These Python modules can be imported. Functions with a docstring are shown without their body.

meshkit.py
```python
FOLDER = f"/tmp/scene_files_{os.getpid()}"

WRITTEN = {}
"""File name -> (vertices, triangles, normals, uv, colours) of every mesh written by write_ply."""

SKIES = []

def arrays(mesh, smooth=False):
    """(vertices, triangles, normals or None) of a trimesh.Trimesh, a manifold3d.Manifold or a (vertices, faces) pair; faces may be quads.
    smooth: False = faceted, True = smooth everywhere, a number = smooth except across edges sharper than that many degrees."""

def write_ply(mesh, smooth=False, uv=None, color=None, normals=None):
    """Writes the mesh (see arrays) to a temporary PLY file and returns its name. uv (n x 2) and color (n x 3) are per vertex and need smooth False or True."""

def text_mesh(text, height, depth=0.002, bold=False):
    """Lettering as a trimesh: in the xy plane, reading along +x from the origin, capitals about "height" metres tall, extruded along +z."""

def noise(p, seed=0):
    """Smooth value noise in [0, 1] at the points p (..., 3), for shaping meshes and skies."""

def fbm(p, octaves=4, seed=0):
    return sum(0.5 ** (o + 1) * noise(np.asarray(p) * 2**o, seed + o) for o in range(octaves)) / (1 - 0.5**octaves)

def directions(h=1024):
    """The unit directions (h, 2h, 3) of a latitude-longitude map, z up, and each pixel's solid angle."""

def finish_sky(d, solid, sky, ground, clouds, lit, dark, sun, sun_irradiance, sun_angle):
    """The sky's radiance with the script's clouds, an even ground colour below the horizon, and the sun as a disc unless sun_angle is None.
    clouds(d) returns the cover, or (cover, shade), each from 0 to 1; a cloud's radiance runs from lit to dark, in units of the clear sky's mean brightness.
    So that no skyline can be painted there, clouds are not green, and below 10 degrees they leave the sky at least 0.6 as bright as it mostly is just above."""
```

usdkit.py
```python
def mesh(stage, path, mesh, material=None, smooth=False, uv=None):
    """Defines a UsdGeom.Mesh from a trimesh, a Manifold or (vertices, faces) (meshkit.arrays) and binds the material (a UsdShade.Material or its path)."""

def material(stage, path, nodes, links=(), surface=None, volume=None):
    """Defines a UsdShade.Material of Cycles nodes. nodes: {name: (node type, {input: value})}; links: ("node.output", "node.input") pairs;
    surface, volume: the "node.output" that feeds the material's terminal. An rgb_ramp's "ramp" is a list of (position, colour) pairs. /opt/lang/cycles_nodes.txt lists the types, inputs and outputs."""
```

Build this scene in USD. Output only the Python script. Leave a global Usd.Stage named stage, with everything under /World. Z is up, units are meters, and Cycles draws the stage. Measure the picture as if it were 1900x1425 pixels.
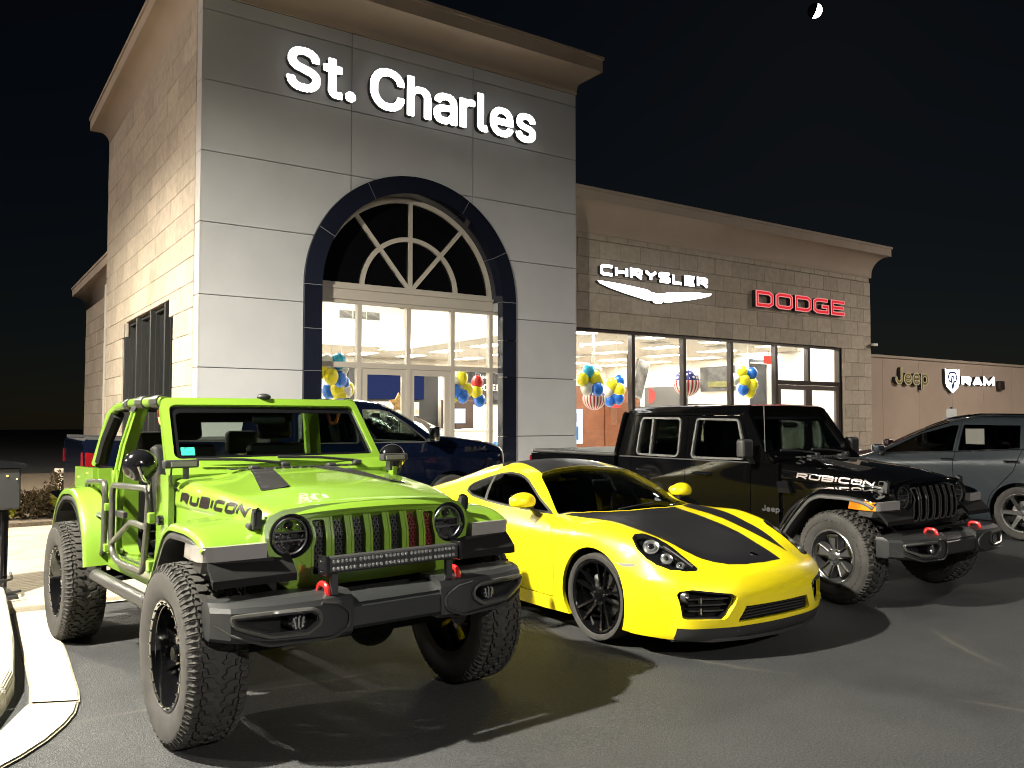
import math, random
import numpy as np, trimesh, shapely, manifold3d as m3
from shapely.geometry import Polygon, LineString, Point, box as sbox
from shapely import affinity
from shapely.ops import unary_union
from scipy.interpolate import PchipInterpolator
from scipy.spatial import cKDTree
import usdkit, meshkit
from pxr import Usd, UsdGeom, UsdLux, UsdShade, Gf, Sdf, Vt

random.seed(7)
rng = np.random.default_rng(7)
stage = Usd.Stage.CreateInMemory()
UsdGeom.SetStageUpAxis(stage, 'Z'); UsdGeom.SetStageMetersPerUnit(stage, 1.0)
UsdGeom.Xform.Define(stage, '/World'); UsdGeom.Scope.Define(stage, '/World/Looks')
PI = math.pi

# ---------------------------------------------------------------- camera
AZ, PITCH, FPX = math.radians(55.8), math.atan(63.5/1545), 1545.0
cam = UsdGeom.Camera.Define(stage, '/World/camera')
fwd = np.array([math.cos(AZ)*math.cos(PITCH), math.sin(AZ)*math.cos(PITCH), math.sin(PITCH)])
rgt = np.array([math.sin(AZ), -math.cos(AZ), 0.0]); upv = np.cross(rgt, fwd)
M = Gf.Matrix4d(*rgt, 0, *upv, 0, *(-fwd), 0, 0, 0, 1.67, 1)
cam.AddTransformOp().Set(M)
cam.CreateHorizontalApertureAttr(36.0); cam.CreateFocalLengthAttr(36.0*FPX/1900)
cam.CreateFStopAttr(0.0); cam.CreateExposureAttr(0.3)
cam.CreateClippingRangeAttr((0.05, 5000.0))

# ---------------------------------------------------------------- night sky and moon
def mat(name, nodes, links=(), surface=None, volume=None):
    return usdkit.material(stage, '/World/Looks/'+name, nodes, links, surface, volume)
MOON_DIR = np.array([1512-950, 0, 0]) / FPX
MOON_DIR = fwd + rgt*(1512-950)/FPX - upv*(20-712.5)/FPX; MOON_DIR /= np.linalg.norm(MOON_DIR)
MEL, MROT = math.asin(MOON_DIR[2]), math.atan2(MOON_DIR[0], MOON_DIR[1])
sky_m = mat('night_sky', {'s': ('sky_texture', {'sky_type': 'single_scattering', 'sun_disc': False, 'sun_elevation': MEL, 'sun_rotation': MROT, 'aerosol_density': 0.12}),
    'b': ('background_shader', {'strength': 0.0006})}, [('s.color', 'b.color')], surface='b.background')
dome = UsdLux.DomeLight.Define(stage, '/World/sky'); dome.CreateIntensityAttr(1.0)
UsdShade.MaterialBindingAPI.Apply(dome.GetPrim()).Bind(sky_m)
dome.GetPrim().SetCustomDataByKey('kind', 'structure')
moonlight = UsdLux.DistantLight.Define(stage, '/World/moonlight')
moonlight.CreateIntensityAttr(0.004); moonlight.CreateNormalizeAttr(True); moonlight.CreateAngleAttr(0.5); moonlight.CreateColorAttr(Gf.Vec3f(1, .96, .9))
def look_mat(zdir, pos=(0, 0, 0)):
    z = np.asarray(zdir, float)/np.linalg.norm(zdir); x = np.cross([0, 0, 1.0], z)
    x = np.array([1.0, 0, 0]) if np.linalg.norm(x) < 1e-6 else x/np.linalg.norm(x)
    y = np.cross(z, x); return Gf.Matrix4d(*map(float, x), 0, *map(float, y), 0, *map(float, z), 0, *map(float, pos), 1)
UsdGeom.Xformable(moonlight).AddTransformOp().Set(look_mat(MOON_DIR))
# unseen parking-lot lamps, placed to light cars and walls (their poles and heads are built with the street furniture below): x, y, height, intensity, colour
UNSEEN_LAMPS = [(-2.85, 5.6, 6.5, 18500.0, (1.0, .95, .80)), (3.5, -11.5, 7.7, 13500.0, (1.0, .95, .89)), (30.0, 6.0, 8.0, 6000.0, (1.0, .88, .77)), (-2.6, 17.6, 6.4, 9000.0, (1.0, .94, .76)), (-24.0, 15.0, 14.0, 42000.0, (1.0, .87, .76))]

# ---------------------------------------------------------------- helpers: scene graph
used = {}
def numbered(parent, name):
    k = used.get((parent, name), 0); used[(parent, name)] = k+1
    return name if k == 0 else '%s_%03d' % (name, k)
def tag(path, label=None, cat=None, group=None, kind=None):
    p = stage.GetPrimAtPath(path)
    for k, v in (('label', label), ('category', cat), ('group', group), ('kind', kind)):
        if v: p.SetCustomDataByKey(k, v)
    return path
def thing(name, label, cat, loc=(0, 0, 0), rotz=0.0, rotx=0.0, group=None, kind=None):
    path = '/World/'+numbered('/World', name)
    x = UsdGeom.Xform.Define(stage, path)
    cz, sz = math.cos(rotz), math.sin(rotz); cx, sx = math.cos(rotx), math.sin(rotx)
    R = np.array([[cz, -sz, 0], [sz, cz, 0], [0, 0, 1]]) @ np.array([[1, 0, 0], [0, cx, -sx], [0, sx, cx]])
    x.AddTransformOp().Set(Gf.Matrix4d(*map(float, R[:, 0]), 0, *map(float, R[:, 1]), 0, *map(float, R[:, 2]), 0, *map(float, loc), 1))
    return tag(path, label, cat, group, kind)
def emit(path, v, f, mtl, n=None):
    m = UsdGeom.Mesh.Define(stage, path)
    m.CreatePointsAttr(Vt.Vec3fArray.FromNumpy(np.ascontiguousarray(v, np.float32)))
    m.CreateFaceVertexCountsAttr(Vt.IntArray.FromNumpy(np.full(len(f), 3, np.int32)))
    m.CreateFaceVertexIndicesAttr(Vt.IntArray.FromNumpy(np.ascontiguousarray(f, np.int32).ravel()))
    m.CreateSubdivisionSchemeAttr('none')
    if n is not None:
        m.CreateNormalsAttr(Vt.Vec3fArray.FromNumpy(np.ascontiguousarray(n, np.float32))); m.SetNormalsInterpolation('vertex')
    UsdShade.MaterialBindingAPI.Apply(m.GetPrim()).Bind(mtl)
    return path
def part(parent, name, mesh, mtl, smooth=30, label=None):
    path = parent+'/'+numbered(parent, name)
    if isinstance(mesh, list): mesh = cat(mesh)
    v, f, n = meshkit.arrays(mesh, smooth)
    emit(path, v, f, mtl, n)
    if label: tag(path, label)
    return path
def solo(name, mesh, mtl, label=None, cat_=None, group=None, kind=None, smooth=30):
    return tag(part('/World', name, mesh, mtl, smooth), label, cat_, group, kind)
def copy_of(src, name, label, cat_, loc, rotz=0.0, group=None):
    path = '/World/'+numbered('/World', name)
    x = UsdGeom.Xform.Define(stage, path)
    x.GetPrim().GetReferences().AddInternalReference(src); x.GetPrim().SetInstanceable(True)
    c, s = math.cos(rotz), math.sin(rotz)
    m = Gf.Matrix4d(c, s, 0, 0, -s, c, 0, 0, 0, 0, 1, 0, *map(float, loc), 1)
    a = x.GetPrim().GetAttribute('xformOp:transform')
    a.Set(m) if a else x.AddTransformOp().Set(m)
    return tag(path, label, cat_, group)

# ---------------------------------------------------------------- helpers: meshes
def cat(ms): return trimesh.util.concatenate([TM(m) for m in ms])
def TM(m):
    if isinstance(m, trimesh.Trimesh): return m
    if isinstance(m, list): return cat(m)
    v, f, _ = meshkit.arrays(m); return trimesh.Trimesh(v, f, process=False)
def MF(m):
    m = TM(m); return m3.Manifold(m3.Mesh(vert_properties=np.ascontiguousarray(m.vertices, np.float32), tri_verts=np.ascontiguousarray(m.faces, np.uint32)))
def bx(x0, x1, y0, y1, z0, z1, c=0.0):
    """box, with chamfered edges when c > 0"""
    if c <= 0:
        m = trimesh.creation.box([x1-x0, y1-y0, z1-z0]); m.apply_translation([(x0+x1)/2, (y0+y1)/2, (z0+z1)/2]); return m
    p = []
    for sx in (0, 1):
        for sy in (0, 1):
            for sz in (0, 1):
                q = np.array([(x0, x1)[sx], (y0, y1)[sy], (z0, z1)[sz]], float); d = np.array([1-2*sx, 1-2*sy, 1-2*sz])*c
                for k in range(3):
                    e = d.copy(); e[k] = 0; p.append(q+e)
    return hull(p)
def hull(p): return TM(m3.Manifold.hull_points(np.asarray(p, np.float64)))
def rbox(x0, x1, y0, y1, z0, z1, r, n=3):
    s = trimesh.creation.icosphere(1 if n < 4 else 2, r).vertices
    return hull(np.vstack([s+[x, y, z] for x in (x0+r, x1-r) for y in (y0+r, y1-r) for z in (z0+r, z1-r)]))
def xform(m, R=None, t=(0, 0, 0)):
    m = TM(m).copy(); T = np.eye(4)
    if R is not None: T[:3, :3] = R
    T[:3, 3] = t; m.apply_transform(T)
    return m
def rotm(axis, a): return trimesh.transformations.rotation_matrix(a, axis)[:3, :3]
AX = {'x': np.array([[0, 0, 1.], [1, 0, 0], [0, 1, 0]]), 'y': np.array([[1., 0, 0], [0, 0, -1], [0, 1, 0]]), 'z': np.eye(3)}
def prism(poly, axis, lo, hi):
    """extrude a polygon: axis x: polygon in (y,z); y: polygon in (x,z); z: polygon in (x,y)"""
    out = []
    for g in getattr(poly, 'geoms', [poly]):
        if g.is_empty or g.area < 1e-9: continue
        m = trimesh.creation.extrude_polygon(g, hi-lo, engine='earcut')
        v = m.vertices.copy(); f = m.faces
        if axis == 'x': v = np.c_[v[:, 2]+lo, v[:, 0], v[:, 1]]
        elif axis == 'y': v = np.c_[v[:, 0], v[:, 2]+lo, v[:, 1]]; f = f[:, ::-1]
        else: v = v+[0, 0, lo]
        out.append(trimesh.Trimesh(v, f, process=False))
    return cat(out)
def poly(pts, r=0.0, q=4):
    p = Polygon(pts)
    return p.buffer(-r, join_style=2).buffer(r, quad_segs=q) if r > 0 else p
def rrect(x0, x1, y0, y1, r, q=4): return poly([(x0, y0), (x1, y0), (x1, y1), (x0, y1)], r, q)
def mirror_x(m):
    m = TM(m).copy(); m.vertices[:, 0] *= -1; m.faces = m.faces[:, ::-1]; return trimesh.Trimesh(m.vertices, m.faces, process=False)
def tube(pts, r, sides=10, closed=False, caps=True):
    p = np.asarray(pts, float); n = len(p)
    if closed: t = np.roll(p, -1, 0)-np.roll(p, 1, 0)
    else: t = np.gradient(p, axis=0)
    t /= np.linalg.norm(t, axis=1, keepdims=True)+1e-12
    a = np.zeros_like(p); ref = np.array([0, 0, 1.0]) if abs(t[0, 2]) < .9 else np.array([1.0, 0, 0])
    for i in range(n):
        ref = ref-t[i]*(ref@t[i]); ref /= np.linalg.norm(ref); a[i] = ref
    b = np.cross(t, a); ang = np.arange(sides)*2*PI/sides
    r = np.broadcast_to(r, (n,))
    v = (p[:, None]+r[:, None, None]*(np.cos(ang)[None, :, None]*a[:, None]+np.sin(ang)[None, :, None]*b[:, None])).reshape(-1, 3)
    m = n if closed else n-1
    i, j = np.meshgrid(np.arange(m), np.arange(sides), indexing='ij'); i2, j2 = (i+1) % n, (j+1) % sides
    q = np.stack([i*sides+j, i2*sides+j, i2*sides+j2, i*sides+j2], -1).reshape(-1, 4)[:, ::-1]
    f = np.vstack([q[:, [0, 1, 2]], q[:, [0, 2, 3]]])
    if not closed and caps:
        k = np.arange(1, sides-1); f = np.vstack([f, np.c_[np.zeros_like(k), k, k+1], np.c_[np.zeros_like(k), k+1, k]+(n-1)*sides])
    return trimesh.Trimesh(v, f, process=False)
def rounded(pts, r, n=5, closed=False):
    """polyline with its corners rounded to radius r"""
    p = [np.asarray(q, float) for q in pts]; out = []; N = len(p)
    for i in range(N):
        if not closed and i in (0, N-1): out.append(p[i]); continue
        a, b, c = p[i-1], p[i], p[(i+1) % N]; u = a-b; w = c-b; lu, lw = np.linalg.norm(u), np.linalg.norm(w)
        d = min(r, lu*.48, lw*.48); s, e = b+u/lu*d, b+w/lw*d
        for k in range(n+1):
            t = k/n; out.append((1-t)**2*s+2*t*(1-t)*b+t*t*e)
    return np.array(out)
def lathe(prof, n=48, axis='x'):
    """profile of (axial, radius) pairs turned about an axis; closed when it starts and ends on the axis"""
    p = np.asarray(prof, float); ang = np.arange(n)*2*PI/n; k = len(p)
    v = np.stack([np.broadcast_to(p[:, 0, None], (k, n)), p[:, 1, None]*np.cos(ang), p[:, 1, None]*np.sin(ang)], -1).reshape(-1, 3)
    i, j = np.meshgrid(np.arange(k-1), np.arange(n), indexing='ij'); j2 = (j+1) % n
    q = np.stack([i*n+j, i*n+j2, (i+1)*n+j2, (i+1)*n+j], -1).reshape(-1, 4)
    m = trimesh.Trimesh(v, np.vstack([q[:, [0, 1, 2]], q[:, [0, 2, 3]]]), process=False)
    if axis == 'y': m.vertices = m.vertices[:, [1, 0, 2]]*[1, 1, 1]; m.faces = m.faces[:, ::-1]
    if axis == 'z': m.vertices = m.vertices[:, [1, 2, 0]]
    m = trimesh.Trimesh(m.vertices, m.faces, process=True)
    m.update_faces(m.nondegenerate_faces())
    return m
def grid(P, flip=False):
    """quad grid of points (a, b, 3) as an open sheet"""
    a, b = P.shape[:2]; i, j = np.meshgrid(np.arange(a-1), np.arange(b-1), indexing='ij')
    q = np.stack([i*b+j, (i+1)*b+j, (i+1)*b+j+1, i*b+j+1], -1).reshape(-1, 4)
    if flip: q = q[:, ::-1]
    return trimesh.Trimesh(P.reshape(-1, 3), np.vstack([q[:, [0, 1, 2]], q[:, [0, 2, 3]]]), process=False)
def ball(c, r, sub=3, sc=(1, 1, 1)):
    m = trimesh.creation.icosphere(sub, r); m.vertices = m.vertices*sc+np.asarray(c); return m

# ---------------------------------------------------------------- helpers: lettering from strokes
GL = {'R': (.95, [[(0, 0), (0, 1), (.72, 1), (.9, .88), (.9, .6), (.75, .47), (0, .47)], [(.42, .47), (.92, 0)]]),
 'U': (.95, [[(0, 1), (0, .16), (.16, 0), (.78, 0), (.92, .16), (.92, 1)]]),
 'B': (.95, [[(0, .5), (.8, .5), (.9, .62), (.9, .88), (.78, 1), (0, 1), (0, 0), (.8, 0), (.93, .12), (.93, .38), (.8, .5)]]),
 'I': (.05, [[(0, 0), (0, 1)]]), 'O': (.98, [[(.16, 0), (0, .16), (0, .84), (.16, 1), (.8, 1), (.95, .84), (.95, .16), (.8, 0), (.16, 0)]]),
 'C': (.9, [[(.9, 1), (.16, 1), (0, .84), (0, .16), (.16, 0), (.9, 0)]]), 'N': (1.0, [[(0, 0), (0, 1), (.95, 0), (.95, 1)]]),
 'D': (.95, [[(0, 0), (0, 1), (.74, 1), (.93, .82), (.93, .18), (.74, 0), (0, 0)]]),
 'G': (.95, [[(.92, 1), (.18, 1), (0, .84), (0, .16), (.18, 0), (.92, 0), (.92, .46), (.5, .46)]]),
 'E': (.9, [[(.9, 1), (0, 1), (0, 0), (.9, 0)], [(0, .5), (.82, .5)]]), 'H': (.95, [[(0, 0), (0, 1)], [(.92, 0), (.92, 1)], [(0, .5), (.92, .5)]]),
 'Y': (.95, [[(0, 1), (.47, .5), (.94, 1)], [(.47, .52), (.47, 0)]]), 'L': (.8, [[(0, 1), (0, 0), (.8, 0)]]),
 'S': (.92, [[(.9, 1), (.16, 1), (0, .88), (0, .62), (.14, .5), (.76, .5), (.9, .38), (.9, .12), (.76, 0), (0, 0)]]),
 'A': (1.0, [[(0, 0), (.42, 1), (.58, 1), (1, 0)], [(.2, .3), (.8, .3)]]), 'M': (1.15, [[(0, 0), (0, 1), (.57, .25), (1.14, 1), (1.14, 0)]]),
 'K': (.9, [[(0, 0), (0, 1)], [(.85, 1), (.06, .46), (.9, 0)]]),
 'J': (.62, [[(.55, 1), (.55, .22), (.4, .04), (.18, .04), (.04, .2), (.03, .32)]]),
 'e': (.62, [[(.02, .34), (.58, .34), (.58, .44), (.46, .62), (.18, .62), (.03, .44), (.03, .2), (.18, .02), (.44, .02), (.57, .1)]]),
 'p': (.62, [[(.04, -.34), (.04, .64)], [(.04, .46), (.2, .62), (.44, .62), (.58, .46), (.58, .18), (.44, .02), (.2, .02), (.04, .18)]]),
 '2': (.9, [[(0, 1), (.78, 1), (.9, .88), (.9, .6), (.78, .5), (.1, .5), (0, .4), (0, 0), (.9, 0)]]),
 '5': (.9, [[(.9, 1), (0, 1), (0, .52), (.78, .52), (.9, .4), (.9, .12), (.78, 0), (0, 0)]]), ' ': (.3, [])}
def letters(text, h, wid=1.0, t=.2, gap=.34, slant=0.0, round_=False):
    """list of (letter, shapely outline); capital height h, letter width scale wid, stroke thickness t*h"""
    out, x = [], 0.0
    for ch in text:
        w, ss = GL[ch]
        k = 1-t
        g = unary_union([LineString([(px*wid, py*k+t/2) for px, py in s]).buffer(t/2, cap_style=1 if round_ else 3 if False else 2, join_style=1 if round_ else 2, mitre_limit=2) for s in ss]) if ss else None
        if g is not None:
            g = affinity.affine_transform(affinity.translate(g, x+t/2, 0), [h, h*slant, 0, h, 0, 0]); out.append((ch, g))
        x += w*wid+t+gap*t*2
    return out

# ================================================================ materials
def pbr(name, col, rough=.5, metal=0.0, coat=0.0, spec=.5, noise=None, bump=None, vary=0.0, emit_=None, sheen=0.0, coat_rough=.03):
    """principled material; noise = (scale, amount, detail) mottles the colour, bump = (scale, strength, distance), vary = tone per object"""
    n = {'p': ('principled_bsdf', {'base_color': col, 'roughness': rough, 'metallic': metal, 'coat_weight': coat, 'coat_roughness': coat_rough, 'specular_ior_level': spec, 'sheen_weight': sheen})}
    l = []
    if noise or bump: n['tc'] = ('texture_coordinate', {})
    src = None
    if noise:
        n['nz'] = ('noise_texture', {'scale': noise[0], 'detail': noise[2] if len(noise) > 2 else 4.0, 'roughness': .6}); l.append(('tc.object', 'nz.vector'))
        a = noise[1]; n['rp'] = ('rgb_ramp', {'ramp': [(.3, tuple(c*(1-a) for c in col)), (.7, tuple(min(1, c*(1+a)) for c in col))]})
        l += [('nz.fac', 'rp.fac')]; src = 'rp.color'
    if vary:
        n['oi'] = ('object_info', {}); n['mr'] = ('map_range', {'from_min': 0.0, 'from_max': 1.0, 'to_min': 1-vary, 'to_max': 1+vary}); l.append(('oi.random', 'mr.value'))
        n['vm'] = ('vector_math', {'math_type': 'scale', 'vector1': col}); l.append(('mr.result', 'vm.scale'))
        if src: l.append((src, 'vm.vector1'))
        src = 'vm.vector'
    if src: l.append((src, 'p.base_color'))
    if bump:
        n['nb'] = ('noise_texture', {'scale': bump[0], 'detail': 3.0}); n['bp'] = ('bump', {'strength': bump[1], 'distance': bump[2]})
        l += [('tc.object', 'nb.vector'), ('nb.fac', 'bp.height'), ('bp.normal', 'p.normal')]
    if emit_: n['p'][1].update(emission_color=emit_[0], emission_strength=emit_[1])
    return mat(name, n, l, surface='p.BSDF')
def glow(name, col, s): return mat(name, {'e': ('emission', {'color': col, 'strength': s})}, [], surface='e.emission')
def pane(name, tint=(.9, .92, .92), base=.05, rough=0.0):
    return mat(name, {'t': ('transparent_bsdf', {'color': tint}), 'g': ('glossy_bsdf', {'color': (1, 1, 1), 'roughness': rough}), 'f': ('layer_weight', {'blend': .5}),
        'pw': ('math', {'math_type': 'power', 'value2': 4.5}), 'ad': ('math', {'math_type': 'multiply_add', 'value2': .9, 'value3': base}), 'm': ('mix_closure', {})},
        [('f.facing', 'pw.value1'), ('pw.value', 'ad.value1'), ('ad.value', 'm.fac'), ('t.BSDF', 'm.closure1'), ('g.BSDF', 'm.closure2')], surface='m.closure')

def asphalt_mat():
    n = {'tc': ('texture_coordinate', {}), 'p': ('principled_bsdf', {'roughness': .72, 'specular_ior_level': .42}),
     'n1': ('noise_texture', {'scale': 75.0, 'detail': 6.0, 'roughness': .8}), 'n2': ('noise_texture', {'scale': .55, 'detail': 5.0, 'roughness': .6}),
     'r1': ('rgb_ramp', {'ramp': [(.32, (.009, .009, .010)), (.5, (.030, .031, .033)), (.62, (.056, .057, .059)), (.74, (.20, .20, .19))]}),
     'r2': ('rgb_ramp', {'ramp': [(.30, (.55, .55, .55)), (.45, (.95, .95, .95)), (.68, (1.25, 1.24, 1.2))]}),
     'mx': ('mix', {'mix_type': 'multiply', 'fac': 1.0}),
     'nc': ('noise_texture', {'scale': 2.2, 'detail': 4.0}), 'mv': ('mix_vector', {'fac': .16}),
     'vc': ('voronoi_texture', {'feature': 'distance_to_edge', 'scale': .30}), 'rc': ('rgb_ramp', {'ramp': [(0.0, (.9, .9, .9)), (.004, (.5, .5, .5)), (.009, (0, 0, 0))]}),
     'nm': ('noise_texture', {'scale': .8, 'detail': 2.0}), 'rm': ('rgb_ramp', {'ramp': [(.42, (0, 0, 0)), (.62, (.8, .8, .8))]}), 'mk': ('mix', {'mix_type': 'multiply', 'fac': 1.0}),
     'cm': ('mix', {'mix_type': 'mix', 'color2': (.085, .08, .066)}),
     'bp': ('bump', {'strength': .7, 'distance': .0035}), 'v': ('voronoi_texture', {'scale': 110.0, 'feature': 'f1'}), 'ma': ('math', {'math_type': 'add'})}
    l = [('tc.object', 'n1.vector'), ('tc.object', 'n2.vector'), ('n1.fac', 'r1.fac'), ('n2.fac', 'r2.fac'), ('r1.color', 'mx.color1'), ('r2.color', 'mx.color2'),
      ('tc.object', 'nc.vector'), ('tc.object', 'mv.a'), ('nc.color', 'mv.b'), ('mv.result', 'vc.vector'), ('vc.distance', 'rc.fac'),
      ('tc.object', 'nm.vector'), ('nm.fac', 'rm.fac'), ('rc.color', 'mk.color1'), ('rm.color', 'mk.color2'), ('mk.color', 'cm.fac'),
      ('mx.color', 'cm.color1'), ('cm.color', 'p.base_color'), ('tc.object', 'v.vector'), ('n1.fac', 'ma.value1'), ('v.distance', 'ma.value2'), ('ma.value', 'bp.height'), ('bp.normal', 'p.normal')]
    return mat('asphalt', n, l, surface='p.BSDF')
M_asphalt = asphalt_mat()
def concrete_mat(name, col, groove=None):
    n = {'tc': ('texture_coordinate', {}), 'p': ('principled_bsdf', {'roughness': .85}), 'n1': ('noise_texture', {'scale': 1.7, 'detail': 8.0, 'roughness': .65}),
      'n2': ('noise_texture', {'scale': 90.0, 'detail': 2.0}), 'r1': ('rgb_ramp', {'ramp': [(.28, tuple(c*.66 for c in col)), (.5, col), (.75, tuple(c*1.12 for c in col))]}),
      'r2': ('rgb_ramp', {'ramp': [(.25, (.72, .72, .7)), (.42, (1, 1, 1))]}), 'mx': ('mix', {'mix_type': 'multiply', 'fac': .8}), 'bp': ('bump', {'strength': .35, 'distance': .004})}
    l = [('tc.object', 'n1.vector'), ('tc.object', 'n2.vector'), ('n1.fac', 'r1.fac'), ('n2.fac', 'r2.fac'), ('r1.color', 'mx.color1'), ('r2.color', 'mx.color2'), ('mx.color', 'p.base_color'), ('n2.fac', 'bp.height'), ('bp.normal', 'p.normal')]
    return mat(name, n, l, surface='p.BSDF')
M_concrete = concrete_mat('concrete', (.46, .43, .35)); M_walk = concrete_mat('sidewalk_concrete', (.42, .37, .28))
M_panel = pbr('aluminium_panel', (.525, .525, .54), .40, spec=.5, vary=.03, noise=(1.3, .045, 6.0), bump=(1.1, .05, .04))
M_panelcap = pbr('panel_trim', (.52, .50, .49), .4)
M_joint = pbr('joint_black', (.03, .028, .026), .8)
M_stone = pbr('limestone', (.43, .365, .29), .8, vary=.11, noise=(6.0, .14, 6.0), bump=(60.0, .3, .004))
M_stonej = pbr('mortar', (.31, .26, .20), .9)
M_cornice = pbr('cornice_stucco', (.45, .365, .29), .85, noise=(.7, .07, 4.0), bump=(140.0, .25, .003))
M_cap = pbr('metal_coping', (.40, .33, .26), .5)
M_stucco = pbr('brown_stucco', (.40, .315, .25), .9, noise=(.5, .08, 4.0), bump=(120.0, .3, .003), vary=.025)
M_granite = pbr('blue_black_granite', (.012, .014, .026), .1, spec=.6, noise=(160.0, .5, 2.0), vary=.15)
M_frame = pbr('cream_frame', (.50, .45, .39), .4)
M_bronze = pbr('bronze_frame', (.045, .034, .03), .35, metal=.3)
M_dkframe = pbr('dark_frame', (.06, .06, .06), .35, metal=.5)
M_pane = pane('clear_pane', (.93, .95, .94), .035)
M_black_glass = pbr('black_glass', (.004, .004, .005), .04, spec=.5)
M_letter = glow('lit_white_letter', (1.0, .98, .94), 3.2); M_cool = glow('lit_cool_letter', (.93, .95, 1.0), 3.0)
M_red_lit = glow('lit_red_letter', (1.0, .045, .06), .62); M_pink_lit = glow('lit_red_rim', (1.0, .36, .34), .75)
M_ret = pbr('letter_return', (.02, .02, .02), .4)
M_gold = pbr('gold_letter', (.36, .29, .14), .35, metal=.6); M_gold2 = glow('glowing_gold_rim', (.95, .78, .42), .42)  # rim glows faintly to give the gold letters a bright edge
M_navy_print = pbr('navy_print', (.02, .04, .16), .4)
M_wall_in = pbr('interior_wall', (.72, .65, .54), .8); M_white_in = pbr('interior_white', (.80, .77, .70), .7)
M_ceil = pbr('ceiling_tile', (.62, .56, .48), .9, noise=(40.0, .05)); M_floor_in = pbr('floor_tile', (.5, .47, .42), .25)
M_troffer = glow('troffer', (1.0, .95, .87), 38.0); M_cove = glow('atrium_light', (1.0, .94, .84), 105.0)
M_wood = pbr('brown_wood', (.17, .055, .022), .35, noise=(3.0, .25, 6.0), coat=.3)
M_chrome = pbr('chrome', (.75, .75, .76), .06, metal=1.0); M_steel = pbr('steel', (.5, .5, .5), .3, metal=1.0)
M_blackpl = pbr('black_plastic', (.018, .018, .019), .5, bump=(300.0, .12, .002)); M_blackgl = pbr('black_gloss', (.006, .006, .007), .12, coat=.6)
M_satin = pbr('satin_grey_tube', (.10, .098, .09), .32, metal=.55)

# ================================================================ ground
def sstep(a, b, x): t = np.clip((np.asarray(x, float)-a)/(b-a), 0, 1); return t*t*(3-2*t)
def G(x, y):
    """height of the parking lot: it falls slightly to the gutter on the left"""
    y = np.asarray(y, float)
    d = .035+.025*(np.clip(y, 1.0, 8.6)-4.64)
    return -np.maximum(d, 0)*(1-sstep(3.1, 3.85, x))*sstep(0, 3, y)*(1-sstep(13.0, 15.0, y))
def lines(lo, hi, a, b, fine): return np.unique(np.round(np.concatenate([np.linspace(lo, a, 8), np.arange(a, b, fine), np.linspace(b, hi, 10)]), 4))
def ground():
    xs, ys = lines(-90, 140, -4, 16, .25), lines(-60, 140, -2, 16, .25)
    X, Y = np.meshgrid(xs, ys, indexing='ij'); return grid(np.stack([X, Y, G(X, Y)], -1))
solo('asphalt_lot', ground(), M_asphalt, 'dark asphalt parking lot under the parked vehicles', kind='structure', smooth=True)
PAN = [(.83, 8.93), (.80, 7.57), (.79, 7.11), (.76, 6.51), (.735, 5.98), (.71, 5.72), (.66, 5.5), (.59, 5.31), (.48, 5.09), (.35, 4.9), (.1, 4.62), (-.4, 4.25), (-1.2, 3.9), (-3.2, 3.6)]
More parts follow.
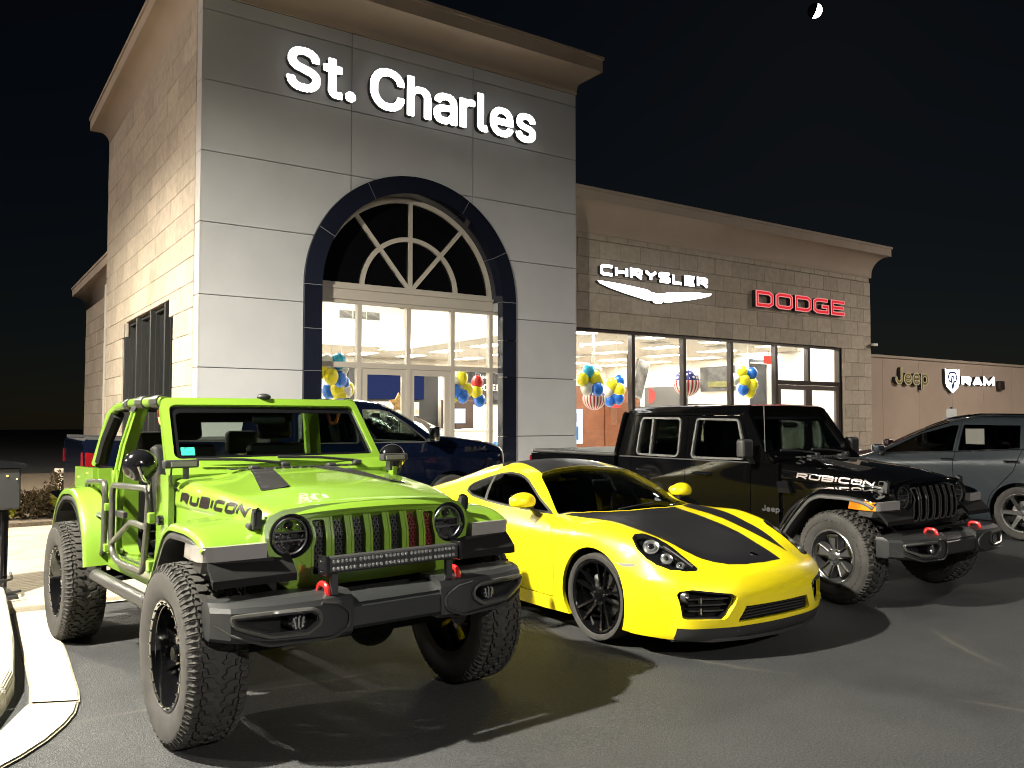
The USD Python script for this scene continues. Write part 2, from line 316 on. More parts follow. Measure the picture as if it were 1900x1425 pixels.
def drape(pl, dz, holes=None, step=.25):
    """flat polygon cut into a fine sheet laid dz above the ground"""
    m = prism(pl, 'z', 0, .1); m = TM(MF(m).refine_to_length(step)); k = m.triangles_center[:, 2] > .0999
    m = trimesh.Trimesh(m.vertices, m.faces[k], process=False); m.remove_unreferenced_vertices()
    m.vertices[:, 2] = G(m.vertices[:, 0], m.vertices[:, 1])+dz; return m
crv = [(.56, 9.0), (.52, 7.3), (.49, 6.23), (.45, 5.87), (.29, 5.45), (.0, 5.0), (-.5, 4.62), (-1.2, 4.35), (-3.2, 4.1)]
pan1 = Polygon(PAN[:6]+[(.46, 5.85)]+[(.49, 6.23), (.52, 7.3), (.56, 8.94)]).buffer(.0)
pan2 = Polygon([(.70, 5.705)]+PAN[6:]+[(-3.2, 4.02), (-1.2, 4.3), (-.5, 4.6), (.0, 4.95), (.29, 5.4), (.44, 5.82)])
g_ = thing('concrete_gutter', 'pale concrete gutter curving round the bottom left of the lot', 'gutter', kind='structure')
M_gedge = pbr('gutter_edge', (.24, .21, .155), .9, noise=(30.0, .45))
for p_ in (pan1.buffer(-.008), pan2.buffer(-.008)):
    part(g_, 'gutter_slab', drape(p_, .022, step=.3), M_concrete); part(g_, 'slab_edge', drape(p_.buffer(.014).difference(p_.buffer(-.008)), .012, step=.3), M_gedge)
part(g_, 'apron_slab', drape(sbox(.84, 8.98, 12.0, 9.6).difference(sbox(6, 8, 7, 8)), .016, step=.6), M_concrete)
kb = thing('concrete_kerb', 'raised concrete kerb with rounded end at the bottom left', 'kerb', kind='structure')
isl = Polygon([(-3.2, 4.14), (-1.2, 4.39), (-.5, 4.66), (-.02, 5.03), (.25, 5.5), (.33, 5.83), (.40, 6.2), (.46, 7.2), (.50, 9.0), (.5, 9.3), (-3.2, 9.3)])
ker = isl.difference(isl.buffer(-.36).union(sbox(-4, 6, -3, 10).intersection(isl.buffer(-.3))))
for k, (a, b) in enumerate(((9.4, 5.86), (5.845, 3.0))):
    s_ = isl.difference(isl.buffer(-.42)).intersection(sbox(-3.3, b, 1, a))
    m_ = MF(prism(s_, 'z', -.25, .03))
    for ins, z0, z1 in ((.004, .03, .046), (.010, .046, .060), (.019, .060, .072), (.031, .072, .080), (.048, .080, .085)): m_ = m_+MF(prism(s_.buffer(-ins), 'z', z0-.02, z1))
    part(kb, 'kerb_stone', TM(m_), M_concrete)
solo('island_bed', prism(isl.buffer(-.42), 'z', -.2, .05), pbr('bed_soil', (.12, .09, .06), .95, noise=(20.0, .4), bump=(40.0, .8, .03)), 'soil of the raised island behind the kerb', kind='structure')
# grooved ramp on the far left
rp = thing('grooved_ramp', 'grooved tan concrete ramp beyond the kerb on the far left', 'ramp', kind='structure')
ys_ = [9.02, 9.75, 11.75, 13.72, 14.6]
for a, b in zip(ys_[:-1], ys_[1:]):
    def rz(y): return -.09+.115*np.clip((y-9.0)/5.6, 0, 1)
    n_ = max(1, int((b-a)/.085)) if a > 9.5 and b < 14 else 1
    e = np.linspace(a+.012, b-.012, n_+1); rows = []
    for i in range(n_):
        lo, hi = e[i], e[i+1]-(.016 if n_ > 1 else 0)
        m_ = bx(-1.6, 2.3, lo, hi, 0, .02); sk = m_.vertices; sk[:, 1] += (sk[:, 0]-1.0)*.55*(0 if n_ == 1 else .3); sk[:, 2] += rz(sk[:, 1])-.012; rows.append(m_)
    base = bx(-1.6, 2.3, a+.01, b-.01, -.2, 0); base.vertices[:, 2] += np.where(base.vertices[:, 2] > -.1, rz(base.vertices[:, 1]), 0); rows.append(base)
    part(rp, 'ramp_slab', rows, M_walk, False)
solo('planting_bed', bx(-14, 2.9, 14.9, 28, -.2, .06), UsdShade.Material.Get(stage, '/World/Looks/bed_soil'), 'brown mulch bed beside the tower', kind='structure')
solo('pavement', bx(2.6, 46, 13.2, 15.9, -.3, .08), M_walk, 'concrete pavement along the building front', kind='structure')

# ================================================================ the dealership building
FL = .10                                     # floor level
B = thing('dealership_building', 'stone and grey panel car dealership with arched glass entrance tower', 'building')
TX0, TX1, TY, TYB, TZ = 3.5, 11.56, 14.5, 24.3, 8.95
AXC, ASP, ARO, ARI = 7.61, 4.10, 2.31, 1.97  # arch: centre, springing height, outer and inner radius
def arch_poly(r, z0=FL-.1, q=48):
    a = np.linspace(0, PI, q); return Polygon([(AXC-r, z0), (AXC+r, z0)]+[(AXC+r*math.cos(t), ASP+r*math.sin(t)) for t in a])
A_out, A_in = arch_poly(ARO), arch_poly(ARI)
# --- tower front: aluminium panels over a black backing
pf = part(B, 'panel_backing', prism(sbox(TX0+.03, FL-.1, TX1-.03, TZ).difference(A_out.buffer(-.03)), 'y', TY+.035, TY+.25), M_joint)
zs = [FL-.1, 1.29, 2.53, 3.77, 5.01, 6.23, 7.46, 8.68, TZ]; xs = [TX0, 6.2, 8.88, TX1]
for i in range(3):
    for j in range(8):
        q = sbox(xs[i]+(.006 if i else 0), zs[j]+.007, xs[i+1]-(.006 if i < 2 else 0), zs[j+1]-.007).difference(A_out.buffer(.004))
        for g in getattr(q, 'geoms', [q]):
            if g.area > .02:
                m_ = cat([prism(g, 'y', TY+.004, TY+.04), prism(g.buffer(-.004), 'y', TY, TY+.005)]); part(B, 'facade_panel', m_, M_panel)
for j in range(8):                           # the panels turn the corner for 0.3 m
    part(B, 'corner_panel', bx(TX0-.03, TX0-.001, TY+.002, TY+.32, zs[j]+.007, zs[j+1]-.007, .003), M_panelcap)
    part(B, 'corner_panel', bx(TX1+.001, TX1+.03, TY+.002, TY+.6, zs[j]+.007, zs[j+1]-.007, .003), M_panelcap)
# --- stone block walls
def blocks(parent, x0, x1, z0, z1, course, length, place, holes=None, seed=1, jog=.5, first=0.0):
    r = np.random.default_rng(seed); n = int(round((z1-z0)/course)); h = (z1-z0)/n
    for k in range(n):
        e = [x0]; x = x0+first+(length*jog if k % 2 else length)
        while x < x1-.12: e.append(x); x += length
        e.append(x1)
        for a, b in zip(e[:-1], e[1:]):
            q = sbox(a+.0025, z0+k*h+.0025, b-.0025, z0+(k+1)*h-.0025)
            if holes is not None: q = q.difference(holes)
            for g in getattr(q, 'geoms', [q]):
                if g.is_empty or g.area < .012: continue
                d = r.uniform(-.004, .004); gx0, gz0, gx1, gz1 = g.bounds
                pts = np.vstack([[(x, y, z) for x in (gx0, gx1) for y in (d, .05) for z in (gz0, gz1)], [(x, -.010+d, z) for x in (gx0+.006, gx1-.006) for z in (gz0+.006, gz1-.006)]])
                part(parent, 'stone', place(hull(pts)), M_stone, False)
def on_left(x): # wall facing -x: local (u, depth, z) -> (x+depth, y=u, z)
    def f(m): m = m.copy(); v = m.vertices.copy(); m.vertices[:, 0] = x+v[:, 1]; m.vertices[:, 1] = v[:, 0]; m.faces = m.faces[:, ::-1]; return trimesh.Trimesh(m.vertices, m.faces, process=False)
    return f
def on_front(y):
    def f(m): m.apply_translation([0, y, 0]); return m
    return f
LW = (16.34, 21.8, .5, 3.92)                 # window in the tower's left wall (y0, y1, z0, z1)
wl = part(B, 'left_wall', prism(sbox(TY+.26, FL-.2, TYB, TZ).difference(sbox(LW[0], LW[2], LW[1], LW[3])), 'x', TX0+.01, TX0+.3), M_stonej)
blocks(wl, TY+.33, TYB, FL-.1, TZ, .4425, .92, on_left(TX0-.03), sbox(LW[0], LW[2], LW[1], LW[3]), 3)
part(B, 'rear_wall', bx(TX0+.31, TX1-.3, TYB-.3, TYB-.01, 3.9, TZ), M_stucco); part(B, 'right_wall', bx(TX1-.29, TX1, TY+.26, TYB-.31, 5.9, TZ), M_stucco)
part(B, 'tower_roof', bx(TX0+.02, TX1-.02, TY+.27, TYB-.02, TZ+.02, TZ+.2), M_joint)
# --- cornices: a cove that swells out to a square fascia
def ring(x0, x1, y0, y1, prof, sides='LFRB'):
    P = []
    for o, z in prof:
        l, f, r, b = (o if s in sides else 0 for s in 'LFRB'); P.append([(x0-l, y0-f, z), (x1+r, y0-f, z), (x1+r, y1+b, z), (x0-l, y1+b, z), (x0-l, y0-f, z)])
    return grid(np.array(P), flip=True)
def cove(z0, z1, zt, out, n=9):
    p = [(.0, z0), (.035, z0+.001), (.035, z0+.06)]
    for k in range(n+1): a = k/n*PI/2; p.append((.035+(out-.06)*(1-math.cos(a)), z0+.06+(z1-z0-.06)*math.sin(a)))
    return p+[(out, z1+.002), (out, zt-.07), (out+.03, zt-.068), (out+.03, zt), (-.3, zt+.02)]
part(B, 'tower_cornice', ring(TX0, TX1, TY, TYB, cove(TZ, 9.42, 9.76, .45)), M_cornice, 20)
# --- arch surround of dark granite
pieces = []
for s in (-1, 1):
    for a, b in zip([FL-.1, 1.29, 2.53, 3.3], [1.29, 2.53, 3.3, ASP]):
        pieces.append(sbox(AXC-ARO, a+.004, AXC-ARI, b-.004) if s < 0 else sbox(AXC+ARI, a+.004, AXC+ARO, b-.004))
ang = [0, 27, 60, 118, 152, 180]
for a, b in zip(ang[:-1], ang[1:]):
    t = np.radians(np.linspace(a+.15, b-.15, 14)); pieces.append(Polygon([(AXC+ARO*math.cos(u), ASP+ARO*math.sin(u)) for u in t]+[(AXC+ARI*math.cos(u), ASP+ARI*math.sin(u)) for u in t[::-1]]))
ar = part(B, 'arch_surround', prism(A_out.buffer(-.012).difference(A_in.buffer(.012)).intersection(sbox(0, FL-.08, 20, 9)).difference(sbox(AXC, 0, 20, 3.93)), 'y', TY-.05, TY+.42), pbr('granite_joint', (.35, .35, .36), .5))
for q in pieces:
    dp_ = TY+.425 if not (q.bounds[0] > AXC+1 and q.bounds[3] < ASP+.01) else TY+.13
    part(ar, 'granite_piece', cat([prism(q.buffer(-.004), 'y', TY-.062, TY-.05), prism(q, 'y', TY-.052, dp_)]), M_granite)
# --- arched window
FY = TY+.40
WX = [AXC-ARI, 6.545, 7.60, 8.615, 9.55, AXC+ARO-.01]; HUB = (7.64, 4.20)
semi = arch_poly(ARI-.004, 4.0).intersection(sbox(0, 4.2, 20, 9))
bars = [semi.difference(arch_poly(ARI-.10, 4.0)).intersection(sbox(0, 4.2, 20, 9))]
bars += [LineString([HUB, (HUB[0]+2.2*math.cos(math.radians(a)), HUB[1]+2.2*math.sin(math.radians(a)))]).buffer(.04) for a in (49, 90, 130)]
bars += [Point(HUB).buffer(1.09, 32).difference(Point(HUB).buffer(1.0, 32)), sbox(0, 4.2, 20, 4.26)]
fan = unary_union(bars).intersection(semi)
w1 = part(B, 'arched_window', prism(fan, 'y', FY-.05, FY+.03), M_frame)
for g in semi.buffer(-.01).difference(fan).geoms: part(w1, 'pane', prism(g.buffer(.012), 'y', FY+.0, FY+.012), M_black_glass, False)
part(B, 'arch_back', prism(semi.buffer(.2), 'y', FY+.2, FY+.3), M_joint)
part(B, 'transom_beam', cat([bx(AXC-ARI+.004, AXC+ARI-.004, FY-.09, FY+.12, 3.93, 4.195, .008), bx(AXC-ARI+.005, AXC+ARI-.005, FY-.12, FY-.089, 4.13, 4.19, .006)]), M_frame)
# --- entrance: sidelights, transom panes and a pair of doors
DH = 2.64
mem = [sbox(WX[0], FL, WX[0]+.03, 3.93), sbox(WX[5]-.05, FL, WX[5], 3.93)]+[sbox(x-.045, FL, x+.045, 3.93) for x in WX[1:5]]+[sbox(WX[0], DH, WX[5], DH+.10), sbox(WX[0], 3.87, WX[5], 3.93), sbox(WX[0], FL, WX[1], FL+.12), sbox(WX[3], FL, WX[5], FL+.12)]
fr = unary_union(mem)
w2 = part(B, 'entrance_frame', prism(fr, 'y', FY-.06, FY+.06), M_frame)
hole = sbox(WX[0], FL, WX[5], 3.93).difference(fr).difference(sbox(WX[1], FL-1, WX[3], DH+.02))
for g in hole.geoms: part(w2, 'pane', prism(g.buffer(.008), 'y', FY+.0, FY+.008), M_pane, False)
for x0, x1 in ((WX[1]+.048, WX[2]-.006), (WX[2]+.006, WX[3]-.048)):
    d = sbox(x0, FL+.01, x1, DH-.006); op = sbox(x0+.13, FL+.28, x1-.13, DH-.12)
    dp = part(B, 'entrance_door', prism(d.difference(op), 'y', FY-.035, FY+.03), M_frame)
    part(dp, 'pane', prism(op.buffer(.01), 'y', FY-.003, FY+.005), M_pane, False)
    hx = x1-.16 if x0 < 7 else x0+.16; part(dp, 'handle', tube(rounded([(hx, FY-.035, 1.0), (hx, FY-.12, 1.0), (hx, FY-.12, 1.5), (hx, FY-.035, 1.5)], .04), .014, 8), M_steel)
# --- left window of the tower
lw = part(B, 'side_window', prism(sbox(LW[0], LW[2], LW[1], LW[3]).difference(unary_union([sbox(a, LW[2]+.08, b, LW[3]-.08) for a, b in ((16.43, 16.97), (17.1, 18.35), (18.48, 19.85), (19.98, 21.3), (21.42, 21.72))])), 'x', TX0+.06, TX0+.2), M_dkframe)
for a, b in ((16.43, 16.97), (17.1, 18.35), (18.48, 19.85), (19.98, 21.3), (21.42, 21.72)): part(lw, 'pane', bx(TX0+.14, TX0+.15, a-.01, b+.01, LW[2]+.07, LW[3]-.07), M_black_glass, False)
for y in (16.97, 18.35, 19.85, 21.3): part(lw, 'mullion_fin', bx(TX0-.05, TX0+.07, y+.02, y+.11, LW[2]+.02, LW[3]-.02, .01), M_dkframe)
# --- lower section behind the tower on the left
LX = 4.1
part(B, 'rear_section', [bx(LX+.01, LX+.3, TYB+.001, 33.0, -.2, 5.5), bx(LX+.301, 22, 32.7, 33.0, -.2, 5.5), bx(LX+.301, 22, 27.2, 32.69, 5.3, 5.45)], M_stonej)
wl2 = B
blocks(B+'/rear_section', TYB+.02, 33.0, FL-.1, 5.44, .4425, 1.1, on_left(LX-.03), None, 5)
part(B, 'rear_cornice', ring(LX, 22, TYB+.001, 33.0, cove(5.44, 6.02, 6.33, .45), 'LB'), M_cornice, 20)
# --- showroom wing
WY, WX0, WX1, WZ = 15.0, TX1+.032, 23.6, 6.0
SW = (11.75, 22.13, FL, 3.78)
ww = part(B, 'showroom_wall', prism(sbox(WX0, -.2, WX1, WZ).difference(sbox(SW[0], FL-.5, SW[1], SW[3])), 'y', WY+.02, WY+.3), M_stonej)
blocks(ww, WX0, WX1, FL-.1, WZ-.14, .4325, .66, on_front(WY), sbox(SW[0], FL-.5, SW[1], SW[3]), 9, first=.1)
part(B, 'stone_band', cat([bx(x, x+.652, WY-.03, WY+.019, WZ-.135, WZ-.004, .006) for x in np.arange(WX0, WX1-.3, .66)]), M_stone)
part(B, 'showroom_side_wall', bx(WX1-.3, WX1-.001, WY+.301, 28, -.2, WZ), M_stucco)
part(B, 'showroom_cornice', ring(WX0, WX1, WY, 28, cove(WZ, 6.66, 6.95, .46), 'FR'), M_cornice, 20)
part(B, 'showroom_roof', bx(TX1-.2, WX1-.02, WY+.31, 28.0, 5.0, 5.2), M_joint)
mx = [SW[0], 13.8, 15.56, 17.34, 19.17, 20.62, SW[1]]
mem = [sbox(SW[0], FL, SW[0]+.05, SW[3]), sbox(SW[1]-.08, FL, SW[1], SW[3]), sbox(SW[0], SW[3]-.08, SW[1], SW[3]), sbox(SW[0], FL, mx[4], FL+.3)]+[sbox(x-.05, FL, x+.05, SW[3]) for x in mx[1:5]]+[sbox(mx[5]-.05, DH, mx[5]+.05, SW[3]), sbox(mx[4], DH-.02, SW[1], DH+.1)]
fr = unary_union(mem)
w3 = part(B, 'showroom_window', prism(fr, 'y', WY+.05, WY+.2), M_bronze)
hole = sbox(SW[0], FL, SW[1], SW[3]).difference(fr).difference(sbox(mx[4], FL-1, SW[1], DH))
for g in hole.geoms: part(w3, 'pane', prism(g.buffer(.008), 'y', WY+.12, WY+.128), M_pane, False)
M_bronze2 = pbr('bronze_door', (.10, .078, .07), .4, metal=.2)
for x0, x1 in ((mx[4]+.052, mx[5]-.006), (mx[5]+.006, SW[1]-.085)):
    op = sbox(x0+.14, FL+.28, x1-.14, DH-.16)
    dp = part(B, 'side_door', prism(sbox(x0, FL+.01, x1, DH-.03).difference(op), 'y', WY+.07, WY+.15), M_bronze2)
    part(dp, 'pane', prism(op.buffer(.01), 'y', WY+.1, WY+.108), M_pane, False)
# --- service wing on the right
SY = 16.0
sw = part(B, 'service_wing_wall', bx(WX1+.002, 47, SY+.04, SY+1.2, -.2, 3.69), M_joint)
x = WX1+.01
while x < 46.9: part(sw, 'wall_panel', bx(x+.004, min(x+2.2, 47)-.004, SY, SY+.039, .0, 3.69, .003), M_stucco); x += 2.2
part(B, 'service_wing_coping', bx(WX1+.003, 47, SY-.06, SY+.5, 3.691, 3.78, .008), M_cap)
cl = part(B, 'wall_light', bx(33.35, 33.75, SY-.16, SY-.001, 2.75, 3.1, .03), M_bronze)

# ================================================================ signs
def channel(parent, name, shp, y, depth, face, rim=None, inset=.02):
    r = part(parent, name, prism(shp, 'y', y-depth, y), M_ret)
    part(r, 'lit_face', prism(shp.buffer(.004) if rim is None else shp.buffer(-inset), 'y', y-depth-.012, y-depth-.001), face, False)
    if rim is not None: part(r, 'lit_rim', prism(shp.difference(shp.buffer(-inset)), 'y', y-depth-.016, y-depth-.001), rim, False)
def font_letters(text, h, bold=True, width=None, gap=.06):
    """outlines of plain type, letter by letter, as shapely polygons"""
    out, x = [], 0.0
    for ch in text:
        if ch == ' ': x += .30*h; continue
        m = meshkit.text_mesh(ch, h, .01, bold); k = m.triangles_center[:, 2] > .0099
        g = unary_union([Polygon(t[:, :2]) for t in m.triangles[k]]).buffer(.004*h).buffer(-.004*h)
        g = affinity.translate(g, x-g.bounds[0], 0); out.append((ch, g)); x = g.bounds[2]+gap*h
    if width:
        s = width/out[-1][1].bounds[2]; out = [(c, affinity.scale(g, s, 1, origin=(0, 0))) for c, g in out]
    return out
t_ = thing('tower_sign', 'large lit white St. Charles lettering high on the tower', 'sign')
ls = font_letters('St. Charles', .735, True, 5.47, .085)
ls = [(c, g.buffer(.004, join_style=2)) for c, g in ls]
for c, g in ls: channel(t_, 'letter', affinity.translate(g, 4.90, 7.605), TY-.004, .13, M_letter)
t_ = thing('chrysler_sign', 'lit white CHRYSLER lettering above a pair of lit white wings', 'sign')
L_ = letters('CHRYSLER', .26, 1.42, .26, .5); s = 3.62/L_[-1][1].bounds[2]
for c, g in L_: channel(t_, 'letter', affinity.translate(affinity.scale(g, s, 1, origin=(0, 0)), 12.62, 5.03), WY-.015, .1, M_cool)
wx = lambda u: 12.52+u*3.83
up_ = [(0, 1), (.12, .97), (.25, .9), (.36, .82), (.41, .78), (.44, .66), (.5, .61), (.56, .66), (.59, .78), (.64, .82), (.75, .9), (.88, .97), (1, 1)]
lo_ = [(.985, .86), (.9, .64), (.78, .42), (.66, .24), (.58, .12), (.545, .16), (.53, .03), (.5, .0), (.47, .03), (.455, .16), (.42, .12), (.34, .24), (.22, .42), (.1, .64), (.015, .86)]
channel(t_, 'wing_emblem', Polygon([(wx(a), 4.49+.40*b) for a, b in up_+lo_]), WY-.015, .12, M_cool)
t_ = thing('dodge_sign', 'lit red DODGE lettering at the right of the showroom wall', 'sign')
L_ = letters('DODGE', .45, 1.5, .24, .42); s = 3.98/L_[-1][1].bounds[2]
for c, g in L_: channel(t_, 'letter', affinity.translate(affinity.scale(g, s, 1, origin=(0, 0)), 18.08, 4.70), WY-.015, .13, M_red_lit, M_pink_lit, .018)
t_ = thing('jeep_sign', 'unlit gold Jeep lettering on the brown service wing wall', 'sign')
L_ = letters('Jeep', .60, 1.0, .19, .12, round_=True); s = 2.02/L_[-1][1].bounds[2]
for c, g in L_: channel(t_, 'letter', affinity.translate(affinity.scale(g, s, 1, origin=(0, 0)), 26.34, 2.80), SY-.002, .13, M_gold, M_gold2, .02)
t_ = thing('ram_sign', 'lit white RAM lettering beside a white rams head shield', 'sign')
L_ = letters('RAM', .34, 1.15, .30, .3); s = 2.35/L_[-1][1].bounds[2]
for c, g in L_: channel(t_, 'letter', affinity.translate(affinity.scale(g, s, 1, origin=(0, 0)), 30.62, 2.86), SY-.002, .12, M_cool)
sh = Polygon([(0, 1), (.08, .97), (.5, 1), (.92, .97), (1, 1), (1, .45), (.9, .25), (.5, 0), (.1, .25), (0, .45)]); S2 = lambda g: affinity.translate(affinity.scale(g, .95, .86, origin=(0, 0)), 29.5, 2.58)
channel(t_, 'shield', S2(sh), SY-.002, .12, M_cool)
horn = [LineString([(.5, .86), (.3, .84), (.2, .68), (.26, .5), (.36, .46)]).buffer(.035), LineString([(.5, .86), (.7, .84), (.8, .68), (.74, .5), (.64, .46)]).buffer(.035), Polygon([(.42, .74), (.58, .74), (.62, .5), (.56, .2), (.5, .14), (.44, .2), (.38, .5)]).difference(Polygon([(.46, .66), (.54, .66), (.55, .5), (.5, .32), (.45, .5)]))]
part(t_, 'ram_head', prism(S2(unary_union(horn)), 'y', SY-.142, SY-.13), M_navy_print, False)

# ================================================================ showroom interior (seen through the glass)
CZ, BKY = 3.82, 27.0
solo('showroom_floor', bx(TX0+.31, 23.3, WY+.31, BKY, FL-.02, FL), M_floor_in, 'polished tile floor of the showroom', kind='structure')
solo('showroom_floor', bx(TX0+.31, WX0-.3, FY+.07, WY+.309, FL-.021, FL-.001), M_floor_in, kind='structure')
AB = (11.68, 22.8)                           # the atrium ends at these two bulkheads
part(B, 'showroom_ceiling', [bx(AB[0]+.06, 23.3, WY+.31, BKY, CZ, CZ+.05), bx(TX0+.31, AB[0]+.059, AB[1]+.06, BKY, CZ, CZ+.05)], M_ceil)
part(B, 'atrium_bulkhead', [bx(TX0+.31, AB[0], AB[1], AB[1]+.06, CZ-.02, 5.9), bx(AB[0], AB[0]+.06, FY+.35, AB[1]+.06, CZ-.02, 5.9), bx(TX0+.31, AB[0], FY+.13, AB[1], 5.6, 5.7)], M_white_in)
part(B, 'inner_wall', [bx(TX0+.31, 23.3, BKY, BKY+.1, 0, CZ+.05)], M_wall_in); part(B, 'inner_wall', bx(23.2, 23.3, WY+.31, BKY, 0, CZ), M_wall_in); part(B, 'inner_wall', bx(TX0+.301, TX0+.309, WY, BKY, 0, 5.6), M_white_in)
part(B, 'vestibule_wall', [bx(22.4, 22.5, WY+.31, 19.3, FL, CZ-.01)], M_white_in)
for k, x in enumerate((6.0, 9.3)):  # strip lights out of view, placed to light the white bulkhead
    t_ = thing('atrium_light', 'bright strip light high in the entrance atrium, %s one' % ('left' if k == 0 else 'right'), 'ceiling light', group='atrium strip lights')
    part(t_, 'housing', bx(x-.28, x+.28, 17.2, 20.8, 5.5, 5.59), M_frame); part(t_, 'diffuser', bx(x-.25, x+.25, 17.25, 20.75, 5.47, 5.499), M_cove, False)
first = None; k = 0
ORD = ['first', 'second', 'third', 'fourth', 'fifth', 'sixth', 'seventh', 'eighth', 'ninth']
for ri, y in enumerate((15.9, 18.25, 20.65, 23.15, 25.6)):
    ci = -1
    for x in (4.9, 8.2, 11.4, 13.2, 15.5, 17.9, 20.3, 22.3):
        if x < AB[0]+.3 and y < AB[1]+.2: continue
        if x == 11.4 and y < 23: continue
        ci += 1; lab_ = 'recessed square ceiling light in the %s row from the glass, %s from the left' % (ORD[ri], ORD[ci])
        if first is None:
            first = thing('ceiling_light', 'recessed square ceiling light', 'ceiling light', (x, y, CZ), group='recessed showroom ceiling lights')
            part(first, 'frame', prism(sbox(-.34, -.64, .34, .64).difference(sbox(-.30, -.60, .30, .60)), 'z', -.012, -.002), M_white_in); part(first, 'diffuser', bx(-.30, .30, -.60, .60, -.008, -.003), M_troffer, False)
            tag(first, lab_)
        else: copy_of(first, 'ceiling_light', lab_, 'ceiling light', (x, y, CZ), 0, 'recessed showroom ceiling lights')
for x, y, wh in ((13.0, 17.1, 'above the left balloon cluster'), (16.6, 17.2, 'above the larger striped ball'), (19.0, 17.0, 'above the right balloon cluster'), (18.0, 22.0, 'deep in the room above the brown cabinet')):
    t_ = thing('ceiling_vent', 'grey square air vent in the showroom ceiling '+wh, 'air vent', (x, y, CZ), group='showroom ceiling vents')
    for s in (.3, .2, .1): part(t_, 'louvre', prism(sbox(-s, -s, s, s).difference(sbox(-s+.05, -s+.05, s-.05, s-.05)), 'z', -.03+.05*s, -.004), M_steel, False)
t_ = thing('wall_vent', 'long tan air grille on the white atrium bulkhead', 'air vent')
part(t_, 'frame', bx(9.36, 10.72, AB[1]-.03, AB[1]-.001, 4.57, 4.84), M_white_in)
for k in range(3): part(t_, 'grille', [bx(9.40+k*.435, 9.40+k*.435+.41, AB[1]-.045+.002*j, AB[1]-.031, 4.595+.026*j, 4.613+.026*j) for j in range(9)], M_satin, False)

# furniture and displays along the walls
M_blue_scr = glow('blue_screen', (.05, .07, .22), .55); M_scr_w = glow('white_glow', (.75, .85, 1.0), 1.5); M_red_led = glow('red_led', (1.0, .06, .05), 2.2)
M_banner = pbr('black_banner', (.02, .018, .018), .35, bump=(1.5, 1.0, .25)); M_print_w = pbr('white_print', (.8, .78, .74), .6); M_blue = pbr('blue_balloon', (.01, .12, .55), .2, coat=.5); M_yel = pbr('yellow_balloon', (.85, .75, .02), .25, coat=.5)
M_ltb = pbr('light_blue_balloon', (.03, .38, .62), .22, coat=.5); M_wht = pbr('white_balloon', (.85, .82, .72), .25, coat=.5); M_redp = pbr('red_paint', (.42, .012, .012), .3, coat=.5)
s27 = lambda x, z: (((x-0)*27/23), (z-1.67)*27/23+1.67)
t_ = thing('video_wall', 'dark display wall with a large blue screen behind the entrance doors', 'screen')
part(t_, 'backing', bx(11.4, 14.9, BKY-.25, BKY-.001, 1.2, 3.55), M_joint); part(t_, 'blue_screen', bx(12.05, 14.3, BKY-.29, BKY-.251, 2.35, 3.4), M_blue_scr, False); part(t_, 'poster', bx(11.8, 14.1, BKY-.3, BKY-.251, 1.75, 2.25), pbr('poster', (.6, .48, .38), .6, noise=(6.0, .5)), False)
t_ = thing('showroom_banner', 'black Jeep CHEROKEE banner hanging on the back wall', 'banner')
part(t_, 'sheet', bx(16.0, 18.6, BKY-.06, BKY-.02, 2.2, 3.45), M_banner)
for c, g in letters('Jeep', .16, 1.0, .2, .12, round_=True): part(t_, 'printed_letter', prism(affinity.translate(g, 16.75, 3.18), 'y', BKY-.072, BKY-.061), M_print_w, False)
for c, g in letters('CHEROKEE', .25, .52, .18, .35): part(t_, 'printed_letter', prism(affinity.translate(g, 16.2, 2.72), 'y', BKY-.072, BKY-.061), M_print_w, False)
t_ = thing('service_counter', 'white reception counter along the back of the showroom', 'counter')
part(t_, 'body', bx(13.6, 19.4, 24.6, 25.3, FL, 1.25), M_white_in); part(t_, 'worktop', bx(13.5, 19.5, 24.5, 25.4, 1.251, 1.30, .01), M_print_w)
t_ = thing('counter_monitor', 'bright monitor standing on the reception counter', 'monitor'); part(t_, 'screen', bx(14.1, 14.9, 24.8, 24.84, 1.5, 2.0), M_scr_w, False); part(t_, 'casing', bx(14.07, 14.93, 24.842, 24.88, 1.47, 2.03), M_blackpl); part(t_, 'stand', [bx(14.45, 14.55, 24.885, 24.91, 1.31, 1.7), bx(14.3, 14.7, 24.75, 24.95, 1.301, 1.315)], M_blackpl)
t_ = thing('counter_back_panel', 'dark brown panel behind the reception counter', 'panel'); part(t_, 'board', bx(14.9, 16.2, 26.4, 26.5, FL, 2.3), pbr('dark_board', (.05, .03, .022), .4)); part(t_, 'edge_trim', bx(14.88, 16.22, 26.38, 26.52, 2.301, 2.33), M_wood)
t_ = thing('pink_display_jar', 'pink jar shaped display with grey lid on the counter front', 'display'); part(t_, 'jar', lathe([(1.32, .0), (1.32, .14), (1.36, .19), (1.62, .19), (1.68, .14), (1.68, 0)], 20, 'z').apply_translation([16.6, 24.75, .0]), pbr('pink', (.45, .06, .13), .3)); part(t_, 'lid', lathe([(1.681, 0), (1.681, .15), (1.77, .15), (1.77, 0)], 20, 'z').apply_translation([16.6, 24.75, 0]), M_steel)
t_ = thing('wood_cabinet', 'tall brown wood panel cabinet by the left edge of the showroom window', 'cabinet'); part(t_, 'carcass', bx(16.9, 20.2, 21.7, 22.2, FL, 2.75), M_wood); part(t_, 'door_panel', bx(16.95, 18.5, 21.66, 21.699, .25, 2.68, .01), M_wood); part(t_, 'door_panel', bx(18.55, 20.15, 21.66, 21.699, .25, 2.68, .01), M_wood)
t_ = thing('led_price_sign', 'small red LED characters in front of the brown cabinet', 'sign')
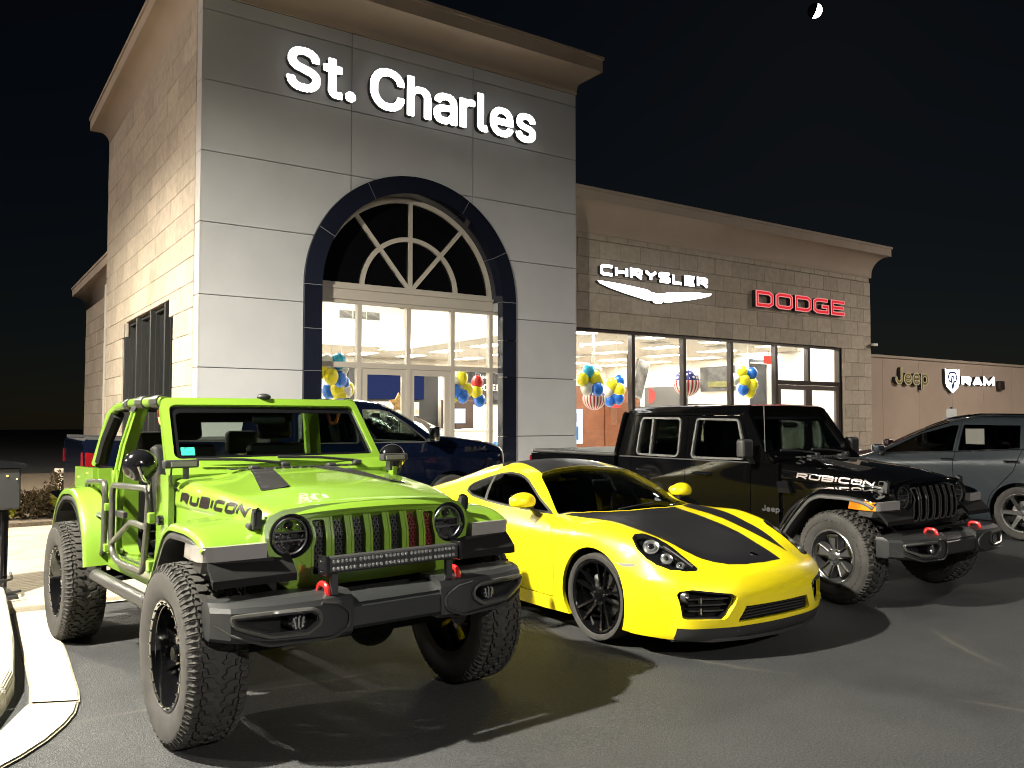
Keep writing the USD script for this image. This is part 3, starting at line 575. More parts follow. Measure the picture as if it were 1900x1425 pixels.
for c, g in letters('255', .2, .8, .2, .4): part(t_, 'digit', prism(affinity.translate(affinity.scale(g, 1, 1, origin=(0, 0)), 19.0, 1.55), 'y', 21.2, 21.24), M_red_led, False)
part(t_, 'led_line', bx(18.5, 18.82, 21.2, 21.24, 2.02, 2.12), M_red_led, False); part(t_, 'support', bx(18.45, 19.9, 21.241, 21.26, 1.45, 2.2), M_pane, False)
t_ = thing('poster_stand', 'white framed poster with a blue figure beside the brown cabinet', 'poster'); part(t_, 'board', bx(15.0, 15.9, 19.6, 19.64, .9, 1.95), M_scr_w, False); part(t_, 'blue_print', bx(15.1, 15.72, 19.585, 19.599, 1.02, 1.42), pbr('blue_print', (.01, .12, .5), .5), False); part(t_, 'dark_print', bx(15.35, 15.66, 19.585, 19.599, 1.56, 1.82), M_navy_print, False); part(t_, 'post', bx(15.42, 15.5, 19.645, 19.68, FL, 1.9), M_steel)  # board emits so that the poster reads bright
t_ = thing('wall_banner', 'dark wide banner of a road on the right hand showroom wall', 'banner'); part(t_, 'sheet', bx(23.12, 23.19, 18.4, 21.6, 2.65, 3.55), pbr('road_print', (.06, .055, .05), .4, noise=(2.2, .8, 5.0))); part(t_, 'grass_print', bx(23.10, 23.119, 18.6, 21.2, 2.8, 3.0), pbr('grass_print', (.12, .11, .03), .6, noise=(3.0, .5)), False)
t_ = thing('wall_artwork', 'grey and red picture low on the right hand showroom wall', 'picture'); part(t_, 'sheet', bx(23.15, 23.19, 22.3, 24.6, 1.5, 2.9), pbr('grey_print', (.09, .085, .08), .5)); part(t_, 'red_shape', prism(Point(0, 0).buffer(.3).intersection(sbox(-.3, -.3, .05, .3)), 'x', 23.13, 23.149).apply_translation([0, 24.3, 2.55]), M_redp, False)
t_ = thing('hanging_screen', 'silver screen hung at a tilt from a pole under the showroom ceiling', 'screen'); pole = tube([(19.0, 21.0, CZ), (19.0, 21.0, 2.6)], .035, 8); part(t_, 'pole', pole, M_blackpl)
sc = xform(bx(-.28, .28, -.06, .06, -.65, .65, .02), rotm([0, 1, 0], .33), (19.42, 20.9, 3.0)); part(t_, 'casing', sc, M_steel); part(t_, 'display', xform(bx(-.24, .24, -.07, -.0605, -.60, .60), rotm([0, 1, 0], .33), (19.42, 20.9, 3.0)), pbr('screen_face', (.14, .13, .12), .1, noise=(2.0, .9)), False)
t_ = thing('exit_sign', 'small red exit sign under the ceiling near the side door', 'sign'); part(t_, 'box', bx(21.7, 22.15, 17.5, 17.56, 3.42, 3.68), glow('exit_red', (1.0, .12, .08), 1.0), False); part(t_, 'bracket', bx(21.9, 21.95, 17.52, 17.54, 3.681, CZ), M_steel)
t_ = thing('dark_partition', 'dark grey partition beyond the side door transom', 'partition'); part(t_, 'board', bx(21.6, 23.1, 18.0, 18.05, FL, 3.6), pbr('slate', (.05, .05, .055), .5)); part(t_, 'rail', bx(21.6, 23.1, 17.95, 17.999, 3.45, 3.5), M_white_in)

# balloons
def balloon(parent, c, r, m_): 
    b = ball((0, 0, 0), r, 2); b.vertices[:, 2] *= 1.12; b.vertices[:, 2] -= np.where(b.vertices[:, 2] < 0, .12*np.abs(b.vertices[:, 2]), 0); p = part(parent, 'balloon', xform(b, None, c), m_, True)
    part(p, 'knot', lathe([(-r*1.3, .0), (-r*1.3, .022), (-r*1.18, .006), (-r*1.1, .012)], 8, 'z').apply_translation(c), m_)
def cluster(label, c, spec, r=.15, group=None):
    t = thing('balloon_cluster', label, 'balloons', (0, 0, 0), group=group)
    for dx, dz, m_, dy in spec: balloon(t, (c[0]+dx, c[1]+dy, c[2]+dz), r, m_)
    part(t, 'string', tube(rounded([(c[0], c[1], c[2]+.2), (c[0]-.06, c[1], c[2]+.4), (c[0]+.03, c[1], c[2]+.62), (c[0], c[1], CZ if c[0] > 12 else c[2]+1.0)], .1), .006, 5), M_print_w)
cluster('cluster of pale yellow, white and blue balloons hanging left of the striped balls', (12.98, 15.62, 2.62), [(-.12, .2, M_ltb, 0), (.14, .2, M_wht, .05), (-.26, .0, M_yel, .05), (.05, .05, M_yel, -.05), (.26, -.06, M_yel, .1), (-.14, -.22, M_wht, .05), (.06, -.24, M_blue, -.12), (-.02, -.02, M_wht, .2)])
cluster('cluster of yellow and blue balloons half hidden by a showroom mullion', (14.35, 16.3, 2.42), [(-.16, .15, M_yel, 0), (.08, .22, M_blue, 0), (0, 0, M_yel, -.1), (-.22, -.06, M_wht, .1), (.02, -.22, M_blue, -.05), (-.14, -.28, M_blue, .1), (.2, -.02, M_yel, .1)])
cluster('cluster of yellow and blue balloons by the fourth showroom pane', (18.62, 15.62, 2.72), [(-.22, .26, M_yel, 0), (.1, .22, M_blue, -.08), (-.18, .02, M_yel, -.05), (.26, .04, M_wht, .1), (-.18, -.24, M_blue, 0), (.1, -.1, M_yel, -.1), (.1, -.3, M_yel, 0), (-.36, .05, M_wht, .15)])
cluster('large balloon cluster behind the left entrance sidelight', (6.38, 15.75, 2.66), [(-.14, .14, M_wht, 0), (.10, .16, M_ltb, -.05), (-.26, -.04, M_yel, 0), (-.08, -.16, M_yel, -.1), (.14, -.2, M_blue, -.02), (.22, .02, M_wht, .1), (.0, .0, M_wht, .15)], .145)
cluster('yellow and blue balloons low beside the left entrance door', (6.72, 16.2, 2.28), [(.05, .12, M_blue, 0), (-.08, .0, M_yel, -.05), (-.2, -.04, M_blue, .1), (.1, -.06, M_wht, 0), (-.02, -.2, M_yel, -.08), (.2, .0, M_yel, .1)])
cluster('balloon cluster on a pole behind the right entrance sidelight', (9.30, 15.75, 2.36), [(.04, .2, M_yel, -.05), (-.14, .1, M_wht, 0), (.04, .0, M_wht, .06), (.2, -.06, M_yel, -.02), (-.13, -.08, M_blue, -.06), (.05, -.2, M_blue, -.08), (-.1, -.2, M_yel, .1)], .135)
cluster('small yellow, red and blue balloons at the right edge of the entrance', (10.3, 16.6, 2.3), [(.0, .22, M_redp, 0), (-.02, .0, M_yel, 0), (.06, -.2, M_blue, 0)], .14)
n = {'tc': ('texture_coordinate', {}), 'sp': ('separate_xyz', {}), 'at': ('math', {'math_type': 'arctan2'}), 'ml': ('math', {'math_type': 'multiply', 'value2': 20/(2*PI)}), 'fr': ('math', {'math_type': 'fraction'}), 'st': ('math', {'math_type': 'greater_than', 'value2': .5}),
  'c': ('mix', {'color1': (.8, .74, .66), 'color2': (.42, .025, .03)}), 'v': ('voronoi_texture', {'scale': 9.0, 'randomness': .35}), 'lt': ('math', {'math_type': 'less_than', 'value2': .32}), 'b': ('mix', {'color1': (.03, .03, .14), 'color2': (.8, .78, .8)}),
  'gt': ('math', {'math_type': 'greater_than', 'value2': .07}), 'mm': ('mix', {}), 'p': ('principled_bsdf', {'roughness': .3})}
M_flag = mat('stars_and_stripes', n, [('tc.object', 'sp.vector'), ('sp.y', 'at.value1'), ('sp.x', 'at.value2'), ('at.value', 'ml.value1'), ('ml.value', 'fr.value1'), ('fr.value', 'st.value1'), ('st.value', 'c.fac'), ('tc.object', 'v.vector'), ('v.distance', 'lt.value1'), ('lt.value', 'b.fac'), ('sp.z', 'gt.value1'), ('gt.value', 'mm.fac'), ('c.color', 'mm.color1'), ('b.color', 'mm.color2'), ('mm.color', 'p.base_color')], surface='p.BSDF')
for lab, c, r in (('smaller star spangled striped ball hanging under the left balloon cluster', (13.35, 16.0, 2.16), .29), ('larger star spangled striped ball hanging in the middle of the showroom window', (16.3, 15.7, 2.60), .36)):
    t = thing('striped_ball', lab, 'hanging ball', c); b = ball((0, 0, 0), r, 3); part(t, 'ball', b, M_flag, True); part(t, 'string', tube([(0, 0, r), (0, 0, CZ-c[2])], .005, 5), M_print_w)
t = thing('star_balloon', 'pale gold star shaped balloon behind the right entrance door', 'balloon', (8.55, 17.2, 2.0)); st = Polygon([(.26*math.sin(k*PI/5)*(1 if k % 2 == 0 else .5), .26*math.cos(k*PI/5)*(1 if k % 2 == 0 else .5)) for k in range(10)])
part(t, 'foil', hull(np.vstack([prism(st.buffer(-.001), 'y', -.01, .01).vertices])) if False else cat([prism(st, 'y', -.02, .02), prism(st.buffer(-.05), 'y', -.05, .05)]), pbr('gold_foil', (.75, .5, .3), .25, metal=.7)); part(t, 'string', tube([(0, 0, -.2), (0, 0, -1.0)], .005, 5), M_print_w)

# ================================================================ vehicle helpers
def loft(R, caps=True, flip=False):
    """closed rings (n, k, 3) joined into a tube with fan caps"""
    R = np.asarray(R, float); n, k = R.shape[:2]
    m = grid(np.concatenate([R, R[:, :1]], 1)); v, f = [m.vertices], [m.faces]
    if caps:
        for ring_, s in ((R[0], 1), (R[-1], -1)):
            o = sum(map(len, v)); v.append(np.vstack([ring_.mean(0), ring_])); i = np.arange(k); q = np.c_[np.zeros(k, int), 1+i, 1+(i+1) % k]+o; f.append(q[:, ::s])
    m = trimesh.Trimesh(np.vstack(v), np.vstack(f), process=True)
    if m.volume < 0: m.invert()
    return m
def sheet(fn, us, vs, th=None):
    """surface fn(u, v) -> point over a grid"""
    return grid(np.array([[fn(u, v) for v in vs] for u in us], float))
def sides(fn):
    for s in (-1, 1): fn(s, (lambda m: m) if s < 0 else mirror_x)
def prof_normal(path):
    p = np.asarray(path, float); t = np.gradient(p, axis=0); t /= np.linalg.norm(t, axis=1, keepdims=True); return p, np.c_[-t[:, 1], t[:, 0]]
def smooth_path(pts, n=28):
    p = np.asarray(pts, float); s = np.r_[0, np.cumsum(np.linalg.norm(np.diff(p, axis=0), axis=1))]
    f = PchipInterpolator(s, p); return f(np.linspace(0, s[-1], n))

M_tyre = pbr('tyre_rubber', (.030, .028, .026), .78, noise=(9.0, .3, 5.0), bump=(220.0, .25, .002)); M_tread = pbr('tyre_tread', (.026, .024, .021), .85, noise=(14.0, .35), bump=(120.0, .3, .003))
M_rimblk = pbr('gloss_black_rim', (.003, .003, .0035), .10, coat=.5, spec=.5); M_rimsil = pbr('machined_rim', (.52, .52, .53), .22, metal=1.0); M_gunm = pbr('gunmetal', (.20, .20, .205), .28, metal=.8)
M_disc = pbr('brake_disc', (.3, .29, .28), .35, metal=1.0)
def carcass(R, W, rr):
    h = R-rr; a = np.array([-.36, -.42, -.475, -.5, -.497, -.475, -.43, -.36, -.2, 0]); r = np.array([rr-.012, rr+.01, rr+.25*h, rr+.5*h, rr+.72*h, R-.042, R-.021, R-.0155, R-.0145, R-.014])
    return np.r_[a, -a[:-1][::-1]]*W, np.r_[r, r[:-1][::-1]]
BLK_MT = [[(.02, -.265), (.30, -.27), (.42, -.21), (.80, -.19), (.86, -.06), (.66, -.02), (.50, -.09), (.22, -.09), (.06, -.15)], [(.55, -.29), (.95, -.29), (.97, -.23), (.60, -.235)],
          [(.06, -.31), (.34, -.30), (.50, -.33), (.52, -.41), (.48, -.478), (.12, -.478), (.05, -.40)], [(.60, -.33), (.90, -.31), (.95, -.40), (.90, -.468), (.63, -.468)]]
BLK_AT = [[(.05, -.24), (.5, -.26), (.62, -.12), (.9, -.10), (.82, -.02), (.4, -.03), (.3, -.13)], [(.1, -.30), (.72, -.30), (.74, -.42), (.70, -.508), (.14, -.508), (.08, -.42)]]
def tread(R, W, rr, N, blk, h=.0135):
    a, r = carcass(R, W, rr)
    k = slice(3, len(a)-3); fr = PchipInterpolator(a[k], r[k]); v, f = [], []
    for i in range(N):
        for b in blk:
            for mir in (1, -1):
                p = np.array(b, float); p[:, 1] *= mir; th = (i+p[:, 0]+(.5 if mir < 0 else 0))/N*2*PI; av = np.clip(p[:, 1], -.5, .5)*W; over = np.maximum(np.abs(p[:, 1])-.5, 0)
                r0 = fr(np.clip(av, a[3]+1e-4, a[-4]-1e-4)); sl = fr(np.clip(av, a[3]+1e-4, a[-4]-1e-4), 1); nn = np.sqrt(1+sl**2); na, nr = -sl/nn, 1/nn
                low = np.abs(p[:, 1]) > .45; r0 = r0-np.where(low, (np.abs(p[:, 1])-.45)*1.2*W*.35, 0)
                c = np.array([th.mean(), 0]); o = len(v)*0+sum(len(x) for x in v); n = len(p)
                rings = []
                for hh, sh in ((-.004, 1.0), (h*.9, 1.0), (h, .93)):
                    hk = hh*np.where(low, .45, 1.0); A = av+na*hk; Rr = r0+nr*hk; t2 = th.mean()+(th-th.mean())*sh; A = A if sh == 1 else A.mean()+(A-A.mean())*sh
                    rings.append(np.c_[A, Rr*np.cos(t2), Rr*np.sin(t2)])
                top = rings[-1].mean(0, keepdims=True); v.append(np.vstack(rings+[top])); j = np.arange(n); j2 = (j+1) % n
                q = np.vstack([np.c_[j+l*n, j2+l*n, j2+(l+1)*n] for l in (0, 1)]+[np.c_[j+l*n, j2+(l+1)*n, j+(l+1)*n] for l in (0, 1)]+[np.c_[j+2*n, j2+2*n, np.full(n, 3*n)]])
                f.append((q if mir < 0 else q[:, ::-1])+o)
    m = trimesh.Trimesh(np.vstack(v), np.vstack(f), process=False)
    return m
def spin(m, n, a0=0.0): return cat([xform(m, rotm([1, 0, 0], a0+i*2*PI/n)) for i in range(n)])
def wheel_parts(kind, R, W, rr):
    """meshes of one wheel, axle along x, outer face towards -x"""
    a, r = carcass(R, W, rr); P = {'tyre': [('', lathe(np.c_[a, r], 72), M_tyre)]}
    if kind in ('mt', 'at'): P['tyre'].append(('tread', tread(R, W, rr, 42 if kind == 'mt' else 40, BLK_MT if kind == 'mt' else BLK_AT), M_tread))
    else:
        rows = [tube([(x, (R-.0125)*math.cos(t), (R-.0125)*math.sin(t)) for t in np.linspace(0, 2*PI, 73)[:-1]], .0035, 4, True) for x in (-.06, -.02, .02, .06)]
    w = W/2; lip = lathe([(-.36*W, rr-.02), (-.41*W, rr+.0), (-.44*W, rr+.012), (-.445*W, rr+.004), (-.43*W, rr-.012), (-.36*W, rr-.018), (-.05*W, rr-.035), (.25*W, rr-.05), (.40*W, rr-.01), (.42*W, rr-.0)], 64)
    if kind == 'mt':
        P['rim'] = [('', lip, M_rimblk)]
        P['rim'].append(('stud', [ball((-.447*W, (rr-.004)*math.cos(t), (rr-.004)*math.sin(t)), .0065, 1) for t in np.arange(24)*2*PI/24], M_chrome))
        sp = hull([(-.02, .05, -.03), (-.02, .05, .03), (.03, .05, -.04), (.03, .05, .04), (-.06, rr-.03, -.022), (-.06, rr-.03, .022), (.02, rr-.03, -.03), (.02, rr-.03, .03)])
        P['rim'] += [('spoke', spin(sp, 8), M_rimblk), ('hub', lathe([(-.095, 0), (-.095, .036), (-.085, .045), (-.03, .048), (-.02, .11), (.04, .12), (.04, 0)], 32), M_rimblk), ('lug_nut', spin(lathe([(-.055, 0), (-.055, .007), (-.05, .011), (-.01, .011), (-.01, 0)], 8).apply_translation([0, .0635, 0]), 5), M_chrome)]
    elif kind == 'at':
        P['rim'] = [('', lip, M_gunm), ('outer_ring', tube([(-.43*W, (rr-.004)*math.cos(t), (rr-.004)*math.sin(t)) for t in np.linspace(0, 2*PI, 65)[:-1]], .008, 6, True), M_rimsil)]
        sp = cat([hull([(-.085, .05, -.034), (-.085, .05, .034), (-.02, .05, -.04), (-.02, .05, .04), (-.10, rr-.045, -.062), (-.10, rr-.045, .062), (-.03, rr-.02, -.075), (-.03, rr-.02, .075)])])
        ed = cat([hull([(-.103, .075, s*.020-.004), (-.103, .075, s*.020+.004), (-.08, .075, s*.02), (-.118, rr-.05, s*.050-.007), (-.118, rr-.05, s*.050+.007), (-.09, rr-.05, s*.05)]) for s in (-1, 1)]+[hull([(-.118, rr-.055, -.05), (-.118, rr-.04, -.05), (-.118, rr-.055, .05), (-.118, rr-.04, .05), (-.09, rr-.045, 0)])])
        P['rim'] += [('spoke', spin(sp, 5), M_gunm), ('spoke_edge', spin(ed, 5), M_rimsil), ('hub', lathe([(-.115, 0), (-.115, .03), (-.105, .036), (-.09, .06), (-.02, .075), (-.02, 0)], 32), M_gunm), ('lug_nut', spin(lathe([(-.11, 0), (-.11, .008), (-.105, .012), (-.07, .012), (-.07, 0)], 8).apply_translation([0, .0635, 0]), 5, PI/5), M_chrome)]
        P['rim'].append(('disc', lathe([(-.01, 0), (-.01, .155), (.015, .155), (.015, 0)], 40), M_disc))
    else:
        n = 10 if kind == 'sport' else 5; mm = M_rimblk if kind == 'sport' else M_rimsil
        P['rim'] = [('', lip, mm)]
        if kind == 'sport':   # thin pairs of spokes
            sp = cat([hull([(-.055, .045, s*.012-.010), (-.055, .045, s*.012+.010), (-.02, .045, s*.012-.012), (-.02, .045, s*.012+.012), (-.098, rr-.012, s*.052-.010), (-.098, rr-.012, s*.052+.010), (-.06, rr-.012, s*.052-.012), (-.06, rr-.012, s*.052+.012)]) for s in (-1, 1)])
            P['rim'].append(('spoke', spin(sp, 5, .15), mm))
        else:
            sp = hull([(-.075, .04, -.03), (-.075, .04, .03), (-.02, .04, -.035), (-.02, .04, .035), (-.095, rr-.012, -.022), (-.095, rr-.012, .022), (-.05, rr-.012, -.035), (-.05, rr-.012, .035)]); P['rim'].append(('spoke', spin(sp, 6), mm))
        P['rim'] += [('hub', lathe([(-.085, 0), (-.085, .03), (-.075, .034), (-.06, .07), (-.01, .08), (-.01, 0)], 32), mm), ('lug_nut', spin(lathe([(-.075, 0), (-.075, .008), (-.05, .010), (-.05, 0)], 8).apply_translation([0, .056, 0]), 5), M_steel),
            ('disc', lathe([(.0, 0), (.0, .16), (.025, .16), (.025, 0)], 40), M_disc), ('caliper', bx(-.02, .05, .08, .17, -.09, .09, .02), M_gunm)]
    return P
WCACHE = {}
def wheel(t, c, side, kind, R, W, rr, steer=0.0, spin_=0.0):
    key = (kind, R, W, rr)
    if key not in WCACHE: WCACHE[key] = wheel_parts(*key)
    Rm = rotm([0, 0, 1], steer) @ rotm([1, 0, 0], spin_)
    for nm, subs in WCACHE[key].items():
        base = None
        for sub, m, mt in subs:
            m = cat(m) if isinstance(m, list) else m
            if side > 0: m = mirror_x(m)
            m = xform(m, Rm, c)
            if sub == '': base = part(t, nm, m, mt, 35)
            else:
                q = part(base, sub, m, mt, 30)
                if sub in ('tread', 'stud'): tag(q, kind='stuff')

# ================================================================ jeep-type off-roaders (green open one and black pickup)
def paint(name, col, rough=.35, metal=0.0, flake=0.0):
    return pbr(name, col, rough, metal, coat=1.0, coat_rough=.02, bump=(18.0, .010, .01))
M_green = paint('green_paint', (.146, .262, .023), .34); M_blk = paint('black_paint', (.0018, .0018, .002), .06)
M_trim = pbr('grey_black_trim', (.022, .0215, .021), .5, bump=(400.0, .15, .001)); M_bump = pbr('textured_steel_bumper', (.020, .021, .022), .42, metal=.1, bump=(260.0, .2, .0015)); M_inner = pbr('dark_interior', (.006, .006, .006), .85, spec=.2); M_seat = pbr('seat_leather', (.008, .008, .008), .6, spec=.3)
M_mesh = pbr('grille_mesh', (.008, .008, .008), .5); M_meshred = pbr('grille_mesh_red', (.11, .006, .006), .5)
M_wind = pane('windscreen', (.66, .72, .67), .05); M_tint = pane('tinted_pane', (.26, .28, .27), .06)
M_lens = pane('lamp_lens_clear', (.95, .96, .97), .07); M_clear = pbr('frosted_lens', (.22, .21, .20), .25, coat=.6); M_amber = pbr('amber_lens', (.75, .22, .01), .2, coat=.8, emit_=((1, .4, .05), .12)); M_redlens = pbr('red_lens', (.14, .004, .006), .12, coat=.8)
M_glint = pbr('glint_chrome', (.85, .85, .86), .10, metal=1.0); M_led = pbr('led_reflector', (.72, .72, .70), .18, metal=.9); M_decal = pbr('black_decal', (.012, .008, .008), .35); M_decalred = pbr('decal_edge', (.28, .02, .02), .4); M_sticker = pbr('teal_sticker', (.02, .30, .24), .4, noise=(60.0, .6)); M_whitep = pbr('paper_white', (.75, .75, .72), .7)

HW = ([-.45, -.30, 0, .4, .8], [.615, .645, .690, .735, .772])   # half width of the bonnet along its length
def on_bonnet_side(pl, s, y0, dirn, dz, up, lift=.0015):
    """wrap flat lettering (x along, y up) round the bonnet's shoulder; up = height of the base line above the shut line"""
    m = TM(MF(prism(pl, 'z', 0, .0012)).refine_to_length(.02)); v = m.vertices.copy(); out = []
    for x, h, o in v:
        y = y0+dirn*x; q = np.array([hood_pt(y, -k) for k in np.linspace(1, .76, 25)])[:, [0, 2]]; d = np.r_[0, np.cumsum(np.linalg.norm(np.diff(q, axis=0), axis=1))]
        hh = h+up; X, Z = np.interp(hh, d, q[:, 0]), np.interp(hh, d, q[:, 1]); e = 1e-3; tx, tz = np.interp(hh+e, d, q[:, 0])-X, np.interp(hh+e, d, q[:, 1])-Z; l = math.hypot(tx, tz)+1e-12
        out.append((X-tz/l*(lift+o), y+.085*np.clip(-y/.45, 0, 1)*(X/.62)**2, Z+tx/l*(lift+o)+dz))
    m.vertices = np.array(out)
    if s > 0: m.vertices[:, 0] *= -1
    m.fix_normals(); return m
def hood_pt(y, s, z0=0.0):
    """s in -1..1 across the bonnet; the outer fifth turns down into the vertical side"""
    q = abs(s); sg = 1 if s >= 0 else -1
    w = np.interp(y, *HW); zc = np.interp(y, [-.45, -.42, -.36, -.2, 0, .4, .8], [1.205, 1.228, 1.248, 1.275, 1.302, 1.344, 1.378]); ze = np.interp(y, [-.45, .8], [1.15, 1.205])
    f = .80; zs = zc-.028
    if q <= f: x = (w-.085)*q/f; z = zc-.028*(q/f)**2.2
    else:
        a = (q-f)/(1-f)
        if a < .6: t = a/.6*PI/2; x = w-.085+.080*math.sin(t); z = zs-.075*(1-math.cos(t))
        else: b = (a-.6)/.4; x = w-.005+.005*b; z = zs-.075-(zs-.075-ze)*b
    bulge = .020*sstep(.44, .34, abs(x))*sstep(-.38, -.05, y)
    return (sg*x, y, z+float(bulge)+z0)
def jeep_front(t, pm, dz, st):
    """front clip shared by both: grille, lamps, bonnet, flares, bumper; dz shifts it to the vehicle's ride height"""
    D = lambda m: xform(cat(m) if isinstance(m, list) else m, None, (0, 0, dz))
    # --- grille
    out = Polygon([(-.50, .80), (.50, .80), (.575, .86), (.615, .97), (.636, 1.08), (.632, 1.14), (.60, 1.185), (.53, 1.212), (.35, 1.230), (0, 1.238), (-.35, 1.230), (-.53, 1.212), (-.60, 1.185), (-.632, 1.14), (-.636, 1.08), (-.615, .97), (-.575, .86)]).buffer(.02, quad_segs=4).buffer(-.02)
    sl = [rrect(-.386+i*.1155, -.386+i*.1155+.078, .862, 1.192-.0004*abs(i-3)**2*10, .018) for i in range(7)]
    lamps = [Point(s*.495, 1.075).buffer(.113, 32) for s in (-1, 1)]
    sl = [q.difference(unary_union(lamps).buffer(.012)) for q in sl]
    def bow(m, d=0.0):
        m = TM(m).copy(); v = m.vertices; v[:, 1] += .10*v[:, 0]**2+np.maximum(v[:, 2]-1.06, 0)*.30+np.maximum(.92-v[:, 2], 0)*.25-.455+d; return D(m)
    g = TM(MF(prism(out.difference(unary_union(sl+lamps)), 'y', .0, .06)).refine_to_length(.06)); gp = part(t, 'grille', bow(g), pm, 25)
    for i, q in enumerate(sl):
        red = st['kind'] == 'green' and i >= 5
        ins = part(gp, 'grille_mesh', bow(TM(MF(prism(q.buffer(.006), 'y', .045, .056)).refine_to_length(.05))), M_meshred if red else M_mesh, False)
        hexes = []
        bz = q.bounds
        for r_ in range(17):
            for c_ in range(3):
                p_ = Point(bz[0]+.014+c_*.025+(r_ % 2)*.0125, bz[1]+.012+r_*.0195)
                if q.buffer(-.006).contains(p_): hexes.append(prism(p_.buffer(.0125, quad_segs=2).difference(p_.buffer(.0085, quad_segs=2)), 'y', .03, .046))
        if hexes: tag(part(gp, 'honeycomb', bow(cat(hexes)), M_meshred if red else M_mesh, False), kind='stuff')
        part(gp, 'slot_rim', bow(TM(MF(prism(q.buffer(.009).difference(q.buffer(-.004)), 'y', -.005, .004)).refine_to_length(.05))), pm if st['kind'] == 'green' else M_gunm, 25)
    # --- headlamps
    def lamp(s, X):
        c = (-.495, -.43+.10*.495**2+.018, 1.075)
        h = part(t, 'headlight', X(D(lathe([(-.03, .119), (-.036, .114), (-.030, .106), (.03, .098), (.06, .06), (.065, 0)], 40, 'y').apply_translation(c))), M_blackgl)
        part(h, 'bezel', X(D(tube([(c[0]+.093*math.cos(a), c[1]-.012, c[2]+.093*math.sin(a)) for a in np.linspace(0, 2*PI, 41)[:-1]], .007, 8, True))), M_gunm)
        for z_, hh in ((.022, .006), (-.022, .006)): part(h, 'divider', X(D(bx(c[0]-.088, c[0]+.088, c[1]-.02, c[1]+.02, c[2]+z_-hh/2, c[2]+z_+hh/2))), M_gunm)
        r_ = np.random.default_rng(5); chips = []
        for k in range(26):
            a, d = r_.uniform(0, 2*PI), .085*math.sqrt(r_.uniform(0, 1)); p = np.array([c[0]+d*math.cos(a), c[1]+.012+r_.uniform(-.01, .02), c[2]+d*math.sin(a)]); chips.append(xform(bx(-.009, .009, -.004, .004, -.007, .007), rotm(r_.normal(size=3), r_.uniform(0, .8)), p))
        for k in range(46):
            a, d = r_.uniform(0, 2*PI), .084*math.sqrt(r_.uniform(.02, 1)); chips.append(ball((c[0]+d*math.cos(a)-.008, c[1]-.004, c[2]+d*math.sin(a)), r_.uniform(.0035, .0065), 1))
        part(h, 'reflector', X(D(cat(chips))), M_glint, True)  # metal chips and beads stand in for lamp glints
        part(h, 'projector', X(D([ball((c[0]+dx, c[1]+.01, c[2]+dz_), .026, 2) for dx, dz_ in ((-.035, .0), (.035, .0), (0, .058), (0, -.055))])), M_blackgl)
        part(h, 'lens', X(D(lathe([(-.040, 0), (-.039, .05), (-.030, .092), (-.02, .103)], 36, 'y').apply_translation(c))), M_lens)
    sides(lamp)
    # --- bonnet
    ys = np.r_[np.linspace(-.45, -.30, 8), np.linspace(-.24, .80, 16)]; ss = np.unique(np.r_[np.linspace(-1, 1, 21), np.linspace(.8, 1, 11), -np.linspace(.8, 1, 11)])
    top = np.array([[hood_pt(y, s) for s in ss] for y in ys]); top[:, :, 1] += .085*np.clip((.0-ys)/.45, 0, 1)[:, None]*(top[:, :, 0]/.62)**2
    hd = part(t, 'bonnet', D(loft(np.concatenate([top, (top-[0, 0, .03])[:, ::-1]*[.98, 1, 1]], 1))), pm, 40)
    def hz(x, y): return hood_pt(y, x/(np.interp(y, *HW)-.085)*.8)[2]
    def vents(s, X):
        vp = [(-.29, .70), (-.14, .735), (-.335, -.03), (-.475, .05)]
        q = Polygon(vp); q = q.buffer(-.02).buffer(.02, quad_segs=3)
        m = TM(MF(prism(q, 'z', 0, .008)).refine_to_length(.05)); m.vertices[:, 2] += [hz(a, b)-.002 for a, b in m.vertices[:, :2]]; v_ = part(hd, 'bonnet_vent', X(D(m)), M_inner)
        for k in range(5):
            a = np.array(vp[0])*(1-k/5-.1)+np.array(vp[3])*(k/5+.1); b = np.array(vp[1])*(1-k/5-.1)+np.array(vp[2])*(k/5+.1)
            part(hd, 'vent_slat', X(D(hull([(p[0]+e*(b-a)[0], p[1]+e*(b-a)[1]+dy, hz(*p)+z_) for p in (a,) for e in (.08, .9) for dy, z_ in ((-.016, .006), (.016, .016), (.016, .006))]))), M_blackpl, False)
        L_ = [(-.685, -.30), (-.60, -.26)]
        lt = part(t, 'bonnet_latch', X(D([hull([(-.652+dx, -.33+dy, 1.12+z_) for dx in (-.022, .022) for dy, z_ in ((-.02, 0), (.03, 0), (-.03, .09), (.0, .105), (-.005, .07))]), rbox(-.69, -.64, -.33, -.27, 1.115, 1.15, .012)])), M_blackpl)
        part(lt, 'latch_loop', X(D(tube(rounded([(-.668, -.36, 1.14), (-.668, -.37, 1.215), (-.64, -.34, 1.23), (-.635, -.30, 1.16)], .02), .007, 6))), M_blackgl)
        part(t, 'washer_jet', X(D(rbox(-.30, -.24, .66, .72, 1.372+.02, 1.41, .012))), M_blackpl)
    sides(vents)
    part(hd, 'cowl_grille', D([bx(-.42+k*.06, -.375+k*.06, .70, .76, 1.392, 1.400) for k in range(15)]), M_blackpl, False)
    # --- black filler boxes added to keep the engine bay dark
    part(t, 'engine_bay', D([bx(-.54, .54, -.33, .78, .72, 1.12), bx(-.50, .50, .76, .80, .66, 1.36)]), M_inner, False)
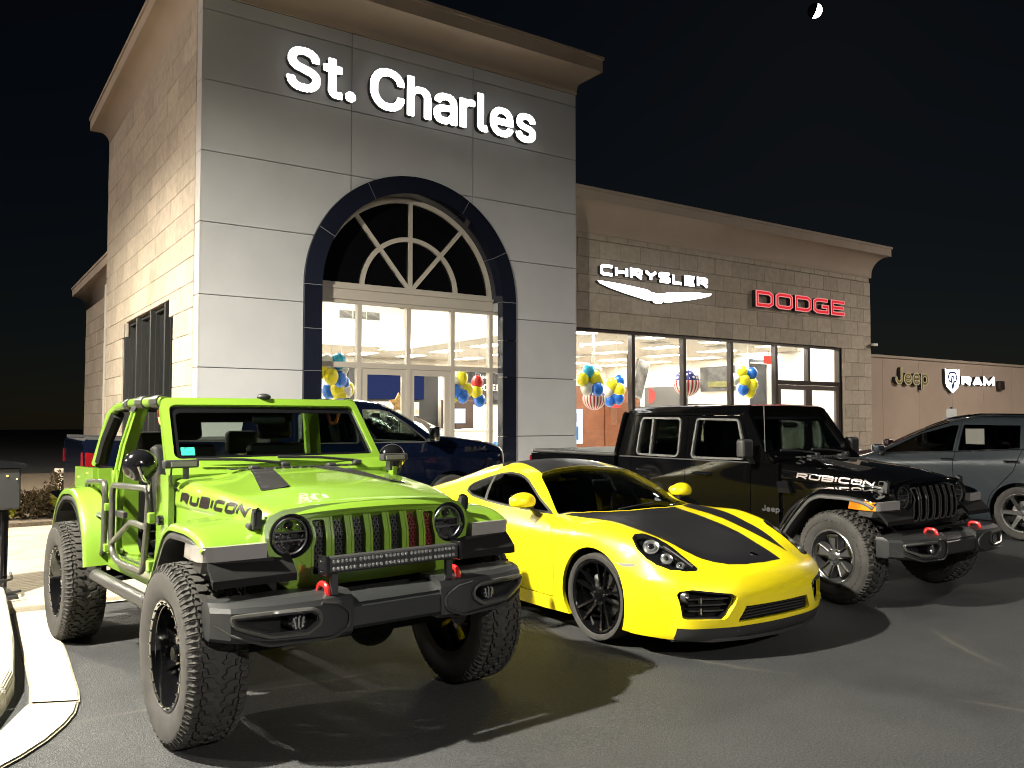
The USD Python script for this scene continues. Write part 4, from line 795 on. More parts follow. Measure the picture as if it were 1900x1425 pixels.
    def fender(s, X):
        iw = TM(MF(prism(Polygon([(-.40, .95), (-.38, 1.168), (.80, 1.214), (.80, .66), (.66, .66), (.55, .86), (.35, 1.05), (-.2, 1.06)]), 'x', -.04, 0)).refine_to_length(.1)); iw.vertices[:, 0] -= np.interp(iw.vertices[:, 1], *HW)-.05; part(t, 'inner_wing', X(D(iw)), pm)
        part(t, 'wheel_arch_liner', X(D(prism(Point(0, .47).buffer(.66, 24).difference(Point(0, .47).buffer(.635, 24)).intersection(sbox(-.5, .74, .8, 1.13)), 'x', -.93, -.5))), M_inner)
        p, n = prof_normal(smooth_path([(-.415, 1.055), (-.36, 1.09), (-.25, 1.122), (-.08, 1.138), (.12, 1.138), (.25, 1.10), (.40, .96), (.53, .80), (.64, .64)], 34)); n = -n if n[len(n)//2][1] < 0 else n
        xi = np.interp(p[:, 0], [-.42, .1, .4, .7], [-.59, -.67, -.71, -.79]); rise = np.interp(p[:, 0], [-.42, -.2, .15, .4], [.0, .030, .034, .0]); o = -.955
        def ring_(h0, h1, xo, r_=.018):
            Rg = []
            for (y, z), (ny, nz), a, rs in zip(p, n, xi, rise):
                P_ = lambda x, h: (x, y+ny*h, z+nz*h+(rs*(x-xo)/(a-xo)))
                Rg.append([P_(a, h0), P_(xo+.07, h0), P_(xo+.022, h0-.004), P_(xo+.005, h0-.014), P_(xo, h0-.03), P_(xo, h1), P_(a, h1)])
            return np.array(Rg)
        part(t, 'wheel_flare', X(D(loft(ring_(.0, -.035, o)))), pm if st['kind'] == 'green' else M_blk, 40)
        part(t, 'flare_trim', X(D(loft(ring_(-.0355, -.078, o+(.004 if st['kind'] == 'green' else -.012))))), M_trim, 40)
        lens = [(-.46, 1.055), (-.415, 1.052), (-.405, 1.0), (-.44, .992)]
        dl = part(t, 'daytime_lamp', X(D(loft(np.array([[(x, y+dy, z) for y, z in ((-.455, 1.058), (-.38, 1.062), (-.36, .990), (-.452, .984))] for x, dy in ((-.64, .0), (-.90, .02), (-.945, .05))])))), M_clear, 30)
        part(dl, 'lamp_end', X(D(loft(np.array([[(x, y+dy, z) for y, z in ((-.455, 1.058), (-.38, 1.062), (-.36, .990), (-.452, .984))] for x, dy in ((-.947, .052), (-.962, .10), (-.962, .21))])))), M_clear if st['kind'] == 'green' else M_amber, 30)
        part(dl, 'lamp_housing', X(D(hull([(x, y+dy, z) for x, dy in ((-.60, .0), (-.90, .02), (-.945, .06)) for y, z in ((-.445, .983), (-.30, .986), (-.30, .935), (-.42, .925))]))), M_trim)
    sides(fender)
    # --- bumper
    dzb = dz+st.get('bump', 0); DB = lambda m: xform(cat(m) if isinstance(m, list) else m, None, (0, 0, dzb))
    bm = part(t, 'bumper', DB([bx(-.44, .44, -.665, -.47, .60, .735, .02), hull([(-.47, -.59, .772), (.47, -.59, .772), (-.47, -.5, .772), (.47, -.5, .772), (-.44, -.655, .736), (.44, -.655, .736), (-.44, -.5, .736), (.44, -.5, .736)]), bx(-.36, .36, -.56, -.45, .70, .762, .01)]), M_bump)
    def cap_(s, X):
        Y0 = [(-.27, -.675), (-.42, -.705), (-.70, -.69), (-.88, -.61), (-.95, -.52), (-.95, -.40), (-.6, -.40), (-.27, -.45)]
        zt, zb = lambda x: .805-.02*max(0, (abs(x)-.6)), lambda x: .578+.085*max(0, abs(x)-.45)
        rings = [[(x, y, zb(x)+.02) for x, y in Y0]] and []
        for k, (ins, zf) in enumerate(((.03, 0), (.004, .10), (.0, .78), (.018, .90), (.07, 1.0))):
            rings.append([(x*(1-ins*.12), y+ins*.9 if y < -.45 else y, zb(x)+(zt(x)-zb(x))*zf) for x, y in Y0])
        body = MF(loft(np.array(rings)))
        rec = Polygon([(-.90, .752), (-.70, .765), (-.50, .758), (-.452, .725), (-.455, .668), (-.53, .620), (-.72, .628), (-.87, .682)])
        pocket = MF(prism(rec.buffer(-.03), 'y', -.80, -.60))
        c_ = part(t, 'bumper_end', X(DB(TM(body-pocket))), M_bump, 25)
        part(c_, 'recess_panel', X(DB(prism(rec.buffer(-.02), 'y', -.60, -.585))), M_blackpl)
        # raised frame round the recess, following the swept face
        loop = np.array(rec.buffer(-.012).exterior.coords)[:-1]; fy = lambda x: np.interp(x, [-.95, -.88, -.70, -.42, -.27], [-.50, -.615, -.695, -.710, -.68])
        part(c_, 'recess_frame', X(DB(tube(rounded([(x, fy(x)-.002, z) for x, z in loop], .02, 3, True), .012, 6, True))), M_satin); part(c_, 'cap_line', X(DB(tube(rounded([(x, fy(x)-.0, z) for x, z in ((-.93, .70), (-.86, .645), (-.72, .598), (-.40, .588), (-.30, .625), (-.29, .70), (-.36, .752), (-.46, .768))], .03, 3), .008, 6))), M_trim)
        fg = part(c_, 'fog_lamp', X(DB(lathe([(-.70, 0), (-.695, .035), (-.68, .047), (-.62, .05), (-.60, .05)], 24, 'y').apply_translation([-.578, 0, .690]))), M_blackgl)
        part(fg, 'fog_lens', X(DB([lathe([(-.712, 0), (-.706, .02), (-.697, .036)], 20, 'y').apply_translation([-.578, 0, .690])])), M_lens); part(fg, 'fog_reflector', X(DB([hull([(-.578+dx-.003, -.702, .665), (-.578+dx+.003, -.702, .665), (-.578+dx*1.6-.005, -.70, .715), (-.578+dx*1.6+.005, -.70, .715), (-.578+dx, -.69, .69)]) for dx in (-.016, 0, .016)]+[ball((-.578+.03*math.cos(a), -.70, .69+.03*math.sin(a)), .005, 1) for a in np.arange(9)*.7])), M_led, False)
        hk = part(t, 'tow_hook', X(DB(tube(rounded([(-.40, -.54, .76), (-.40, -.55, .842), (-.40, -.64, .840), (-.40, -.655, .78), (-.40, -.62, .755)], .045, 6), .0165, 10))), M_redp)
        part(hk, 'hook_mount', X(DB(bx(-.445, -.355, -.62, -.48, .765, .782, .006))), M_bump)
    sides(cap_)
def jeep_under(t, dz, wb, tr, R):
    """axles, springs and shock absorbers"""
    for y in (0, wb):
        ax = part(t, 'axle', [tube([(-tr, y, R), (tr, y, R)], .045, 12), ball((.2, y, R), .15, 2, (1, .9, 1)), tube([(.2, y+(.1 if y == 0 else -.1), R), (.1, y+(.9 if y == 0 else -.9), R+.12)], .04, 8)], M_inner)
        for s in (-1, 1):
            hx = s*.45; h = [(hx+.055*math.cos(a), y+.055*math.sin(a), R+.08+a*.0085) for a in np.linspace(0, 14*PI/2, 60)]
            part(ax, 'coil_spring', tube(h, .011, 6), M_inner); part(ax, 'shock_absorber', tube([(s*.56, y+.1, R-.03), (s*.5, y+.16, R+.5)], .03, 8), M_satin)
    part(t, 'frame_rail', [bx(s*.42-.04, s*.42+.04, -.45, wb+.5, R+.08, R+.2) for s in (-1, 1)]+[tube([(-.62, -.08, R-.02), (.62, -.12, R-.02)], .022, 8)], M_inner)
def leaned(p0, p1, hw0, hw1, th):
    """map (u across -1..1, v up 0..1) onto a leaning screen; returns fn for shapely polygons in (x metres at the base, v*L)"""
    p0, p1 = np.array(p0, float), np.array(p1, float); L = np.linalg.norm(p1-p0); e = (p1-p0)/L; n = np.array([-e[1], e[0]])   # (y, z)
    def f(pl, lo, hi, fine=.2):
        m = TM(MF(prism(pl, 'y', lo, hi)).refine_to_length(fine)); v = m.vertices.copy(); k = 1+(hw1/hw0-1)*v[:, 2]/L
        y = p0[0]+e[0]*v[:, 2]+n[0]*(-v[:, 1]); z = p0[1]+e[1]*v[:, 2]+n[1]*(-v[:, 1]); curve = .06*(v[:, 0]/hw0)**2
        m.vertices = np.c_[v[:, 0]*k, y+curve, z]; return m
    return f, L
def seat(t, x, y, z, name='seat', m_=None):
    m_ = m_ or M_seat
    s = part(t, name, rbox(x-.25, x+.25, y-.25, y+.26, z, z+.17, .05), m_); part(s, 'backrest', xform(rbox(-.24, .24, -.06, .06, 0, .66, .05), rotm([1, 0, 0], -.28), (x, y+.25, z+.12)), m_); part(s, 'headrest', xform(rbox(-.14, .14, -.05, .05, .69, .88, .045), rotm([1, 0, 0], -.26), (x, y+.25, z+.12)), m_)
def steering(t, c, r, tilt=.45):
    w = part(t, 'steering_wheel', xform(tube([(r*math.cos(a), r*math.sin(a), 0) for a in np.linspace(0, 2*PI, 33)[:-1]], .015, 8, True), rotm([1, 0, 0], PI/2-tilt), c), M_blackpl)
    part(w, 'spokes', xform(cat([bx(-r, r, -.015, .015, -.012, .0), bx(-.018, .018, -r, 0, -.012, .0), lathe([(-.03, 0), (-.03, .055), (.015, .05), (.015, 0)], 16, 'z')]), rotm([1, 0, 0], PI/2-tilt), c), M_blackpl)

def green_jeep():
    t = thing('green_jeep', 'lime green open top off-road vehicle with tube doors and huge mud tyres', 'off-road vehicle', (1.98, 4.71, -.035), math.radians(4), math.radians(-1.4))
    jeep_front(t, M_green, 0.0, {'kind': 'green'}); jeep_under(t, 0, 3.008, .78, .47)
    for y in (0, 3.008):
        for s in (-1, 1): wheel(t, (s*.875, y, .47), s, 'mt', .472, .31, .272, 0.0, .3 if y else 1.1)
    # tub: side panels with open doorways
    fd = Polygon([(1.02, .755), (1.90, .755), (1.955, .82), (1.955, 1.6), (.96, 1.6), (.96, .95)]).buffer(-.05).buffer(.05); rd = Polygon([(2.14, .755), (2.30, .755), (2.52, 1.02), (2.74, 1.17), (2.76, 1.6), (2.14, 1.6)]).buffer(-.04).buffer(.04)
    tub = sbox(.70, .655, 3.45, 1.375).difference(unary_union([fd, rd, Point(3.008, .50).buffer(.585, 24), sbox(2.9, .6, 3.6, .8)]))
    tub = unary_union([g for g in tub.geoms] if hasattr(tub, 'geoms') else [tub])
    inner = Polygon([(.98, .70), (2.78, .70), (2.78, 1.3), (.98, 1.3)]).difference(unary_union([fd.buffer(-.035), rd.buffer(-.035)])).intersection(sbox(.9, .68, 2.9, 1.375))
    def side(s, X):
        b = part(t, 'body_side', X(prism(tub, 'x', -.80, -.765)), M_green); part(b, 'door_jamb', X(prism(tub.buffer(.022).intersection(sbox(.9, .66, 2.8, 1.37)).difference(unary_union([fd.buffer(-.03), rd.buffer(-.03)])), 'x', -.764, -.66)), M_green)
        part(b, 'sill_plate', X(bx(-.79, -.67, 1.05, 1.9, .757, .765)), M_steel)
        # pillar and painted sport bar
        P = [[(x, y, z) for x, y in ((a-.0, y0), (a+.0, y1), (a+.085, y1-.02), (a+.085, y0+.02))] for a, y0, y1, z in ((-.802, 1.955, 2.14, .80), (-.80, 1.95, 2.13, 1.30), (-.765, 1.90, 2.06, 1.55), (-.71, 1.83, 1.97, 1.80), (-.69, 1.81, 1.95, 1.85))]
        bp = part(t, 'pillar', X(loft(np.array(P))), M_green, 30); part(bp, 'pillar_rib', X(tube([(-.808, 2.045, .82), (-.806, 2.04, 1.30), (-.772, 1.98, 1.55), (-.716, 1.90, 1.80)], .012, 8)), M_green); part(bp, 'pillar_cover', X(loft(np.array(P[3:])*[1.02, 1, 1]+[0, 0, -.0])), M_blackpl)
        rl = part(t, 'roof_rail', X(tube(rounded([(-.685, 1.20, 1.845), (-.69, 1.9, 1.865), (-.68, 2.50, 1.85), (-.70, 2.62, 1.80), (-.735, 2.95, 1.40)], .10, 6), .038, 10)), M_green, 40)
        for a, b_ in (((-.687, 1.25, 1.848), (-.689, 1.42, 1.853)), ((-.691, 1.62, 1.858), (-.692, 1.78, 1.862)), ((-.689, 2.02, 1.863), (-.686, 2.14, 1.860))): part(rl, 'cloth_wrap', X(tube([a, b_], .046, 10)), M_blackpl)
        part(rl, 'bar_pad', X(tube([(-.672, 2.53, 1.80), (-.70, 2.74, 1.60), (-.715, 2.86, 1.42)], .052, 8)), M_inner); part(rl, 'grab_strap', X(tube(rounded([(-.64, 1.30, 1.80), (-.64, 1.36, 1.70), (-.64, 1.46, 1.70), (-.64, 1.52, 1.80)], .04), .012, 6)), pbr('orange_strap', (.45, .12, .05), .6) if s < 0 else UsdShade.Material.Get(stage, '/World/Looks/orange_strap'))
        # tube doors
        R_ = .0215
        d = part(t, 'tube_door', X(tube(rounded([(-.835, 1.945, 1.272), (-.835, .985, 1.282), (-.835, 1.03, 1.02), (-.835, 1.115, .742), (-.835, 1.80, .742), (-.835, 1.955, .80)], .085, 6, True), R_, 10, True)), M_satin, 45)
        part(d, 'door_bar', X(tube(rounded([(-.835, 1.03, 1.035), (-.835, 1.42, 1.045), (-.835, 1.94, .86)], .06, 4), R_*.92, 10)), M_satin, 45); part(d, 'lock_plate', X(bx(-.82, -.79, 1.70, 1.93, 1.045, 1.09, .005)), M_blackpl)
        for z in (1.10, .80): part(d, 'hinge', X(rbox(-.845, -.80, .955, 1.02, z-.035, z+.035, .010)), M_green)
        d = part(t, 'tube_door', X(tube(rounded([(-.835, 2.78, 1.268), (-.835, 2.165, 1.285), (-.835, 2.20, .745), (-.835, 2.42, .745), (-.835, 2.60, .95), (-.835, 2.75, 1.06)], .08, 6, True), R_, 10, True)), M_satin, 45)
        part(d, 'door_bar', X(tube(rounded([(-.835, 2.185, 1.03), (-.835, 2.36, 1.04), (-.835, 2.56, .905)], .05, 4), R_*.92, 10)), M_satin, 45)
        for z in (1.10, .80): part(d, 'hinge', X(rbox(-.845, -.80, 2.13, 2.19, z-.03, z+.03, .010)), M_green)
        mr = part(t, 'side_mirror', X(ball((-.90, .95, 1.435), .105, 3, (1.0, .75, .95))), M_blackgl, True); part(mr, 'mirror_arm', X(tube(rounded([(-.835, .985, 1.27), (-.85, .92, 1.33), (-.90, .86, 1.34), (-.93, .86, 1.43)], .05), .0105, 8)), M_chrome)
        # cowl details
        pd = part(t, 'light_pod', X(rbox(-.845, -.64, .62, .69, 1.418, 1.468, .012)), M_blackpl); part(pd, 'pod_lens', X(bx(-.81, -.66, .612, .619, 1.428, 1.458)), M_clear); part(pd, 'pod_bracket', X([bx(-.72, -.70, .63, .69, 1.35, 1.418), tube(rounded([(-.80, .64, 1.42), (-.80, .66, 1.33), (-.76, .68, 1.30), (-.735, .70, 1.24)], .03), .006, 6)]), M_blackpl)
        part(t, 'cowl_bolt', X(lathe([(-.83, 0), (-.83, .028), (-.82, .032), (-.80, .032), (-.80, 0)], 20).apply_translation([0, .82, 1.095])), M_blackgl)
        part(t, 'hinge_bracket', X(tube(rounded([(-.725, .80, 1.30), (-.735, .78, 1.22), (-.735, .73, 1.20), (-.735, .73, 1.28), (-.72, .72, 1.31)], .02), .008, 6)), M_blackpl)
        p, n = prof_normal(smooth_path([(2.255, .66), (2.30, .84), (2.42, 1.03), (2.60, 1.16), (2.80, 1.20), (3.08, 1.19), (3.30, 1.12), (3.50, .95), (3.58, .80)], 34)); n = -n if n[len(n)//2][1] < 0 else n
        def rr_(h0, h1, xo): return np.array([[(x, y+ny*h, z+nz*h) for x, h in ((-.79, h0+.02), (xo+.06, h0), (xo+.02, h0-.004), (xo+.004, h0-.016), (xo, h0-.03), (xo, h1), (-.79, h1))] for (y, z), (ny, nz) in zip(p, n)])
        part(t, 'wheel_flare', X(loft(rr_(.02, -.03, -.955))), M_green, 40); part(t, 'flare_trim', X(loft(rr_(-.031, -.075, -.95))), M_trim, 40)
        part(t, 'wheel_arch_liner', X(prism(Point(3.008, .47).buffer(.66, 24).difference(Point(3.008, .47).buffer(.63, 24)).intersection(sbox(2.3, .70, 3.6, 1.2)), 'x', -.93, -.5)), M_inner)
        st_ = part(t, 'side_step', X(tube([(-.88, .74, .60), (-.88, 2.22, .60)], .045, 12)), M_trim, 45)
        for y in (.95, 1.9): part(st_, 'step_bracket', X(tube([(-.88, y, .6), (-.55, y, .62)], .02, 6)), M_inner)
        seat(t, (.36 if s > 0 else -.36), 1.45, .80)
        tl = part(t, 'tail_light', X(rbox(-.79, -.66, 3.452, 3.50, 1.0, 1.25, .015)), M_redlens)
        # lettering on the bonnet side
        L_ = letters('RUBICON', .066, 1.5, .33, .34, .2); w_ = L_[-1][1].bounds[2]
        for c, g in L_:
            g = affinity.scale(g, .86/w_, 1, origin=(0, 0))
            part(t, 'decal_letter', on_bonnet_side(g, s, .62 if s < 0 else -.24, -1 if s < 0 else 1, 0.0, .012), M_decal, False)
    sides(side)
    part(t, 'floor_pan', [bx(-.74, .74, .72, 3.44, .66, .70), bx(-.76, .76, 3.41, 3.45, .66, 1.36), bx(-.62, .62, 2.5, 3.4, .70, .78)], M_inner, False)
    part(t, 'roof_crossbar', tube([(-.68, 1.88, 1.855), (.68, 1.88, 1.855)], .035, 10), M_inner); part(t, 'roof_crossbar', tube([(-.68, 2.50, 1.85), (.68, 2.50, 1.85)], .035, 10), M_inner)
    part(t, 'sound_bar', rbox(-.5, .5, 1.83, 1.95, 1.72, 1.82, .03), M_inner)  # placed to darken the view through the windscreen
    part(t, 'shade_top', [bx(-.62, .62, 1.22, 1.86, 1.835, 1.85)], M_inner, False); part(t, 'rear_seat', [rbox(-.62, .62, 2.55, 2.70, .85, 1.45, .06), rbox(-.50, -.22, 2.58, 2.68, 1.46, 1.66, .04), rbox(.22, .50, 2.58, 2.68, 1.46, 1.66, .04)], M_seat)  # cloth top and rear seat placed to darken the cabin
    ds = part(t, 'dashboard', [rbox(-.68, .68, .86, 1.12, 1.12, 1.37, .05), rbox(-.16, .16, 1.0, 1.6, .8, 1.05, .04)], M_inner); part(ds, 'centre_screen', bx(-.11, .11, 1.121, 1.125, 1.20, 1.33), M_blackgl)
    steering(t, (.37, 1.22, 1.27), .185); part(t, 'interior_mirror', rbox(-.12, .12, 1.10, 1.14, 1.69, 1.75, .02), M_blackpl)
    # windscreen
    f, L = leaned((.80, 1.425), (1.145, 1.873), .765, .715, .05)
    o = rrect(-.765, .765, 0, L, .05); q = rrect(-.715, .715, .055, L-.06, .045)
    w = part(t, 'windscreen_frame', f(o.difference(q), 0, .055), M_green, 30); part(w, 'frit', f(q.buffer(.004).difference(rrect(-.675, .675, .085, L-.115, .035)), .018, .024), M_blackgl, 30); part(w, 'windscreen', f(q.buffer(.003), .0255, .027, .1), M_wind, True)
    part(w, 'sticker', f(sbox(-.665, .10, -.58, .165), .024, .0252), M_sticker, False); part(t, 'aerial_dome', ball((-.02, 1.16, 1.885), .05, 2, (1, .8, .5)), M_blackpl)
    part(t, 'cowl_panel', loft(np.array([[(x, .77, 1.372), (x, .845, 1.44), (x, .90, 1.40), (x, .80, 1.30)] for x in np.linspace(-.765, .765, 9)])), M_green)
    for x0, x1 in ((-.02, -.60), (.52, -.06)): wp = part(t, 'wiper', [tube([(x0, .795, 1.425), ((x0+x1)/2, .80, 1.455), (x1, .81, 1.465)], .009, 6), rbox(x0-.03, x0+.03, .76, .82, 1.395, 1.43, .012)], M_blackpl)
    # light bar on posts
    lb = part(t, 'light_bar', bx(-.425, .372, -.70, -.62, .905, .985, .008), M_blackpl)
    for r_ in range(2):
        for g5 in range(5):
            x0 = -.392+g5*.152
            part(lb, 'led_group', [lathe([(-.703, .0), (-.7005, .0075), (-.702, .0105)], 8, 'y').apply_translation([x0+k*.0235, 0, .928+r_*.036]) for k in range(6)], M_led, False)
    for s in (-1, 1):
        ex = -.437 if s < 0 else .374; e = part(lb, 'end_cap', bx(ex, ex+.022, -.708, -.612, .895, .995, .004), M_blackgl); part(lb, 'post', bx(s*.35-.04, s*.35, -.67, -.64, .79, .905, .004), M_blackpl)
        part(lb, 'bolt', [ball((ex+.011+s*.013, -.66, z), .008, 1) for z in (.92, .97)], M_chrome)
    return t
green_jeep()

# ================================================================ smooth car bodies from rows of control points
def skin(rows, nu=6, nv=5):
    """rows[j][i] = (x, y, z): j runs from the centre line down to the sill, i from nose to tail. Returns the half surface as a (U, V, 3) grid, x >= 0"""
    A = np.array(rows, float); J, I = A.shape[:2]
    a = PchipInterpolator(np.arange(I), A, axis=1)(np.linspace(0, I-1, (I-1)*nu+1))
    b = PchipInterpolator(np.arange(J), a, axis=0)(np.linspace(0, J-1, (J-1)*nv+1))
    return b.transpose(1, 0, 2)
def whole(H):
    """mirror the half grid to the full width, passengers' side (negative x) first"""
    L = H[:, ::-1].copy(); L[:, :, 0] *= -1; return np.concatenate([L, H[:, 1:]], 1)
def grid_normals(P):
    du, dv = np.gradient(P, axis=0), np.gradient(P, axis=1); n = np.cross(du, dv); l = np.linalg.norm(n, axis=2, keepdims=True)
    n = np.where(l > 1e-9, n/np.maximum(l, 1e-12), [0, 0, 1.0])
    c = P.mean((0, 1)); s = np.sign(((P-c)*n).sum()); return n*s
def closed(P):
    """close an open shell by its boundary fan (floor, nose and tail)"""
    a, b = P.shape[:2]; m = grid(P); idx = np.arange(a*b).reshape(a, b)
    loop = np.r_[idx[0, :], idx[1:, -1], idx[-1, -2::-1], idx[-2:0:-1, 0]]
    f = [m.faces]; v = m.vertices
    # floor strips between the two sills, nose and tail strips likewise
    h = b//2; q = []
    for i in range(a-1): q.append([idx[i, 0], idx[i, -1], idx[i+1, -1], idx[i+1, 0]])
    e = np.array(q); f += [e[:, [0, 1, 2]], e[:, [0, 2, 3]]]
    for i in (0, a-1):
        for k in range(h):
            t = [[idx[i, k], idx[i, k+1], idx[i, b-2-k]], [idx[i, k], idx[i, b-2-k], idx[i, b-1-k]]]
            t = [x for x in t if len(set(x)) == 3]; f.append(np.array(t) if i else np.array(t)[:, ::-1])
    m = trimesh.Trimesh(v, np.vstack(f), process=True); m.update_faces(m.nondegenerate_faces()); trimesh.repair.fix_normals(m)
    if m.volume < 0: m.invert()
    return m
class Shell:
    def __init__(s, P, th=.03):
        s.P, s.N = P, grid_normals(P); s.tree = cKDTree(P.reshape(-1, 3)); s.nn = s.N.reshape(-1, 3)
        O = MF(closed(P)); Q = P-s.N*th; Q[:, :, 2] = np.maximum(Q[:, :, 2], P[:, :, 2].min()+.03); I = MF(closed(Q)); s.full = O
        s.body = O-I if not I.is_empty() else O
    def take(s, cutter):
        c = MF(cutter); p = s.body ^ c; s.body = s.body-c; return p
    def groove(s, m): s.body = s.body-MF(m)
    def put(s, parent, name, man, mtl, label=None, nrm=True):
        m = TM(man)
        if len(m.faces) == 0: return None
        v, f = m.vertices, m.faces; fn = m.face_normals
        d, k = s.tree.query(v); rn = s.nn[k]
        c = f.ravel(); use = ((np.repeat(fn, 3, 0)*rn[c]).sum(1) > .72) & (d[c] < .05)
        n = np.where(use[:, None], rn[c], np.repeat(fn, 3, 0))
        key = np.c_[c, np.round(n*400).astype(int)]; _, i, inv = np.unique(key, axis=0, return_index=True, return_inverse=True)
        path = parent+'/'+numbered(parent, name); emit(path, v[c[i]], np.asarray(inv).reshape(-1, 3), mtl, n[i])
        if label: tag(path, label)
        return path
def prism_x(pl, s, far=1.3, near=.3): return prism(pl, 'x', -far, -near) if s < 0 else prism(pl, 'x', near, far)
def mx_poly(pl): return affinity.scale(pl, -1, 1, origin=(0, 0))

# ================================================================ yellow sports coupe
SP_T = 20
SP = [  # rows from the centre line to the sill; stations from the front lip over the roof to the tail
 [(0, -.93, .15), (0, -.965, .24), (0, -.985, .42), (0, -.935, .56), (0, -.83, .640), (0, -.55, .722), (0, -.25, .795), (0, .05, .855), (0, .30, .905), (0, .48, .975), (0, .85, 1.108), (0, 1.22, 1.226), (0, 1.6, 1.278), (0, 2.05, 1.238), (0, 2.5, 1.135), (0, 2.95, 1.005), (0, 3.25, .91), (0, 3.38, .865), (0, 3.42, .6), (0, 3.35, .25)],
 [(.33, -.91, .15), (.33, -.945, .24), (.33, -.965, .42), (.33, -.91, .562), (.33, -.80, .645), (.34, -.53, .728), (.36, -.23, .80), (.38, .07, .860), (.40, .36, .905), (.42, .53, .965), (.375, .88, 1.098), (.35, 1.23, 1.213), (.33, 1.6, 1.262), (.33, 2.05, 1.222), (.33, 2.5, 1.118), (.34, 2.95, .992), (.36, 3.25, .898), (.36, 3.36, .855), (.36, 3.39, .6), (.36, 3.33, .25)],
 [(.56, -.85, .15), (.57, -.88, .24), (.58, -.895, .42), (.56, -.845, .552), (.53, -.735, .640), (.50, -.52, .742), (.55, -.22, .818), (.60, .08, .872), (.66, .42, .893), (.715, .60, .895), (.632, .92, 1.058), (.545, 1.22, 1.180), (.515, 1.6, 1.218), (.50, 2.05, 1.160), (.52, 2.45, 1.072), (.56, 2.9, .972), (.58, 3.22, .888), (.60, 3.33, .85), (.60, 3.36, .6), (.60, 3.3, .25)],
 [(.73, -.755, .15), (.745, -.78, .24), (.755, -.795, .42), (.74, -.765, .535), (.70, -.68, .632), (.665, -.48, .762), (.705, -.22, .845), (.735, .08, .886), (.755, .42, .876), (.775, .62, .868), (.775, .95, .885), (.775, 1.25, .902), (.775, 1.6, .930), (.77, 2.0, .952), (.76, 2.42, .955), (.74, 2.85, .93), (.72, 3.15, .88), (.72, 3.25, .84), (.73, 3.28, .6), (.72, 3.22, .25)],
 [(.825, -.60, .15), (.84, -.62, .24), (.85, -.63, .42), (.845, -.61, .53), (.825, -.545, .615), (.815, -.40, .70), (.855, -.20, .745), (.885, .06, .765), (.880, .42, .735), (.872, .62, .71), (.866, .95, .69), (.868, 1.25, .70), (.884, 1.6, .73), (.905, 2.0, .77), (.910, 2.45, .785), (.88, 2.85, .755), (.83, 3.1, .70), (.81, 3.16, .68), (.80, 3.18, .55), (.79, 3.15, .25)],
 [(.87, -.47, .15), (.88, -.485, .235), (.886, -.49, .36), (.886, -.475, .45), (.885, -.44, .50), (.885, -.33, .53), (.897, -.15, .55), (.903, .06, .56), (.886, .42, .53), (.874, .62, .50), (.862, .95, .47), (.862, 1.25, .47), (.874, 1.6, .5), (.90, 2.0, .54), (.905, 2.45, .55), (.88, 2.85, .52), (.84, 3.05, .48), (.82, 3.1, .45), (.81, 3.12, .4), (.80, 3.1, .25)],
 [(.885, -.40, .15), (.893, -.41, .21), (.896, -.41, .28), (.896, -.40, .32), (.896, -.38, .34), (.897, -.30, .35), (.90, -.14, .36), (.902, .06, .36), (.885, .42, .33), (.872, .62, .30), (.860, .95, .27), (.860, 1.25, .27), (.872, 1.6, .30), (.895, 2.0, .34), (.90, 2.45, .35), (.88, 2.85, .33), (.85, 3.0, .30), (.83, 3.05, .29), (.82, 3.07, .27), (.81, 3.06, .22)],
 [(.87, -.36, .145), (.87, -.36, .146), (.87, -.35, .147), (.87, -.34, .147), (.87, -.33, .147), (.87, -.28, .147), (.87, -.12, .147), (.87, .06, .147), (.86, .42, .140), (.845, .62, .128), (.835, .95, .122), (.835, 1.25, .122), (.845, 1.6, .128), (.86, 2.0, .14), (.86, 2.45, .16), (.85, 2.85, .18), (.83, 2.97, .19), (.82, 2.995, .195), (.81, 3.015, .20), (.80, 3.03, .206)]]
M_yellow = paint('yellow_paint', (.80, .66, .008), .34); M_wrap = pbr('satin_black_wrap', (.010, .010, .012), .34, spec=.5, bump=(14.0, .02, .01)); M_dkglass = pane('dark_pane', (.48, .49, .48), .05)
def seam(pts, axis, lo, hi, w=.0035): return prism(LineString(pts).buffer(w, cap_style=2, join_style=2), axis, lo, hi)
